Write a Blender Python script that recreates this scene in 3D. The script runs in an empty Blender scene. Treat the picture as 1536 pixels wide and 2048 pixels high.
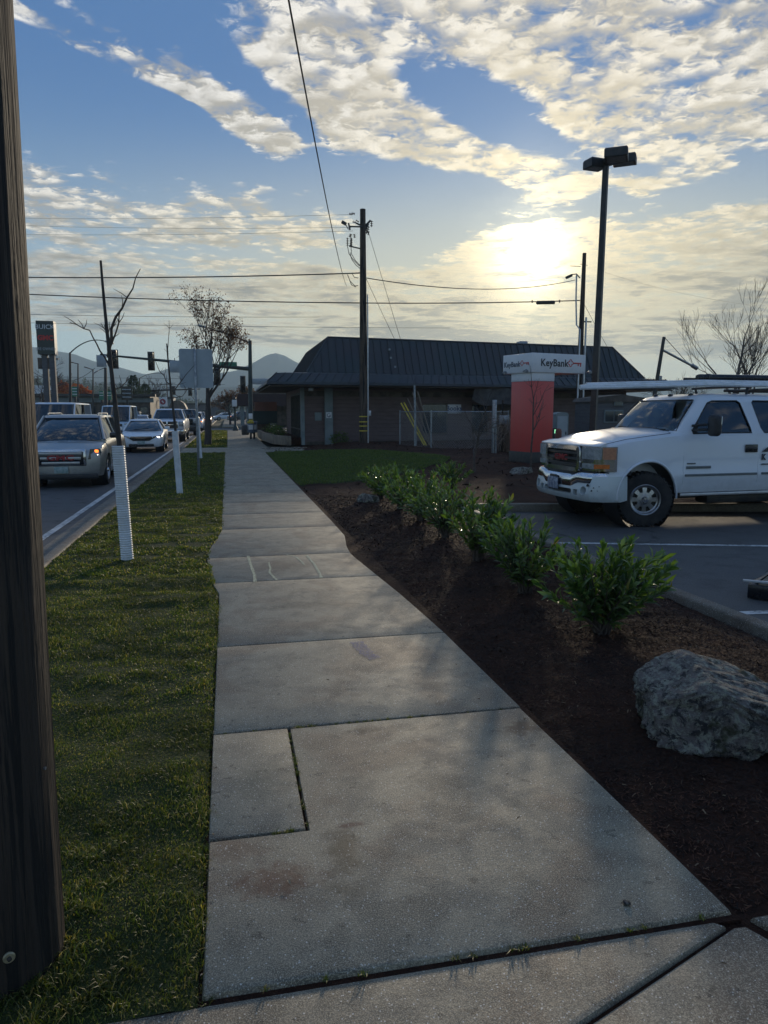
import bpy, bmesh, math, random
import numpy as np
from mathutils import Vector, Matrix, Euler, noise
R = math.radians
sc = bpy.context.scene
COL = sc.collection
# ---------------------------------------------------------------- camera
FPX = 1450.0                                   # focal length in photo pixels (1536 x 2048)
PITCH = math.atan(202 / FPX); YAW = math.atan(313 * math.cos(PITCH) / FPX); EYE = 1.65
cam = bpy.data.cameras.new('camera'); camo = bpy.data.objects.new('camera', cam); COL.objects.link(camo)
cam.sensor_fit = 'VERTICAL'; cam.sensor_height = 36; cam.lens = FPX / 2048 * 36
cam.clip_start = 0.05; cam.clip_end = 20000
camo.location = (0, 0, EYE); camo.rotation_euler = (R(90) - PITCH, 0, -YAW)
sc.camera = camo
sc.render.resolution_x = 768; sc.render.resolution_y = 1024
s_, c_, sp_, cp_ = math.sin(YAW), math.cos(YAW), math.sin(PITCH), math.cos(PITCH)
CR = Vector((c_, -s_, 0)); CF = Vector((s_ * cp_, c_ * cp_, -sp_)); CU = Vector((s_ * sp_, c_ * sp_, cp_))
def ray(px, py): return CR * ((px - 768) / FPX) + CU * ((1024 - py) / FPX) + CF
def G(px, py, z=0.0):                          # measured photo point -> world point on the level z
    d = ray(px, py); t = (z - EYE) / d.z; return Vector((d.x * t, d.y * t, z))
def AY(px, py, y):                             # measured photo point -> world point at street distance y
    d = ray(px, py); t = y / d.y; return Vector((d.x * t, y, EYE + d.z * t))
# ---------------------------------------------------------------- sun and sky
SUNV = ray(1062, 505).normalized()
SUN_EL = math.asin(SUNV.z); SUN_AZ = math.atan2(SUNV.x, SUNV.y)
sun = bpy.data.lights.new('sun', 'SUN'); suno = bpy.data.objects.new('sun', sun); COL.objects.link(suno)
sun.energy = 2.6; sun.angle = R(2.6); sun.color = (1.0, 0.84, 0.62)
suno.rotation_euler = (R(90) - SUN_EL, 0, math.pi - SUN_AZ); suno.location = (20, 60, 40)
sc.view_settings.view_transform = 'Standard'; sc.view_settings.look = 'None'
sc.view_settings.exposure = 0.2; sc.view_settings.gamma = 1.0; sc.view_settings.use_curve_mapping = False
sc.cycles.max_bounces = 6; sc.cycles.diffuse_bounces = 3; sc.cycles.glossy_bounces = 3
sc.cycles.transparent_max_bounces = 12; sc.cycles.transmission_bounces = 4; sc.cycles.volume_bounces = 1
sc.cycles.caustics_reflective = False; sc.cycles.caustics_refractive = False
sc.cycles.sample_clamp_indirect = 4

class NT:                                      # tiny node-graph helper
    def __init__(s, tree): s.t = tree; s.n = tree.nodes; s.l = tree.links
    def put(s, sock, v):
        if v is None: return
        if isinstance(v, bpy.types.NodeSocket): s.l.new(v, sock)
        else:
            try: sock.default_value = v
            except Exception:
                if isinstance(v, (int, float)): sock.default_value = (v,) * len(sock.default_value)
                else: sock.default_value = tuple(v) + (1.0,) if len(v) == 3 else tuple(v)[:3]
    def m(s, op, a, b=None, c=None, clamp=False):
        n = s.n.new('ShaderNodeMath'); n.operation = op; n.use_clamp = clamp
        for i, v in enumerate((a, b, c)):
            if v is not None: s.put(n.inputs[i], v)
        return n.outputs[0]
    def vm(s, op, a, b=None, scale=None):
        n = s.n.new('ShaderNodeVectorMath'); n.operation = op
        s.put(n.inputs[0], a)
        if b is not None: s.put(n.inputs[1], b)
        if scale is not None: s.put(n.inputs['Scale'], scale)
        return n.outputs['Value'] if op in ('DOT_PRODUCT', 'LENGTH', 'DISTANCE') else n.outputs[0]
    def mix(s, f, a, b, bt='MIX'):
        n = s.n.new('ShaderNodeMix'); n.data_type = 'RGBA'; n.blend_type = bt
        s.put(n.inputs[0], f); s.put(n.inputs[6], a); s.put(n.inputs[7], b); return n.outputs[2]
    def noise(s, vec, scale, detail=4, rough=0.55, dist=0.0, lac=2.0):
        n = s.n.new('ShaderNodeTexNoise'); s.put(n.inputs['Vector'], vec)
        s.put(n.inputs['Scale'], scale); s.put(n.inputs['Detail'], detail); s.put(n.inputs['Roughness'], rough)
        s.put(n.inputs['Distortion'], dist); s.put(n.inputs['Lacunarity'], lac); return n.outputs[0]
    def vor(s, vec, scale, feat='F1', rnd=1.0):
        n = s.n.new('ShaderNodeTexVoronoi'); n.feature = feat; s.put(n.inputs['Vector'], vec)
        s.put(n.inputs['Scale'], scale); s.put(n.inputs['Randomness'], rnd); return n.outputs
    def ramp(s, f, stops, interp='LINEAR'):
        n = s.n.new('ShaderNodeValToRGB'); s.put(n.inputs[0], f); cr = n.color_ramp; cr.interpolation = interp
        while len(cr.elements) < len(stops): cr.elements.new(0.5)
        for e, (p, c) in zip(cr.elements, stops):
            e.position = p; e.color = (c, c, c, 1) if isinstance(c, (int, float)) else tuple(c) + (1,)
        return n.outputs[0]
    def mr(s, v, a, b, c=0.0, d=1.0, smooth=False):
        n = s.n.new('ShaderNodeMapRange'); n.interpolation_type = 'SMOOTHSTEP' if smooth else 'LINEAR'
        for i, x in enumerate((v, a, b, c, d)): s.put(n.inputs[i], x)
        return n.outputs[0]
    def comb(s, x, y, z):
        n = s.n.new('ShaderNodeCombineXYZ')
        for i, v in enumerate((x, y, z)): s.put(n.inputs[i], v)
        return n.outputs[0]

world = bpy.data.worlds.new('World'); sc.world = world; world.use_nodes = True
def build_sky():
    w = NT(world.node_tree); w.n.clear()
    out = w.n.new('ShaderNodeOutputWorld'); bg = w.n.new('ShaderNodeBackground')
    w.l.new(bg.outputs[0], out.inputs[0])
    bg.inputs['Strength'].default_value = 0.1
    tc = w.n.new('ShaderNodeTexCoord'); D = tc.outputs['Generated']
    sep = w.n.new('ShaderNodeSeparateXYZ'); w.l.new(D, sep.inputs[0]); x, y, z = sep.outputs
    sky = w.n.new('ShaderNodeTexSky'); sky.sky_type = 'NISHITA'; sky.sun_disc = False
    sky.sun_elevation = SUN_EL; sky.sun_rotation = SUN_AZ
    sky.air_density = 1.0; sky.dust_density = 0.6; sky.ozone_density = 2.0
    az = w.m('ARCTAN2', x, y); el = w.m('ARCSINE', z)
    # angular distance from the sun
    cosg = w.vm('DOT_PRODUCT', D, tuple(SUNV))
    ang = w.m('ARCCOSINE', w.m('MINIMUM', cosg, 0.99999))
    # cloud layer seen in perspective: direction projected on a level sheet
    zz = w.m('ADD', w.m('MAXIMUM', z, 0.0), 0.045)
    P = w.comb(w.m('DIVIDE', x, zz), w.m('DIVIDE', y, zz), 0.0)
    warp = w.noise(P, 0.7, 3, 0.5)
    n_big = w.noise(w.vm('ADD', P, (3.1, 7.7, 0)), 0.55, 5, 0.55, 0.3)
    n_puff = w.noise(w.vm('ADD', P, (1.7, 2.2, 0)), 4.6, 5, 0.62, 0.45)
    n_fine = w.noise(w.vm('ADD', P, (8.7, 1.2, 0)), 23.0, 3, 0.65, 0.5)
    vr = w.vor(w.vm('ADD', P, w.vm('SCALE', w.comb(n_puff, n_fine, 0.0), scale=0.16)), 12.5, 'SMOOTH_F1')[0]
    fil = w.noise(w.vm('MULTIPLY', P, (0.8, 2.1, 1.0)), 1.5, 6, 0.66, 0.9)
    # where the cloud banks and the blue gaps lie (direction, half sizes in degrees, tilt, weight)
    AE = w.comb(w.m('MULTIPLY', az, 0.92), el, 0.0)
    def blob(px, py, sx, sy, tilt, wt):
        d = ray(px, py).normalized(); a0 = math.atan2(d.x, d.y); e0 = math.asin(d.z)
        n = w.n.new('ShaderNodeMapping'); n.vector_type = 'TEXTURE'; w.l.new(AE, n.inputs[0])
        n.inputs[1].default_value = (a0 * 0.92, e0, 0); n.inputs[2].default_value = (0, 0, R(tilt))
        n.inputs[3].default_value = (R(sx) * 1.35, R(sy) * 1.35, 1)
        v = n.outputs[0]
        return w.mr(w.vm('DOT_PRODUCT', v, v), 1.0, 0.0, 0.0, wt, True)
    BL = BLOBS
    tot = None
    for b in BL:
        g = blob(*b); tot = g if tot is None else w.m('ADD', tot, g)
    tot = w.m('MINIMUM', tot, 0.40)
    lowm = w.mr(el, R(14), R(6.5), 0, 1, True)
    strat = w.noise(w.vm('MULTIPLY', AE, (6.0, 30.0, 0)), 1.0, 5, 0.6, 0.6)
    strat2 = w.noise(w.vm('ADD', w.vm('MULTIPLY', AE, (14.0, 60.0, 0)), (5, 3, 0)), 1.0, 4, 0.6, 0.5)
    keep = w.m('SUBTRACT', 1.0, w.m('MULTIPLY', lowm, 0.75))
    n_fine = w.m('ADD', 0.5, w.m('MULTIPLY', w.m('SUBTRACT', n_fine, 0.5), keep)); vr = w.m('ADD', 0.42, w.m('MULTIPLY', w.m('SUBTRACT', vr, 0.42), keep))
    base = w.m('ADD', tot, w.m('MULTIPLY', w.m('SUBTRACT', n_big, 0.5), 0.7))
    base = w.m('ADD', base, w.m('MULTIPLY', w.m('SUBTRACT', n_puff, 0.5), 1.3))
    base = w.m('ADD', base, w.m('MULTIPLY', w.m('SUBTRACT', fil, 0.5), 0.9))
    base = w.m('ADD', base, w.m('MULTIPLY', w.m('SUBTRACT', n_fine, 0.5), 1.0))
    base = w.m('ADD', base, w.m('MULTIPLY', w.m('SUBTRACT', 0.42, vr), 0.75))
    base = w.m('ADD', base, w.m('MULTIPLY', w.m('MULTIPLY', w.m('SUBTRACT', w.m('ADD', w.m('MULTIPLY', strat, 0.7), w.m('MULTIPLY', strat2, 0.3)), 0.5), 2.2), lowm))
    cov = w.mr(base, -0.05, 0.55, 0, 1, True)
    dens = w.mr(base, 0.25, 0.95, 0, 1, True)
    horizon = w.mr(el, 0.0, R(2.5), 0, 1, True)
    cov = w.m('MULTIPLY', cov, horizon)
    # cloud light: bright thin edges and sunny puffs, grey bellies, warm and brilliant towards the sun
    near = w.m('EXPONENT', w.m('MULTIPLY', ang, -1 / R(12)))
    low = w.mr(el, R(3), R(19), 1, 0, True); warm = w.m('MULTIPLY', w.mr(ang, R(44), R(8), 0, 1, True), w.mr(el, R(21), R(5), 0, 1, True))
    belly = w.m('MULTIPLY', w.m('ADD', dens, w.m('MULTIPLY', lowm, w.mr(w.m('ADD', base, 0.0), 0.15, 0.6, 0, 0.45))), w.m('ADD', 0.24, w.m('MULTIPLY', low, 1.0)))
    puffshade = w.mr(w.m('ADD', w.m('MULTIPLY', n_fine, 0.5), w.m('MULTIPLY', vr, -0.6)), -0.05, 0.17, 0.40, 1.14)
    hi = w.mix(low, (8.0, 7.8, 7.4, 1), (9.0, 7.7, 5.6, 1))
    lo = w.mix(low, (3.2, 3.5, 4.0, 1), (1.7, 2.15, 2.7, 1))
    cc = w.mix(w.m('MINIMUM', belly, 0.95), hi, lo)
    cc = w.mix(w.m('MULTIPLY', warm, 0.85), cc, w.mix(w.m('MINIMUM', belly, 0.85), (10.5, 8.6, 4.6, 1), (3.3, 3.0, 2.3, 1)))
    cc = w.vm('SCALE', cc, scale=puffshade)
    cc = w.mix(near, cc, w.mix(w.m('MINIMUM', w.m('MULTIPLY', belly, 0.9), 0.85), (13.0, 10.6, 6.2, 1), (3.9, 3.5, 2.6, 1)))
    # clear sky: Nishita, a little deeper in blue, paler and greenish at the horizon
    skc = w.mix(1.0, sky.outputs[0], (SKYMUL[0], SKYMUL[1], SKYMUL[2], 1), 'MULTIPLY')
    floor_ = w.mix(w.mr(el, R(0), R(24), 0, 1, True), (3.3, 4.7, 5.1, 1), (0.50, 1.48, 3.55, 1))
    skc = w.mix(0.85, skc, floor_)
    skc = w.mix(w.m('MULTIPLY', warm, 0.80), skc, (7.4, 6.5, 3.9, 1))
    col = w.mix(w.m('MULTIPLY', cov, 0.92), skc, cc)
    # uneven glare where the sun burns through the veil
    dv = w.vm('SUBTRACT', AE, (SUN_AZ * 0.92, SUN_EL, 0))
    wob = w.m('ADD', ang, w.m('MULTIPLY', w.m('SUBTRACT', n_puff, 0.5), -0.10))
    core = w.m('EXPONENT', w.m('MULTIPLY', w.m('MULTIPLY', wob, wob), -1 / (R(2.6) ** 2)))
    halo = w.m('EXPONENT', w.m('MULTIPLY', w.m('MAXIMUM', wob, 0.0), -1 / R(4.0)))
    beam = w.m('EXPONENT', w.m('MULTIPLY', w.vm('DOT_PRODUCT', w.vm('MULTIPLY', dv, (1 / R(2.4), 1 / R(6.5), 0)), w.vm('MULTIPLY', dv, (1 / R(2.4), 1 / R(6.5), 0))), -1.0))
    glow = w.m('ADD', w.m('ADD', w.m('MULTIPLY', core, 10.0), w.m('MULTIPLY', halo, 5.5)), w.m('MULTIPLY', beam, 4.0))
    gcol = w.vm('SCALE', (1.0, 0.88, 0.58), scale=w.m('MULTIPLY', glow, w.m('ADD', 0.30, w.m('MULTIPLY', cov, 0.80))))
    col = w.vm('ADD', col, gcol)
    w.l.new(col, bg.inputs['Color'])
    world.cycles.sampling_method = 'MANUAL'; world.cycles.sample_map_resolution = 256
SKYMUL = (0.8, 0.95, 1.2)
BLOBS = [
    # px, py, half-width deg, half-height deg, tilt deg, weight
    (1250, 90, 17, 7.0, -8, 0.44), (1420, 220, 9, 4.6, -12, 0.36), (900, 10, 15, 4.4, 0, 0.32), (1190, 275, 5, 2.0, 5, 0.30),
    (640, 40, 6.0, 6, -35, 0.45), (720, 240, 8.5, 2.7, -16, 0.50), (900, 290, 7.5, 1.7, -16, 0.48), (1060, 350, 4, 1.5, -20, 0.50),
    (478, 222, 5.2, 1.5, -38, 0.95), (190, 98, 9, 0.65, -16, 0.9), (330, 140, 6, 0.8, -26, 0.8), (1350, 352, 3.3, 1.0, 6, 0.85), (925, 215, 1.4, 0.4, 0, 0.5),
    (220, 365, 8.5, 3.2, -3, 0.62), (560, 405, 5.5, 2.0, 0, 0.42), (640, 470, 6, 1.3, 5, 0.40), (330, 445, 9, 1.0, 0, 0.28), (120, 462, 3, 0.9, 0, 0.35), (420, 490, 5, 0.8, 0, 0.25),
    (300, 565, 16, 2.0, 0, 0.72), (600, 585, 12, 1.9, -2, 0.55), (950, 590, 9, 2.6, 0, 0.55), (330, 652, 14, 1.0, -6, 0.42), (800, 655, 14, 1.6, 0, 0.45),
    (1340, 480, 12, 3.0, 2, 0.60), (1400, 600, 12, 3.4, 0, 0.75), (1000, 490, 6, 2.0, 12, 0.40), (1100, 395, 3.4, 0.9, 14, 0.5), (1250, 650, 10, 2.6, 0, 0.35),
    (620, 600, 40, 3.2, 0, 0.10),
    # gaps of open blue
    (150, 215, 10, 5.0, -14, -0.75), (330, 290, 9, 1.8, -20, -0.40), (930, 195, 6.5, 2.0, -26, -0.95), (1080, 290, 5, 1.3, -18, -0.55), (720, 400, 5.5, 3.4, 0, -0.40),
    (880, 405, 6, 2.8, 0, -0.60), (590, 335, 7, 1.4, -12, -0.55), (1330, 400, 10, 1.2, 2, -0.65), (1480, 335, 5, 1.7, 0, -0.55), (100, 515, 5, 0.8, 0, -0.3), (300, 705, 16, 1.1, 0, -0.5), (330, 30, 5, 3, 0, -0.4),
    (800, 510, 4, 2.2, 0, -0.45), (560, 515, 8, 0.8, 0, -0.35), (450, 140, 2.6, 1.5, -30, -0.7), (575, 215, 3.0, 1.0, -40, -0.8), (480, 165, 3.0, 0.9, -36, -0.6),
]
build_sky()
# ---------------------------------------------------------------- mesh helpers
def basis(o, x, z=(0, 0, 1)):                  # frame at o whose x axis points along x
    x = Vector(x).normalized(); z = Vector(z); y = z.cross(x).normalized(); z = x.cross(y)
    return Matrix.Translation(Vector(o)) @ Matrix((x, y, z)).transposed().to_4x4()
class MB:
    def __init__(s, M=None): s.v = []; s.f = []; s.k = []; s.M = M
    def add(s, vs, fs, k=0):
        o = len(s.v)
        s.v += [tuple(s.M @ Vector(p)) if s.M else tuple(p) for p in vs]
        s.f += [tuple(i + o for i in f) for f in fs]; s.k += [k] * len(fs); return s
    def box(s, c, d, M=None, k=0):
        hx, hy, hz = d[0] / 2, d[1] / 2, d[2] / 2
        vs = [Vector((c[0] + a * hx, c[1] + b * hy, c[2] + e * hz)) for a in (-1, 1) for b in (-1, 1) for e in (-1, 1)]
        if M: vs = [M @ p for p in vs]
        return s.add(vs, [(0, 1, 3, 2), (4, 6, 7, 5), (0, 4, 5, 1), (2, 3, 7, 6), (0, 2, 6, 4), (1, 5, 7, 3)], k)
    def rbox(s, c, d, r=0.02, M=None, k=0, seg=2):
        bm = bmesh.new(); bmesh.ops.create_cube(bm, size=1)
        for v in bm.verts: v.co = Vector((v.co.x * d[0], v.co.y * d[1], v.co.z * d[2])) + Vector(c)
        bmesh.ops.bevel(bm, geom=bm.edges[:], offset=min(r, min(d) * 0.49), segments=seg, affect='EDGES', profile=0.5)
        bm.verts.index_update()
        vs = [M @ v.co if M else v.co.copy() for v in bm.verts]; fs = [[v.index for v in f.verts] for f in bm.faces]
        bm.free(); return s.add(vs, fs, k)
    def tube(s, pts, r, n=8, k=0, cap=True):
        pts = [Vector(p) for p in pts]; m = len(pts)
        rs = r if isinstance(r, (list, tuple)) else [r] * m
        vs = []; up = None
        for i, p in enumerate(pts):
            d = (pts[min(i + 1, m - 1)] - pts[max(i - 1, 0)])
            d = d.normalized() if d.length > 1e-9 else Vector((0, 0, 1))
            if up is None: up = Vector((1, 0, 0)) if abs(d.x) < 0.8 else Vector((0, 1, 0))
            a = d.cross(up).normalized(); b = a.cross(d).normalized(); up = b
            for j in range(n):
                t = 2 * math.pi * j / n; vs.append(p + (a * math.cos(t) + b * math.sin(t)) * rs[i])
        fs = [(i * n + j, i * n + (j + 1) % n, (i + 1) * n + (j + 1) % n, (i + 1) * n + j) for i in range(m - 1) for j in range(n)]
        if cap: fs += [tuple(range(n))[::-1], tuple((m - 1) * n + j for j in range(n))]
        return s.add(vs, fs, k)
    def lathe(s, prof, n=24, M=None, k=0, cap=False):    # prof: (radius, height) about z
        vs = []
        for r, z in prof:
            for j in range(n):
                t = 2 * math.pi * j / n; p = Vector((r * math.cos(t), r * math.sin(t), z)); vs.append(M @ p if M else p)
        m = len(prof)
        fs = [(i * n + j, i * n + (j + 1) % n, (i + 1) * n + (j + 1) % n, (i + 1) * n + j) for i in range(m - 1) for j in range(n)]
        if cap: fs += [tuple(range(n))[::-1], tuple((m - 1) * n + j for j in range(n))]
        return s.add(vs, fs, k)
    def prism(s, poly, z0, z1, M=None, k=0):              # poly in xy, extruded along z
        n = len(poly)
        vs = [Vector((p[0], p[1], z0)) for p in poly] + [Vector((p[0], p[1], z1)) for p in poly]
        if M: vs = [M @ p for p in vs]
        return s.add(vs, [tuple(range(n))[::-1], tuple(range(n, 2 * n))] + [(i, (i + 1) % n, n + (i + 1) % n, n + i) for i in range(n)], k)
    def loft(s, rings, k=0, closed=True, cap=True):
        n = len(rings[0]); vs = [p for r in rings for p in r]; m = len(rings); e = n if closed else n - 1
        fs = [(i * n + j, i * n + (j + 1) % n, (i + 1) * n + (j + 1) % n, (i + 1) * n + j) for i in range(m - 1) for j in range(e)]
        if cap: fs += [tuple(range(n))[::-1], tuple((m - 1) * n + j for j in range(n))]
        return s.add(vs, fs, k)
    def quad(s, a, b, c, d, k=0): return s.add([a, b, c, d], [(0, 1, 2, 3)], k)
    def build(s, name, mats, parent=None, smooth=35, recalc=True, **kw):
        me = bpy.data.meshes.new(name); me.from_pydata(s.v, [], s.f)
        mats = mats if isinstance(mats, (list, tuple)) else [mats]
        for m in mats: me.materials.append(m)
        if len(mats) > 1: me.polygons.foreach_set('material_index', s.k)
        if recalc:
            bm = bmesh.new(); bm.from_mesh(me); bmesh.ops.recalc_face_normals(bm, faces=bm.faces[:]); bm.to_mesh(me); bm.free()
        if smooth:
            me.shade_smooth()
            me.set_sharp_from_angle(angle=R(smooth))
        me.update()
        o = bpy.data.objects.new(name, me); COL.objects.link(o)
        if parent: o.parent = parent
        tag(o, **kw); return o
def tag(o, label=None, cat=None, group=None, kind=None):
    if label: o['label'] = label
    if cat: o['category'] = cat
    if group: o['group'] = group
    if kind: o['kind'] = kind
    return o
def E(name, loc, label, cat, group=None, rz=0.0):
    o = bpy.data.objects.new(name, None); COL.objects.link(o); o.location = loc; o.rotation_euler = (0, 0, rz)
    o.empty_display_size = 0.2
    return tag(o, label, cat, group)
def copy_tree(o, parent=None):
    c = o.copy(); COL.objects.link(c)
    if parent: c.parent = parent
    for ch in list(o.children): copy_tree(ch, c)
    return c
def again(o, loc, rz, label, scale=None):
    c = copy_tree(o); c.location = loc; c.rotation_euler = (0, 0, rz); c['label'] = label
    if scale: c.scale = (scale,) * 3
    return c
def np_mesh(name, V, F, mat, smooth=False, **kw):         # F: (n, 3|4) array
    me = bpy.data.meshes.new(name); n, k = F.shape
    me.vertices.add(len(V)); me.vertices.foreach_set('co', np.asarray(V, dtype=np.float32).ravel())
    me.loops.add(n * k); me.loops.foreach_set('vertex_index', F.astype(np.int32).ravel())
    me.polygons.add(n); me.polygons.foreach_set('loop_start', np.arange(0, n * k, k, dtype=np.int32))
    me.update(calc_edges=True); me.validate()
    if smooth: me.shade_smooth()
    me.materials.append(mat); o = bpy.data.objects.new(name, me); COL.objects.link(o)
    par = kw.pop('parent', None)
    if par: o.parent = par
    return tag(o, **kw)
def cut(o, mb, solver='EXACT'):                            # subtract the closed shapes of mb (in o's own frame)
    me = bpy.data.meshes.new('cutter'); me.from_pydata(mb.v, [], mb.f)
    bm = bmesh.new(); bm.from_mesh(me); bmesh.ops.recalc_face_normals(bm, faces=bm.faces[:]); bm.to_mesh(me); bm.free()
    c = bpy.data.objects.new('cutter', me); COL.objects.link(c)
    p = o.parent; o.parent = None
    md = o.modifiers.new('b', 'BOOLEAN'); md.operation = 'DIFFERENCE'; md.object = c; md.solver = solver; md.use_self = True
    dg = bpy.context.evaluated_depsgraph_get(); dg.update()
    new = bpy.data.meshes.new_from_object(o.evaluated_get(dg)); o.modifiers.clear()
    old = o.data; o.data = new; new.name = old.name
    bpy.data.objects.remove(c); bpy.data.meshes.remove(me)
    new.shade_smooth(); new.set_sharp_from_angle(angle=R(32))
    if p: o.parent = p
    return o
def text_mb(txt, size, depth=0.01, M=None, xs=1.0, bold=0.0, k=0, space=1.0):
    cu = bpy.data.curves.new('t', 'FONT'); cu.body = txt; cu.size = size; cu.extrude = depth / 2; cu.align_x = 'CENTER'; cu.align_y = 'CENTER'
    cu.offset = bold; cu.space_character = space; cu.resolution_u = 2
    o = bpy.data.objects.new('t', cu); COL.objects.link(o)
    dg = bpy.context.evaluated_depsgraph_get(); dg.update()
    me = bpy.data.meshes.new_from_object(o.evaluated_get(dg)); bpy.data.objects.remove(o)
    mb = MB(); S = Matrix.Diagonal((xs, 1, 1, 1)); T = (M @ S) if M else S
    mb.add([T @ v.co for v in me.vertices], [tuple(p.vertices) for p in me.polygons], k)
    bpy.data.meshes.remove(me); return mb
def face_frame(o, right, up=(0, 0, 1)):                    # frame whose xy plane is a wall face: x = right, y = up
    r = Vector(right).normalized(); u = Vector(up).normalized(); n = r.cross(u)
    return Matrix.Translation(Vector(o)) @ Matrix((r, u, n)).transposed().to_4x4()
def lerp(a, b, t): return a + (b - a) * t
def catenary(a, b, sag, n=24):
    a = Vector(a); b = Vector(b)
    return [a.lerp(b, i / n) - Vector((0, 0, sag * 4 * (i / n) * (1 - i / n))) for i in range(n + 1)]
# ---------------------------------------------------------------- materials
def newmat(name):
    m = bpy.data.materials.new(name); m.use_nodes = True; w = NT(m.node_tree); w.n.clear()
    out = w.n.new('ShaderNodeOutputMaterial'); bs = w.n.new('ShaderNodeBsdfPrincipled'); w.l.new(bs.outputs[0], out.inputs[0])
    return m, w, bs, out
def bump(w, bs, h, dist, strength=1.0):
    b = w.n.new('ShaderNodeBump'); b.inputs['Strength'].default_value = strength; b.inputs['Distance'].default_value = dist
    w.put(b.inputs['Height'], h); w.l.new(b.outputs[0], bs.inputs['Normal']); return b
def objc(w, scale=None):
    tc = w.n.new('ShaderNodeTexCoord'); v = tc.outputs['Object']
    return w.vm('MULTIPLY', v, scale) if scale else v
def pm(name, c1, c2=None, scale=3.0, rough=0.6, metal=0.0, bh=0.0, bs_=40.0, stretch=None, coat=0.0, spec=0.5, rv=0.0, detail=4):
    m, w, bs, out = newmat(name); v = objc(w, stretch)
    if c2 is None: c2 = tuple(x * 0.82 for x in c1)
    n = w.noise(v, scale, detail, 0.6)
    f = w.mr(n, 0.38, 0.62, 0, 1)
    w.put(bs.inputs['Base Color'], w.mix(f, c1 + (1,), c2 + (1,)))
    bs.inputs['Metallic'].default_value = metal
    w.put(bs.inputs['Roughness'], w.mr(n, 0.3, 0.7, max(0, rough - rv), min(1, rough + rv)) if rv else rough)
    bs.inputs['Coat Weight'].default_value = coat; bs.inputs['Coat Roughness'].default_value = 0.05
    bs.inputs['Specular IOR Level'].default_value = spec
    if bh: bump(w, bs, w.noise(v, bs_, 3, 0.6), bh)
    return m
M = {}
def paint(name, c, dirt=(0.18, 0.16, 0.13), metal=0.0, rough=0.35, zd=0.9):
    m, w, bs, out = newmat(name); v = objc(w); sp = w.n.new('ShaderNodeSeparateXYZ'); w.l.new(v, sp.inputs[0])
    n = w.noise(v, 1.4, 4, 0.6); n2 = w.noise(v, 9, 5, 0.7)
    d = w.m('MULTIPLY', w.mr(sp.outputs[2], zd, 0.25, 0, 1), w.mr(n2, 0.3, 0.75, 0.12, 0.55))
    d = w.m('ADD', d, w.m('MULTIPLY', w.mr(n, 0.5, 0.8, 0, 1), 0.08))
    w.put(bs.inputs['Base Color'], w.mix(d, tuple(c) + (1,), tuple(dirt) + (1,)))
    bs.inputs['Metallic'].default_value = metal
    w.put(bs.inputs['Roughness'], w.mr(d, 0, 0.5, rough, 0.6)); bs.inputs['Coat Weight'].default_value = 0.7
    w.put(bs.inputs['Coat Roughness'], w.mr(n2, 0.3, 0.8, 0.04, 0.16))
    return m
def emis(name, c, s):
    m, w, bs, out = newmat(name); bs.inputs['Base Color'].default_value = tuple(c) + (1,)
    bs.inputs['Emission Color'].default_value = tuple(c) + (1,); bs.inputs['Emission Strength'].default_value = s; return m
def glass(name, tint=(0.30, 0.36, 0.36), rough=0.03):
    m, w, bs, out = newmat(name); w.n.remove(bs)
    tr = w.n.new('ShaderNodeBsdfTransparent'); tr.inputs[0].default_value = tuple(tint) + (1,)
    gl = w.n.new('ShaderNodeBsdfGlossy'); gl.inputs['Roughness'].default_value = rough; gl.inputs[0].default_value = (0.95, 0.97, 1, 1)
    fr = w.n.new('ShaderNodeFresnel'); fr.inputs[0].default_value = 1.55
    f = w.m('ADD', w.m('MULTIPLY', fr.outputs[0], 1.0), 0.04)
    mx = w.n.new('ShaderNodeMixShader'); w.l.new(f, mx.inputs[0]); w.l.new(tr.outputs[0], mx.inputs[1]); w.l.new(gl.outputs[0], mx.inputs[2])
    w.l.new(mx.outputs[0], out.inputs[0]); return m
M['white_paint'] = paint('white_paint', (0.70, 0.73, 0.77))
M['bumper_paint'] = paint('bumper_paint', (0.60, 0.66, 0.67), zd=0.8)
M['silver_paint'] = paint('silver_paint', (0.34, 0.34, 0.33), metal=0.7, rough=0.3)
M['sedan_paint'] = paint('sedan_paint', (0.78, 0.80, 0.82))
M['dark_paint'] = paint('dark_paint', (0.03, 0.035, 0.04))
M['blue_paint'] = paint('blue_paint', (0.10, 0.16, 0.25)); M['red_paint'] = paint('red_paint', (0.35, 0.03, 0.03)); M['grey_paint'] = paint('grey_paint', (0.25, 0.26, 0.27), metal=0.5)
M['ice_paint'] = paint('ice_paint', (0.55, 0.66, 0.75))
M['chrome'] = pm('chrome', (0.72, 0.72, 0.72), (0.6, 0.6, 0.6), 4, 0.09, 1.0, rv=0.05)
M['alloy'] = pm('alloy', (0.42, 0.42, 0.43), (0.30, 0.29, 0.28), 8, 0.32, 0.9, rv=0.08)
M['tyre'] = pm('tyre', (0.016, 0.016, 0.017), (0.035, 0.032, 0.03), 9, 0.85, bh=0.002, bs_=60)
M['black_plastic'] = pm('black_plastic', (0.016, 0.017, 0.019), (0.03, 0.03, 0.032), 6, 0.5)
M['gloss_black'] = pm('gloss_black', (0.01, 0.011, 0.013), (0.02, 0.02, 0.022), 6, 0.2)
M['dark_glass'] = pm('dark_glass', (0.012, 0.017, 0.022), (0.03, 0.04, 0.048), 1.2, 0.04, spec=0.7)
M['glass'] = glass('glass'); M['clear_glass'] = glass('clear_glass', (0.62, 0.70, 0.68)); M['lens'] = glass('lens', (0.8, 0.85, 0.88), 0.06)
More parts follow.
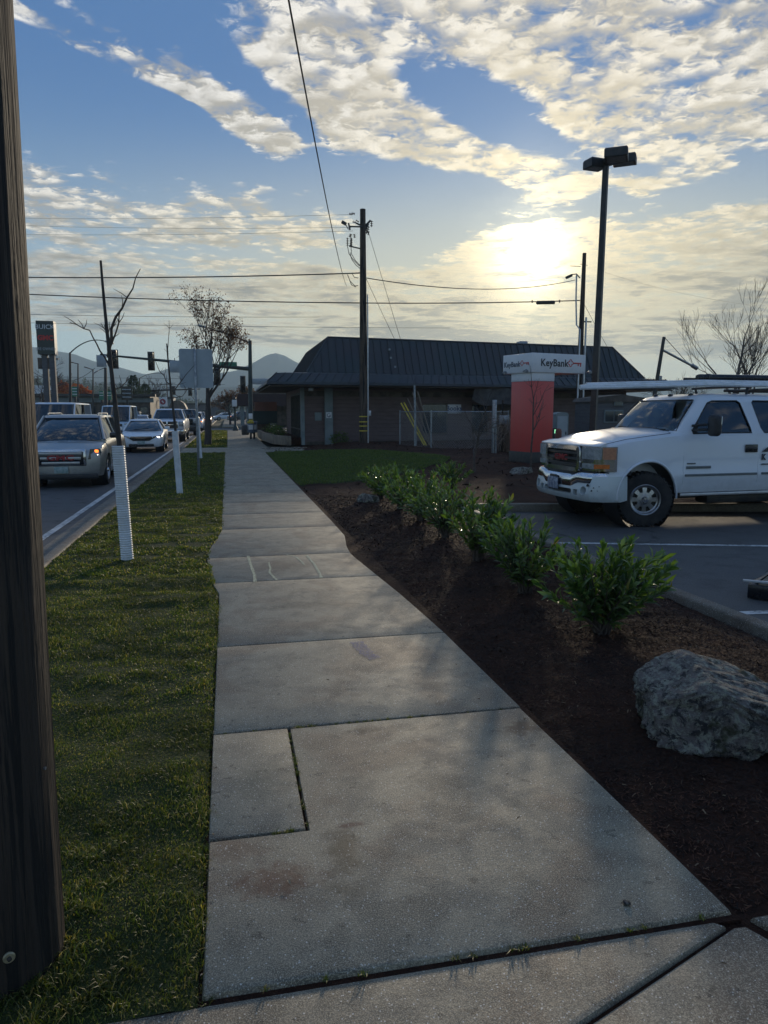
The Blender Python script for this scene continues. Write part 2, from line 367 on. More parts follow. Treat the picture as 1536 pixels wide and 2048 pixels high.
M['amber'] = pm('amber', (0.75, 0.20, 0.04), (0.55, 0.14, 0.03), 20, 0.2); M['amber_lit'] = emis('amber_lit', (1.0, 0.22, 0.03), 2.2)
M['lamp_lit'] = emis('lamp_lit', (1.0, 0.95, 0.85), 5.0)
M['emblem_red'] = pm('emblem_red', (0.38, 0.03, 0.04), (0.28, 0.03, 0.03), 20, 0.3)
M['seat'] = pm('seat', (0.10, 0.10, 0.11), (0.06, 0.06, 0.07), 12, 0.85)
M['galv'] = pm('galv', (0.34, 0.36, 0.38), (0.22, 0.24, 0.26), 14, 0.42, 0.7, rv=0.1)
M['alu'] = pm('alu', (0.62, 0.63, 0.64), (0.48, 0.49, 0.50), 6, 0.38, 0.55)
M['white_pvc'] = pm('white_pvc', (0.74, 0.76, 0.78), (0.6, 0.61, 0.6), 5, 0.45)
M['dark_metal'] = pm('dark_metal', (0.035, 0.038, 0.04), (0.06, 0.055, 0.05), 7, 0.5, 0.3)
M['pole_green'] = pm('pole_green', (0.05, 0.07, 0.065), (0.035, 0.045, 0.045), 3, 0.45, 0.3)
M['wire'] = pm('wire', (0.02, 0.02, 0.022), (0.03, 0.03, 0.03), 5, 0.7)
M['porcelain'] = pm('porcelain', (0.08, 0.06, 0.05), (0.12, 0.10, 0.09), 8, 0.25)
M['yellow'] = pm('yellow', (0.72, 0.55, 0.05), (0.5, 0.38, 0.05), 6, 0.5)
M['sign_white'] = pm('sign_white', (0.78, 0.78, 0.78), (0.70, 0.71, 0.72), 2, 0.4)
M['sign_back'] = pm('sign_back', (0.36, 0.40, 0.43), (0.30, 0.34, 0.37), 2.0, 0.48, 0.35)
M['ink'] = pm('ink', (0.03, 0.03, 0.035), (0.04, 0.04, 0.045), 6, 0.5)
M['key_red'] = pm('key_red', (0.60, 0.035, 0.03), (0.5, 0.03, 0.03), 6, 0.45)
def wood_mat(name, c1, c2, grain=(26, 26, 1.2), depth=0.006, checks=True):
    m, w, bs, out = newmat(name); tc = w.n.new('ShaderNodeTexCoord'); v = tc.outputs['Object']
    n1 = w.noise(w.vm('MULTIPLY', v, grain), 1.0, 5, 0.65, 0.4); n2 = w.noise(w.vm('MULTIPLY', v, (grain[0] * 2.6, grain[1] * 2.6, grain[2] * 1.2)), 1.0, 3, 0.6)
    big = w.noise(w.vm('MULTIPLY', v, (3, 3, 1.3)), 1.0, 3, 0.5)
    ck = w.mr(n1, 0.44, 0.50, 0, 1, True) if checks else 1.0
    col = w.mix(w.mr(n2, 0.3, 0.7, 0, 1), tuple(c1) + (1,), tuple(c2) + (1,))
    col = w.mix(w.mr(big, 0.35, 0.7, 0.0, 0.55), col, tuple(x * 0.35 for x in c1) + (1,))
    if checks: col = w.mix(w.m('SUBTRACT', 1.0, ck), col, (0.008, 0.007, 0.006, 1))
    w.put(bs.inputs['Base Color'], col); bs.inputs['Roughness'].default_value = 0.8
    bump(w, bs, w.m('ADD', n1, w.m('MULTIPLY', n2, 0.4)), depth * 3); return m
M['pole_wood'] = wood_mat('pole_wood', (0.060, 0.042, 0.028), (0.030, 0.024, 0.020), (30, 30, 1.0), 0.012)
M['far_pole'] = wood_mat('far_pole', (0.13, 0.09, 0.06), (0.08, 0.06, 0.045), (14, 14, 0.8), 0.004)
M['bark'] = pm('bark', (0.085, 0.072, 0.06), (0.045, 0.038, 0.034), 14, 0.9, bh=0.01, bs_=30, stretch=(1, 1, 0.3))
M['twig'] = pm('twig', (0.11, 0.085, 0.065), (0.06, 0.045, 0.038), 10, 0.85)
M['timber'] = wood_mat('timber', (0.30, 0.24, 0.17), (0.2, 0.16, 0.12), (4, 4, 4), 0.004, False)
STAINS = [(G(540, 1760), 0.16, 0.10, (0.13, 0.060, 0.035), 0.75), (G(690, 1700), 0.07, 0.16, (0.12, 0.085, 0.045), 0.7), (G(690, 1780), 0.10, 0.06, (0.10, 0.075, 0.045), 0.6), (G(730, 1462), 0.10, 0.045, (0.045, 0.04, 0.032), 0.8), (G(1055, 1455), 0.16, 0.10, (0.07, 0.045, 0.03), 0.8),
    (G(560, 1130), 0.35, 0.35, (0.17, 0.13, 0.085), 0.6), (G(470, 1700), 0.12, 0.10, (0.13, 0.075, 0.05), 0.5), (G(880, 1500), 0.12, 0.22, (0.09, 0.085, 0.075), 0.5), (G(620, 1210), 0.5, 0.12, (0.09, 0.08, 0.06), 0.5), (G(520, 1560), 0.14, 0.18, (0.13, 0.13, 0.09), 0.4), (G(700, 1650), 0.07, 0.02, (0.10, 0.04, 0.03), 0.7)]
def concrete(name, base, dark, grid=1.0):
    m, w, bs, out = newmat(name); v = objc(w)
    big = w.noise(v, 0.9, 5, 0.6); mid = w.noise(v, 5.0, 5, 0.65, 0.3); fine = w.noise(v, 95, 4, 0.85); gr = w.noise(w.vm('ADD', v, (2, 5, 1)), 210, 2, 0.8)
    ag2 = w.vor(w.vm('ADD', v, (3.3, 1.1, 0)), 85); ag3 = w.vor(w.vm('ADD', v, (1.3, 8.1, 0)), 48)
    col = w.mix(w.mr(big, 0.38, 0.62, 0, 1), base + (1,), tuple(x * 0.76 for x in base) + (1,))
    col = w.mix(w.mr(mid, 0.46, 0.62, 0, 0.6), col, dark + (1,))
    st = w.noise(w.vm('ADD', v, (5.3, 9.2, 0)), 1.5, 4, 0.6, 0.6)
    col = w.mix(w.mr(st, 0.50, 0.62, 0, 0.62, True), col, (0.12, 0.070, 0.045, 1))
    st2 = w.noise(w.vm('ADD', v, (2.3, 1.2, 7)), 2.6, 5, 0.65, 0.8)
    col = w.mix(w.mr(st2, 0.54, 0.64, 0, 0.55, True), col, (0.055, 0.05, 0.04, 1))
    sm = w.noise(w.vm('ADD', v, (1, 4, 2)), 13, 3, 0.55)
    col = w.mix(w.mr(sm, 0.63, 0.68, 0, 0.8, True), col, (0.04, 0.035, 0.03, 1))
    col = w.mix(w.mr(fine, 0.45, 0.56, 0, 0.62), col, tuple(x * 0.42 for x in base) + (1,))
    col = w.mix(w.mr(gr, 0.50, 0.60, 0, 0.6), col, tuple(min(0.8, x * 1.9) for x in base) + (1,))
    sx = w.noise(v, 9, 4, 0.7)
    for (pc, rx, ry, cc_, st_) in STAINS:
        dd = w.vm('MULTIPLY', w.vm('SUBTRACT', v, (pc.x, pc.y, 0)), (1 / rx, 1 / ry, 0)); q = w.m('ADD', w.vm('LENGTH', dd), w.m('MULTIPLY', w.m('SUBTRACT', sx, 0.5), 3.0))
        col = w.mix(w.mr(q, 1.35, 0.2, 0, st_, True), col, tuple(cc_) + (1,))
    for ag, k, t0, t1 in ((ag2, 7.31, 0.26, 0.62), (ag3, 3.77, 0.17, 0.78)):
        spk = w.m('MULTIPLY', w.mr(ag[0], t0, t0 * 0.4, 0, 1), w.m('GREATER_THAN', w.m('FRACT', w.m('MULTIPLY', ag[1], k)), t1))
        col = w.mix(w.m('MULTIPLY', spk, 0.85), col, (0.72, 0.69, 0.62, 1))
    w.put(bs.inputs['Base Color'], col)
    w.put(bs.inputs['Roughness'], w.mr(w.m('ADD', w.m('MULTIPLY', mid, 0.5), w.m('MULTIPLY', fine, 0.5)), 0.35, 0.65, 0.60, 0.88)); bs.inputs['Specular IOR Level'].default_value = 0.35
    bump(w, bs, w.m('ADD', w.m('ADD', w.m('MULTIPLY', gr, 0.5), w.m('MULTIPLY', fine, 0.9)), w.m('MULTIPLY', mid, 1.6)), 0.0022)
    return m
M['concrete'] = concrete('concrete', (0.31, 0.268, 0.19), (0.13, 0.115, 0.095))
M['apron'] = concrete('apron', (0.275, 0.24, 0.175), (0.13, 0.12, 0.10))
M['kerb'] = concrete('kerb', (0.19, 0.165, 0.13), (0.10, 0.085, 0.06))
def asphalt(name, c, c2, cracks=True):
    m, w, bs, out = newmat(name); v = objc(w)
    big = w.noise(v, 0.35, 5, 0.6, 0.5); fine = w.noise(v, 70, 3, 0.75); mid = w.noise(v, 3, 4, 0.6)
    col = w.mix(w.mr(big, 0.4, 0.6, 0, 1), c + (1,), c2 + (1,))
    col = w.mix(w.mr(fine, 0.42, 0.62, 0, 0.7), col, tuple(x * 1.9 for x in c) + (1,))
    col = w.mix(w.mr(mid, 0.50, 0.66, 0, 0.5), col, tuple(x * 0.6 for x in c) + (1,))
    if cracks:
        wv = w.vm('ADD', v, w.vm('SCALE', w.comb(w.noise(v, 1.1, 4), w.noise(w.vm('ADD', v, (9, 2, 1)), 1.1, 4), 0.0), scale=1.6))
        e = w.vor(wv, 0.33, 'DISTANCE_TO_EDGE')[0]
        col = w.mix(w.m('MULTIPLY', w.mr(e, 0.012, 0.0, 0, 1), w.mr(mid, 0.4, 0.55, 0, 0.8)), col, (0.012, 0.012, 0.012, 1))
    w.put(bs.inputs['Base Color'], col); w.put(bs.inputs['Roughness'], w.mr(fine, 0.3, 0.7, 0.55, 0.85))
    bump(w, bs, w.m('ADD', fine, w.m('MULTIPLY', w.vor(v, 110)[0], 0.8)), 0.005); return m
M['road'] = asphalt('road', (0.050, 0.051, 0.053), (0.066, 0.066, 0.066)); M['lot'] = asphalt('lot', (0.062, 0.061, 0.060), (0.088, 0.084, 0.076))
def line_mat(name, c, wear):
    m, w, bs, out = newmat(name); v = objc(w); n = w.noise(v, 14, 5, 0.7); n2 = w.noise(v, 2, 3)
    col = w.mix(w.mr(w.m('ADD', w.m('MULTIPLY', n, 0.7), w.m('MULTIPLY', n2, 0.3)), 0.5 - wear * 0.1, 0.62, 0, 0.9), c + (1,), (0.07, 0.07, 0.07, 1))
    w.put(bs.inputs['Base Color'], col); bs.inputs['Roughness'].default_value = 0.6; return m
M['line'] = line_mat('line', (0.60, 0.60, 0.58), 0.4); M['yline'] = line_mat('yline', (0.55, 0.38, 0.05), 0.4)
def soil_mat(name, c1, c2, c3, sc_=18):
    m, w, bs, out = newmat(name); v = objc(w)
    n = w.noise(v, sc_, 5, 0.7, 0.8); n2 = w.noise(v, 1.3, 4, 0.6); n3 = w.noise(v, sc_ * 4, 3, 0.7)
    col = w.mix(w.mr(n, 0.35, 0.65, 0, 1), c1 + (1,), c2 + (1,)); col = w.mix(w.mr(n2, 0.4, 0.7, 0, 0.6), col, c3 + (1,))
    w.put(bs.inputs['Base Color'], col); bs.inputs['Roughness'].default_value = 0.95; bs.inputs['Specular IOR Level'].default_value = 0.2
    bump(w, bs, w.m('ADD', n, w.m('MULTIPLY', n3, 0.4)), 0.04); return m
M['mulch'] = soil_mat('mulch', (0.060, 0.025, 0.014), (0.018, 0.009, 0.006), (0.090, 0.036, 0.018))
M['verge_soil'] = soil_mat('verge_soil', (0.040, 0.048, 0.016), (0.028, 0.046, 0.012), (0.045, 0.055, 0.018), 9)
M['terrain'] = soil_mat('terrain', (0.06, 0.065, 0.04), (0.07, 0.075, 0.045), (0.09, 0.08, 0.06), 0.4)
def leaf_mat(name, stops, rough=0.5, transl=0.35, tcol=None, coat=0.0, spec=0.5, patch=None):
    m, w, bs, out = newmat(name); geo = w.n.new('ShaderNodeNewGeometry')
    col = w.ramp(geo.outputs['Random Per Island'], stops)
    if patch:
        tc = w.n.new('ShaderNodeTexCoord'); pn = w.noise(tc.outputs['Object'], patch[0], 3, 0.6)
        col = w.mix(w.mr(pn, 0.45, 0.58, 0, patch[1]), col, tuple(patch[2]) + (1,))
    w.put(bs.inputs['Base Color'], col); bs.inputs['Roughness'].default_value = rough; bs.inputs['Specular IOR Level'].default_value = spec
    bs.inputs['Coat Weight'].default_value = coat; bs.inputs['Coat Roughness'].default_value = 0.12
    if transl:
        t = w.n.new('ShaderNodeBsdfTranslucent'); w.put(t.inputs[0], w.mix(1.0, col, (tcol or (1.5, 1.6, 0.6)) + (1,), 'MULTIPLY'))
        mx = w.n.new('ShaderNodeMixShader'); mx.inputs[0].default_value = transl
        w.l.new(bs.outputs[0], mx.inputs[1]); w.l.new(t.outputs[0], mx.inputs[2]); w.l.new(mx.outputs[0], out.inputs[0])
    return m
M['grass'] = leaf_mat('grass', [(0.0, (0.060, 0.105, 0.016)), (0.45, (0.105, 0.150, 0.020)), (0.78, (0.17, 0.18, 0.034)), (0.9, (0.32, 0.26, 0.09)), (1.0, (0.50, 0.42, 0.20))], 0.5, 0.42, (1.5, 1.5, 0.5), patch=(1.9, 0.72, (0.050, 0.062, 0.020)))
M['lawn'] = leaf_mat('lawn', [(0, (0.06, 0.10, 0.03)), (0.6, (0.09, 0.13, 0.03)), (1, (0.13, 0.15, 0.04))], 0.6, 0.4)
M['laurel'] = leaf_mat('laurel', [(0, (0.042, 0.085, 0.028)), (0.5, (0.078, 0.130, 0.038)), (0.85, (0.15, 0.20, 0.055)), (0.985, (0.10, 0.16, 0.04)), (1, (0.30, 0.20, 0.05))], 0.36, 0.32, (1.4, 1.8, 0.5), coat=0.45)
M['dry_leaf'] = leaf_mat('dry_leaf', [(0, (0.06, 0.035, 0.02)), (0.6, (0.11, 0.06, 0.03)), (1, (0.17, 0.10, 0.04))], 0.7, 0.3, (1.5, 1.1, 0.7))
M['orange_leaf'] = leaf_mat('orange_leaf', [(0, (0.35, 0.08, 0.02)), (0.6, (0.5, 0.14, 0.03)), (1, (0.55, 0.22, 0.05))], 0.7, 0.3, (1.3, 1.0, 0.7))
M['conifer'] = leaf_mat('conifer', [(0, (0.02, 0.04, 0.02)), (1, (0.05, 0.075, 0.03))], 0.7, 0.2)
M['chip'] = leaf_mat('chip', [(0, (0.016, 0.009, 0.006)), (0.6, (0.060, 0.025, 0.014)), (0.97, (0.12, 0.050, 0.026)), (1.0, (0.26, 0.18, 0.11))], 0.85, 0.0, spec=0.3, patch=(1.5, 0.8, (0.022, 0.012, 0.009)))
# ---------------------------------------------------------------- the ground
rng = np.random.default_rng(7); rnd = random.Random(11)
S = 8900.0
MB().quad((-2780, -280, -0.22), (2780, -280, -0.22), (2780, 3780, -0.22), (-2780, 3780, -0.22)).build('ground', M['terrain'], smooth=0, recalc=False, kind='structure')
def slab(name, poly, z, mat, t=0.12, **kw):
    return MB().prism(poly, z - t, z).build(name, mat, smooth=0, kind='structure', **kw)
# road (two lanes our side, turn lane, two beyond)
slab('road', [(-2.45, -30), (-2.45, 420), (-18.5, 420), (-18.5, -30)], -0.15, M['road'], 0.05)
slab('side_street', [(-2.44, 66), (-2.44, 78), (60, 78), (60, 66)], -0.146, M['road'], 0.05)
slab('gutter', [(-2.12, -30), (-2.12, 66), (-2.45, 66), (-2.45, -30)], -0.145, M['kerb'], 0.05)
slab('gutter', [(-2.12, 78), (-2.12, 420), (-2.45, 420), (-2.45, 78)], -0.145, M['kerb'], 0.05)
def sweep(name, pts, mat, w=0.15, z0=-0.16, z1=0.005, r=0.025):  # rounded kerb along pts (right-hand side offset w)
    rings = []
    P_ = [Vector((p[0], p[1], 0)) for p in pts]
    for i, p in enumerate(P_):
        d = (P_[min(i + 1, len(P_) - 1)] - P_[max(i - 1, 0)]).normalized(); nrm = Vector((d.y, -d.x, 0))
        rings.append([p + nrm * a + Vector((0, 0, z)) for a, z in ((0, z0), (0, z1 - r), (r * 0.4, z1 - r * 0.3), (r, z1), (w - r, z1), (w - r * 0.4, z1 - r * 0.3), (w, z1 - r), (w, z0))])
    return MB().loft(rings).build(name, mat, smooth=50, kind='structure')
sweep('kerb', [(-2.12, -10 + i * 2) for i in range(38)], M['kerb'], 0.15)
sweep('kerb', [(-2.12, 78 + i * 20) for i in range(18)], M['kerb'], 0.15)
# markings
def strip(name, a, b, wd, z, mat, n=1):
    a = Vector(a); b = Vector(b); d = (b - a).normalized(); q = Vector((d.y, -d.x)) * wd / 2
    mb = MB(); mb.quad(*[(p.x, p.y, z) for p in (a - q, b - q, b + q, a + q)]); return mb.build(name, mat, smooth=0, recalc=False, kind='structure')
strip('road_marking', (-2.66, -5), (-2.56, 56), 0.11, -0.1445, M['line'])
strip('road_marking', (-2.56, 80), (-2.56, 300), 0.11, -0.1445, M['line'])
mb = MB()
for i in range(24):
    y0 = 2 + i * 12.0; mb.quad((-5.75, y0, -0.145), (-5.63, y0, -0.145), (-5.63, y0 + 3, -0.145), (-5.75, y0 + 3, -0.145))
mb.build('road_marking', M['line'], smooth=0, kind='structure')
for x in (-9.0, -12.6): strip('road_marking', (x, -10), (x, 300), 0.12, -0.1445, M['yline'])
strip('road_marking', (-2.75, 60.5), (-8.9, 60.5), 0.45, -0.1440, M['line'])
# the walk, poured in panels with tooled joints
JY = [1.93, 3.65, 5.08, 7.05, 8.30, 10.3, 11.8, 13.3, 14.8, 16.3, 17.8, 19.3, 20.8, 22.3, 23.8, 25.3, 26.8, 28.3, 29.8]
def xl(y): return np.interp(y, [1.9, 6.6, 7.05, 8.3, 8.8, 10.2, 30], [-0.12, -0.12, -0.19, -0.28, -0.27, -0.13, -0.16])
def xr(y): return np.interp(y, [1.9, 3.6, 5.1, 6.2, 7.2, 8.2, 8.7, 9.5, 11, 30], [1.60, 1.57, 1.55, 1.50, 1.43, 1.36, 1.39, 1.49, 1.50, 1.44])
def slab_round(mb, poly, z, r=0.012, t=0.12):     # panel with an eased edge
    n = len(poly); c = [Vector((p[0], p[1], 0)) for p in poly]
    def inset(d):
        o = []
        for i in range(n):
            a, b, e = c[i - 1], c[i], c[(i + 1) % n]; d1 = (b - a).normalized(); d2 = (e - b).normalized()
            n1 = Vector((-d1.y, d1.x, 0)); n2 = Vector((-d2.y, d2.x, 0)); q = (n1 + n2); q = q.normalized() / max(0.35, q.normalized().dot(n1))
            o.append(b + q * d)
        return o
    rings = [[p + Vector((0, 0, z - t)) for p in inset(0)], [p + Vector((0, 0, z - r)) for p in inset(0)], [p + Vector((0, 0, z - r * 0.3)) for p in inset(r * 0.3)], [p + Vector((0, 0, z)) for p in inset(r)]]
    mb.loft(rings)
mb = MB(); g = 0.006
for a, b in zip(JY[:-1], JY[1:]):
    ys = np.linspace(a + g, b - g, 6); rr = 0.012 if b > 4 else 0.02
    if a < 3 or a > 5.2 or True:
        if a == 1.93:     # first panel is cut in two on the left (a patch with weeds in the joint)
            slab_round(mb, [(xl(2.0), 1.925), (1.60, 1.925), (1.59, 2.6), (1.565, 3.645), (0.271, 3.645), (0.268, 2.693), (xl(2.7), 2.693)], 0, 0.018)
            slab_round(mb, [(xl(2.7), 2.702), (0.257, 2.701), (0.261, 3.645), (xl(3.6), 3.645)], 0, 0.010)
        else:
            slab_round(mb, [(float(xl(y)), y) for y in ys[::-1]] + [(float(xr(y)), y) for y in ys], 0, rr)
mb.build('sidewalk', M['concrete'], smooth=40, kind='structure')
# driveway apron in the foreground, lower and in three pours
mb = MB()
DA, DB = (1.545, 1.888), (-0.35, 1.145)      # long diagonal joint running back to the left
slab_round(mb, [(-1.9, 0.52), (DB[0], DB[1] + 0.003), (DA[0], DA[1] - 0.008), (DA[0] - 0.03, 1.905), (-1.9, 1.905)], -0.014, 0.012)
slab_round(mb, [(-1.9, -1.0), (2.35, -1.0), (1.90, 1.28), (1.615, 1.875), (1.572, 1.878), (DB[0] + 0.01, DB[1] - 0.010), (-1.9, 0.50)], -0.022, 0.014)
slab_round(mb, [(1.655, 1.90), (1.93, 1.29), (2.38, -1.0), (4.6, -1.0), (4.6, 1.93)], -0.014, 0.015)
mb.build('driveway_apron', M['apron'], smooth=40, kind='structure')
slab('soil_bed', [(-2.0, -1.2), (4.8, -1.2), (4.8, 1.94), (-2.0, 1.94)], -0.036, M['mulch'], 0.05)
slab('subsoil', [(-0.3, 1.9), (1.62, 1.9), (1.5, 30), (-0.3, 30)], -0.020, M['mulch'], 0.05)
# cross walk slab and the walk beyond
mb = MB()
slab_round(mb, [(-1.95, 29.83), (1.44, 29.83), (1.9, 30.6), (4.9, 30.3), (4.9, 33.6), (2.2, 33.9), (-1.95, 33.9)], 0.0, 0.012)
for y in np.arange(33.93, 64, 1.8): slab_round(mb, [(-0.05, y), (1.75, y), (1.75, y + 1.78), (-0.05, y + 1.78)], 0.0)
for y in np.arange(79, 150, 3.0): slab_round(mb, [(-0.6, y), (2.2, y), (2.2, y + 2.97), (-0.6, y + 2.97)], 0.0)
mb.build('sidewalk', M['concrete'], smooth=40, kind='structure')
# verge
def sheet(name, xs, ys, zf, mat, **kw):
    V = np.array([(x, y, zf(x, y)) for y in ys for x in xs]); nx = len(xs)
    F = np.array([(j * nx + i, j * nx + i + 1, (j + 1) * nx + i + 1, (j + 1) * nx + i) for j in range(len(ys) - 1) for i in range(nx - 1)])
    return np_mesh(name, V, F, mat, True, **kw)
def vz(x, y):
    e = max(0.0, min(1.0, (-0.10 - x) / 0.10, (x + 1.99) / 0.20))
    return -0.025 + 0.028 * e + 0.030 * noise.noise(Vector((x * 0.8, y * 2.4, 0))) * e + 0.008 * noise.noise(Vector((x * 5, y * 6, 3)))
def verge_x(t, y): return lerp(-1.975, float(xl(y)) - 0.012, t)
ys_v = np.concatenate([np.arange(1.895, 8, 0.07), np.arange(8, 29.8, 0.35)])
V = []; nx = 26
for y in ys_v:
    for i in range(nx):
        x = verge_x(i / (nx - 1), y); V.append((x, y, vz(x, y)))
F = np.array([(j * nx + i, j * nx + i + 1, (j + 1) * nx + i + 1, (j + 1) * nx + i) for j in range(len(ys_v) - 1) for i in range(nx - 1)])
np_mesh('verge', np.array(V), F, M['verge_soil'], True, kind='structure')
sheet('verge', np.linspace(-1.97, -0.06, 10), np.linspace(33.92, 64, 40), vz, M['verge_soil'], kind='structure')
# bed of bark mulch between walk and car park
BED = [(1.52, 1.96), (3.98, 1.96), (3.98, 4.6), (3.9, 6.0), (3.9, 12.0), (4.5, 12.12), (30, 6.6)]
def bz(x, y):
    e = min(1.0, max(0.0, (x - xr(y)) / 0.5)) if y < 30 else 1
    e2 = min(1.0, max(0.0, (3.9 - x) / 0.4)) if y < 12 else 1.0
    b = -0.055 + 0.075 * min(e, e2)
    if y > 13: b += 0.15 * min(1, (y - 13) / 6) * min(1, max(0, (x - 2.5) / 3))
    return b + 0.025 * noise.noise(Vector((x * 1.7, y * 1.7, 5))) * e + 0.014 * noise.noise(Vector((x * 7, y * 7, 2)))
V = []; F = []
ys_b = np.concatenate([np.arange(1.94, 12.0, 0.07)]); nx = 44
for y in ys_b:
    x0, x1 = float(xr(y)) + 0.008, 3.90
    for i in range(nx): x = lerp(x0, x1, i / (nx - 1)); V.append((x, y, bz(x, y)))
F = [(j * nx + i, j * nx + i + 1, (j + 1) * nx + i + 1, (j + 1) * nx + i) for j in range(len(ys_b) - 1) for i in range(nx - 1)]
np_mesh('mulch_bed', np.array(V), np.array(F), M['mulch'], True, kind='structure')
def lot_y(x): return 12.35 - 0.21 * (x - 3.9)      # kerb behind which the far bed begins
V = []; ys_t = np.linspace(0, 1, 60); nx = 90
for t in ys_t:
    for i in range(nx):
        u = (i / (nx - 1)) ** 1.8; x = lerp(1.515, 40, u) if True else 0
        y0 = 11.96 if x < 3.9 else max(11.96 if x < 4.1 else 0, lot_y(x) - 0.02) if x > 3.9 else 11.96
        y1 = 34.6 + 0.15 * (x - 5); y = lerp(y0, y1, t ** 1.4); xx = max(x, float(xr(min(y, 29.7))) + 0.008) if i == 0 else x
        if y > 29.8 and xx < 4.95: pass
        V.append((xx, y, bz(xx, y) - (0.06 if (y > 29.6 and xx < 5.0) else 0)))
F = [(j * nx + i, j * nx + i + 1, (j + 1) * nx + i + 1, (j + 1) * nx + i) for j in range(len(ys_t) - 1) for i in range(nx - 1)]
np_mesh('mulch_bed', np.array(V), np.array(F), M['mulch'], True, kind='structure')
def in_poly(P, x, y):
    c = False; j = len(P) - 1
    for i in range(len(P)):
        if ((P[i][1] > y) != (P[j][1] > y)) and (x < (P[j][0] - P[i][0]) * (y - P[i][1]) / (P[j][1] - P[i][1]) + P[i][0]): c = not c
        j = i
    return c
LAWN = [(1.47, 29.5), (1.52, 16.4), (2.3, 16.0), (3.2, 16.6), (4.6, 17.9), (5.9, 19.6), (6.8, 21.8), (6.7, 23.6), (5.9, 25.6), (5.1, 27.6), (3.8, 28.6)]
lc = (3.8, 22.5)
mb = MB(); n = len(LAWN); rings = []
for s in (1.0, 0.93, 0.6, 0.05):
    rr_ = []
    for p in LAWN:
        x, y = lerp(lc[0], p[0], s), lerp(lc[1], p[1], s); rr_.append((x, y, bz(x, y) + (0.0 if s == 1 else 0.035)))
    rings.append(rr_)
mb.loft(rings, cap=False); mb.build('lawn', M['verge_soil'], smooth=60, kind='structure')
# car park
slab('parking_lot', [(3.98, -12), (60, -12), (60, 4.5), (3.98, 12.6)], -0.12, M['lot'], 0.08)
slab('parking_lot', [(40, 4.5), (60, 4.5), (60, 60), (28, 60), (14.5, 24), (14.5, 10.4)], -0.124, M['lot'], 0.07)
kp = [(3.9, 1.2), (3.95, 3.0), (3.95, 4.6), (3.90, 6), (3.88, 9), (3.88, 11.6)]
kp += [(3.88 + 0.55 * (1 - math.cos(t)), 11.6 + 0.62 * math.sin(t)) for t in np.linspace(0.2, 1.5, 7)]
kp += [(x, lot_y(x)) for x in np.arange(4.7, 17, 0.9)]
sweep('kerb', kp, M['kerb'], 0.15, -0.2, 0.02)
a = G(1098, 1085, -0.12); b = G(1536, 1092, -0.12); d = (b - a).normalized()
strip('parking_line', (a.x - 0.1, a.y), (a.x + d.x * 5, a.y + d.y * 5), 0.10, -0.1155, M['line'])
a = G(1432, 1229, -0.12); strip('parking_line', (a.x, a.y), (a.x + 5, a.y - 0.35), 0.10, -0.1155, M['line'])
# far side of the street and beyond
slab('sidewalk', [(-18.6, -30), (-18.6, 420), (-20.6, 420), (-20.6, -30)], -0.01, M['apron'], 0.15)
slab('parking_lot', [(-21, -30), (-21, 400), (-90, 400), (-90, -30)], -0.12, M['lot'], 0.05)
slab('parking_lot', [(2.3, 79), (60, 79), (60, 300), (2.3, 300)], -0.12, M['lot'], 0.05)
# ---- chalk drawn on the walk
def chalk(pix, wpx, col, label):
    mb = MB()
    pts = [G(*p) for p in pix]; fine = []
    for a, b in zip(pts[:-1], pts[1:]):
        for i in range(6): fine.append(a.lerp(b, i / 6))
    fine.append(pts[-1]); L = []; Rr = []
    for i, p in enumerate(fine):
        d = (fine[min(i + 1, len(fine) - 1)] - fine[max(0, i - 1)]).normalized(); q = Vector((d.y, -d.x, 0)) * wpx * (0.8 + 0.5 * rnd.random()) / 2
        L.append(p - q + Vector((0, 0, 0.0035))); Rr.append(p + q + Vector((0, 0, 0.0035)))
    for i in range(len(fine) - 1): mb.quad(L[i], L[i + 1], Rr[i + 1], Rr[i])
    return mb.build('chalk_mark', col, smooth=0, recalc=False, label=label, cat='chalk mark')
def chalk_mat(name, c, lo=0.25, hi=0.95):
    m, w, bs, out = newmat(name); v = objc(w); n = w.noise(v, 60, 4, 0.7)
    bs.inputs['Base Color'].default_value = c + (1,); bs.inputs['Roughness'].default_value = 0.95
    tr = w.n.new('ShaderNodeBsdfTransparent'); mx = w.n.new('ShaderNodeMixShader'); w.put(mx.inputs[0], w.mr(n, 0.40, 0.56, lo, hi))
    w.l.new(tr.outputs[0], mx.inputs[1]); w.l.new(bs.outputs[0], mx.inputs[2]); w.l.new(mx.outputs[0], out.inputs[0]); return m
CH = chalk_mat('chalk_yellow', (0.62, 0.60, 0.40)); CP = chalk_mat('chalk_lilac', (0.34, 0.30, 0.38), 0.0, 0.55)
chalk([(496, 1112), (503, 1135), (509, 1150), (510, 1165)], 0.028, CH, 'leftmost curved yellow chalk stroke on the narrow sidewalk panel')
chalk([(537, 1125), (541, 1137), (539, 1145), (548, 1155), (555, 1161)], 0.022, CH, 'wavy yellow chalk stroke, second from the left on the narrow panel')
chalk([(573, 1110), (590, 1113), (603, 1123), (608, 1130)], 0.02, CH, 'short hooked yellow chalk stroke near the upper joint of the narrow panel')
chalk([(613, 1111), (628, 1128), (638, 1145), (643, 1156)], 0.028, CH, 'long slanting yellow chalk stroke, rightmost on the narrow panel')
chalk([(712, 1284), (724, 1297), (737, 1310), (752, 1318)], 0.09, CP, 'faint lilac chalk smudge in the middle of the sidewalk')
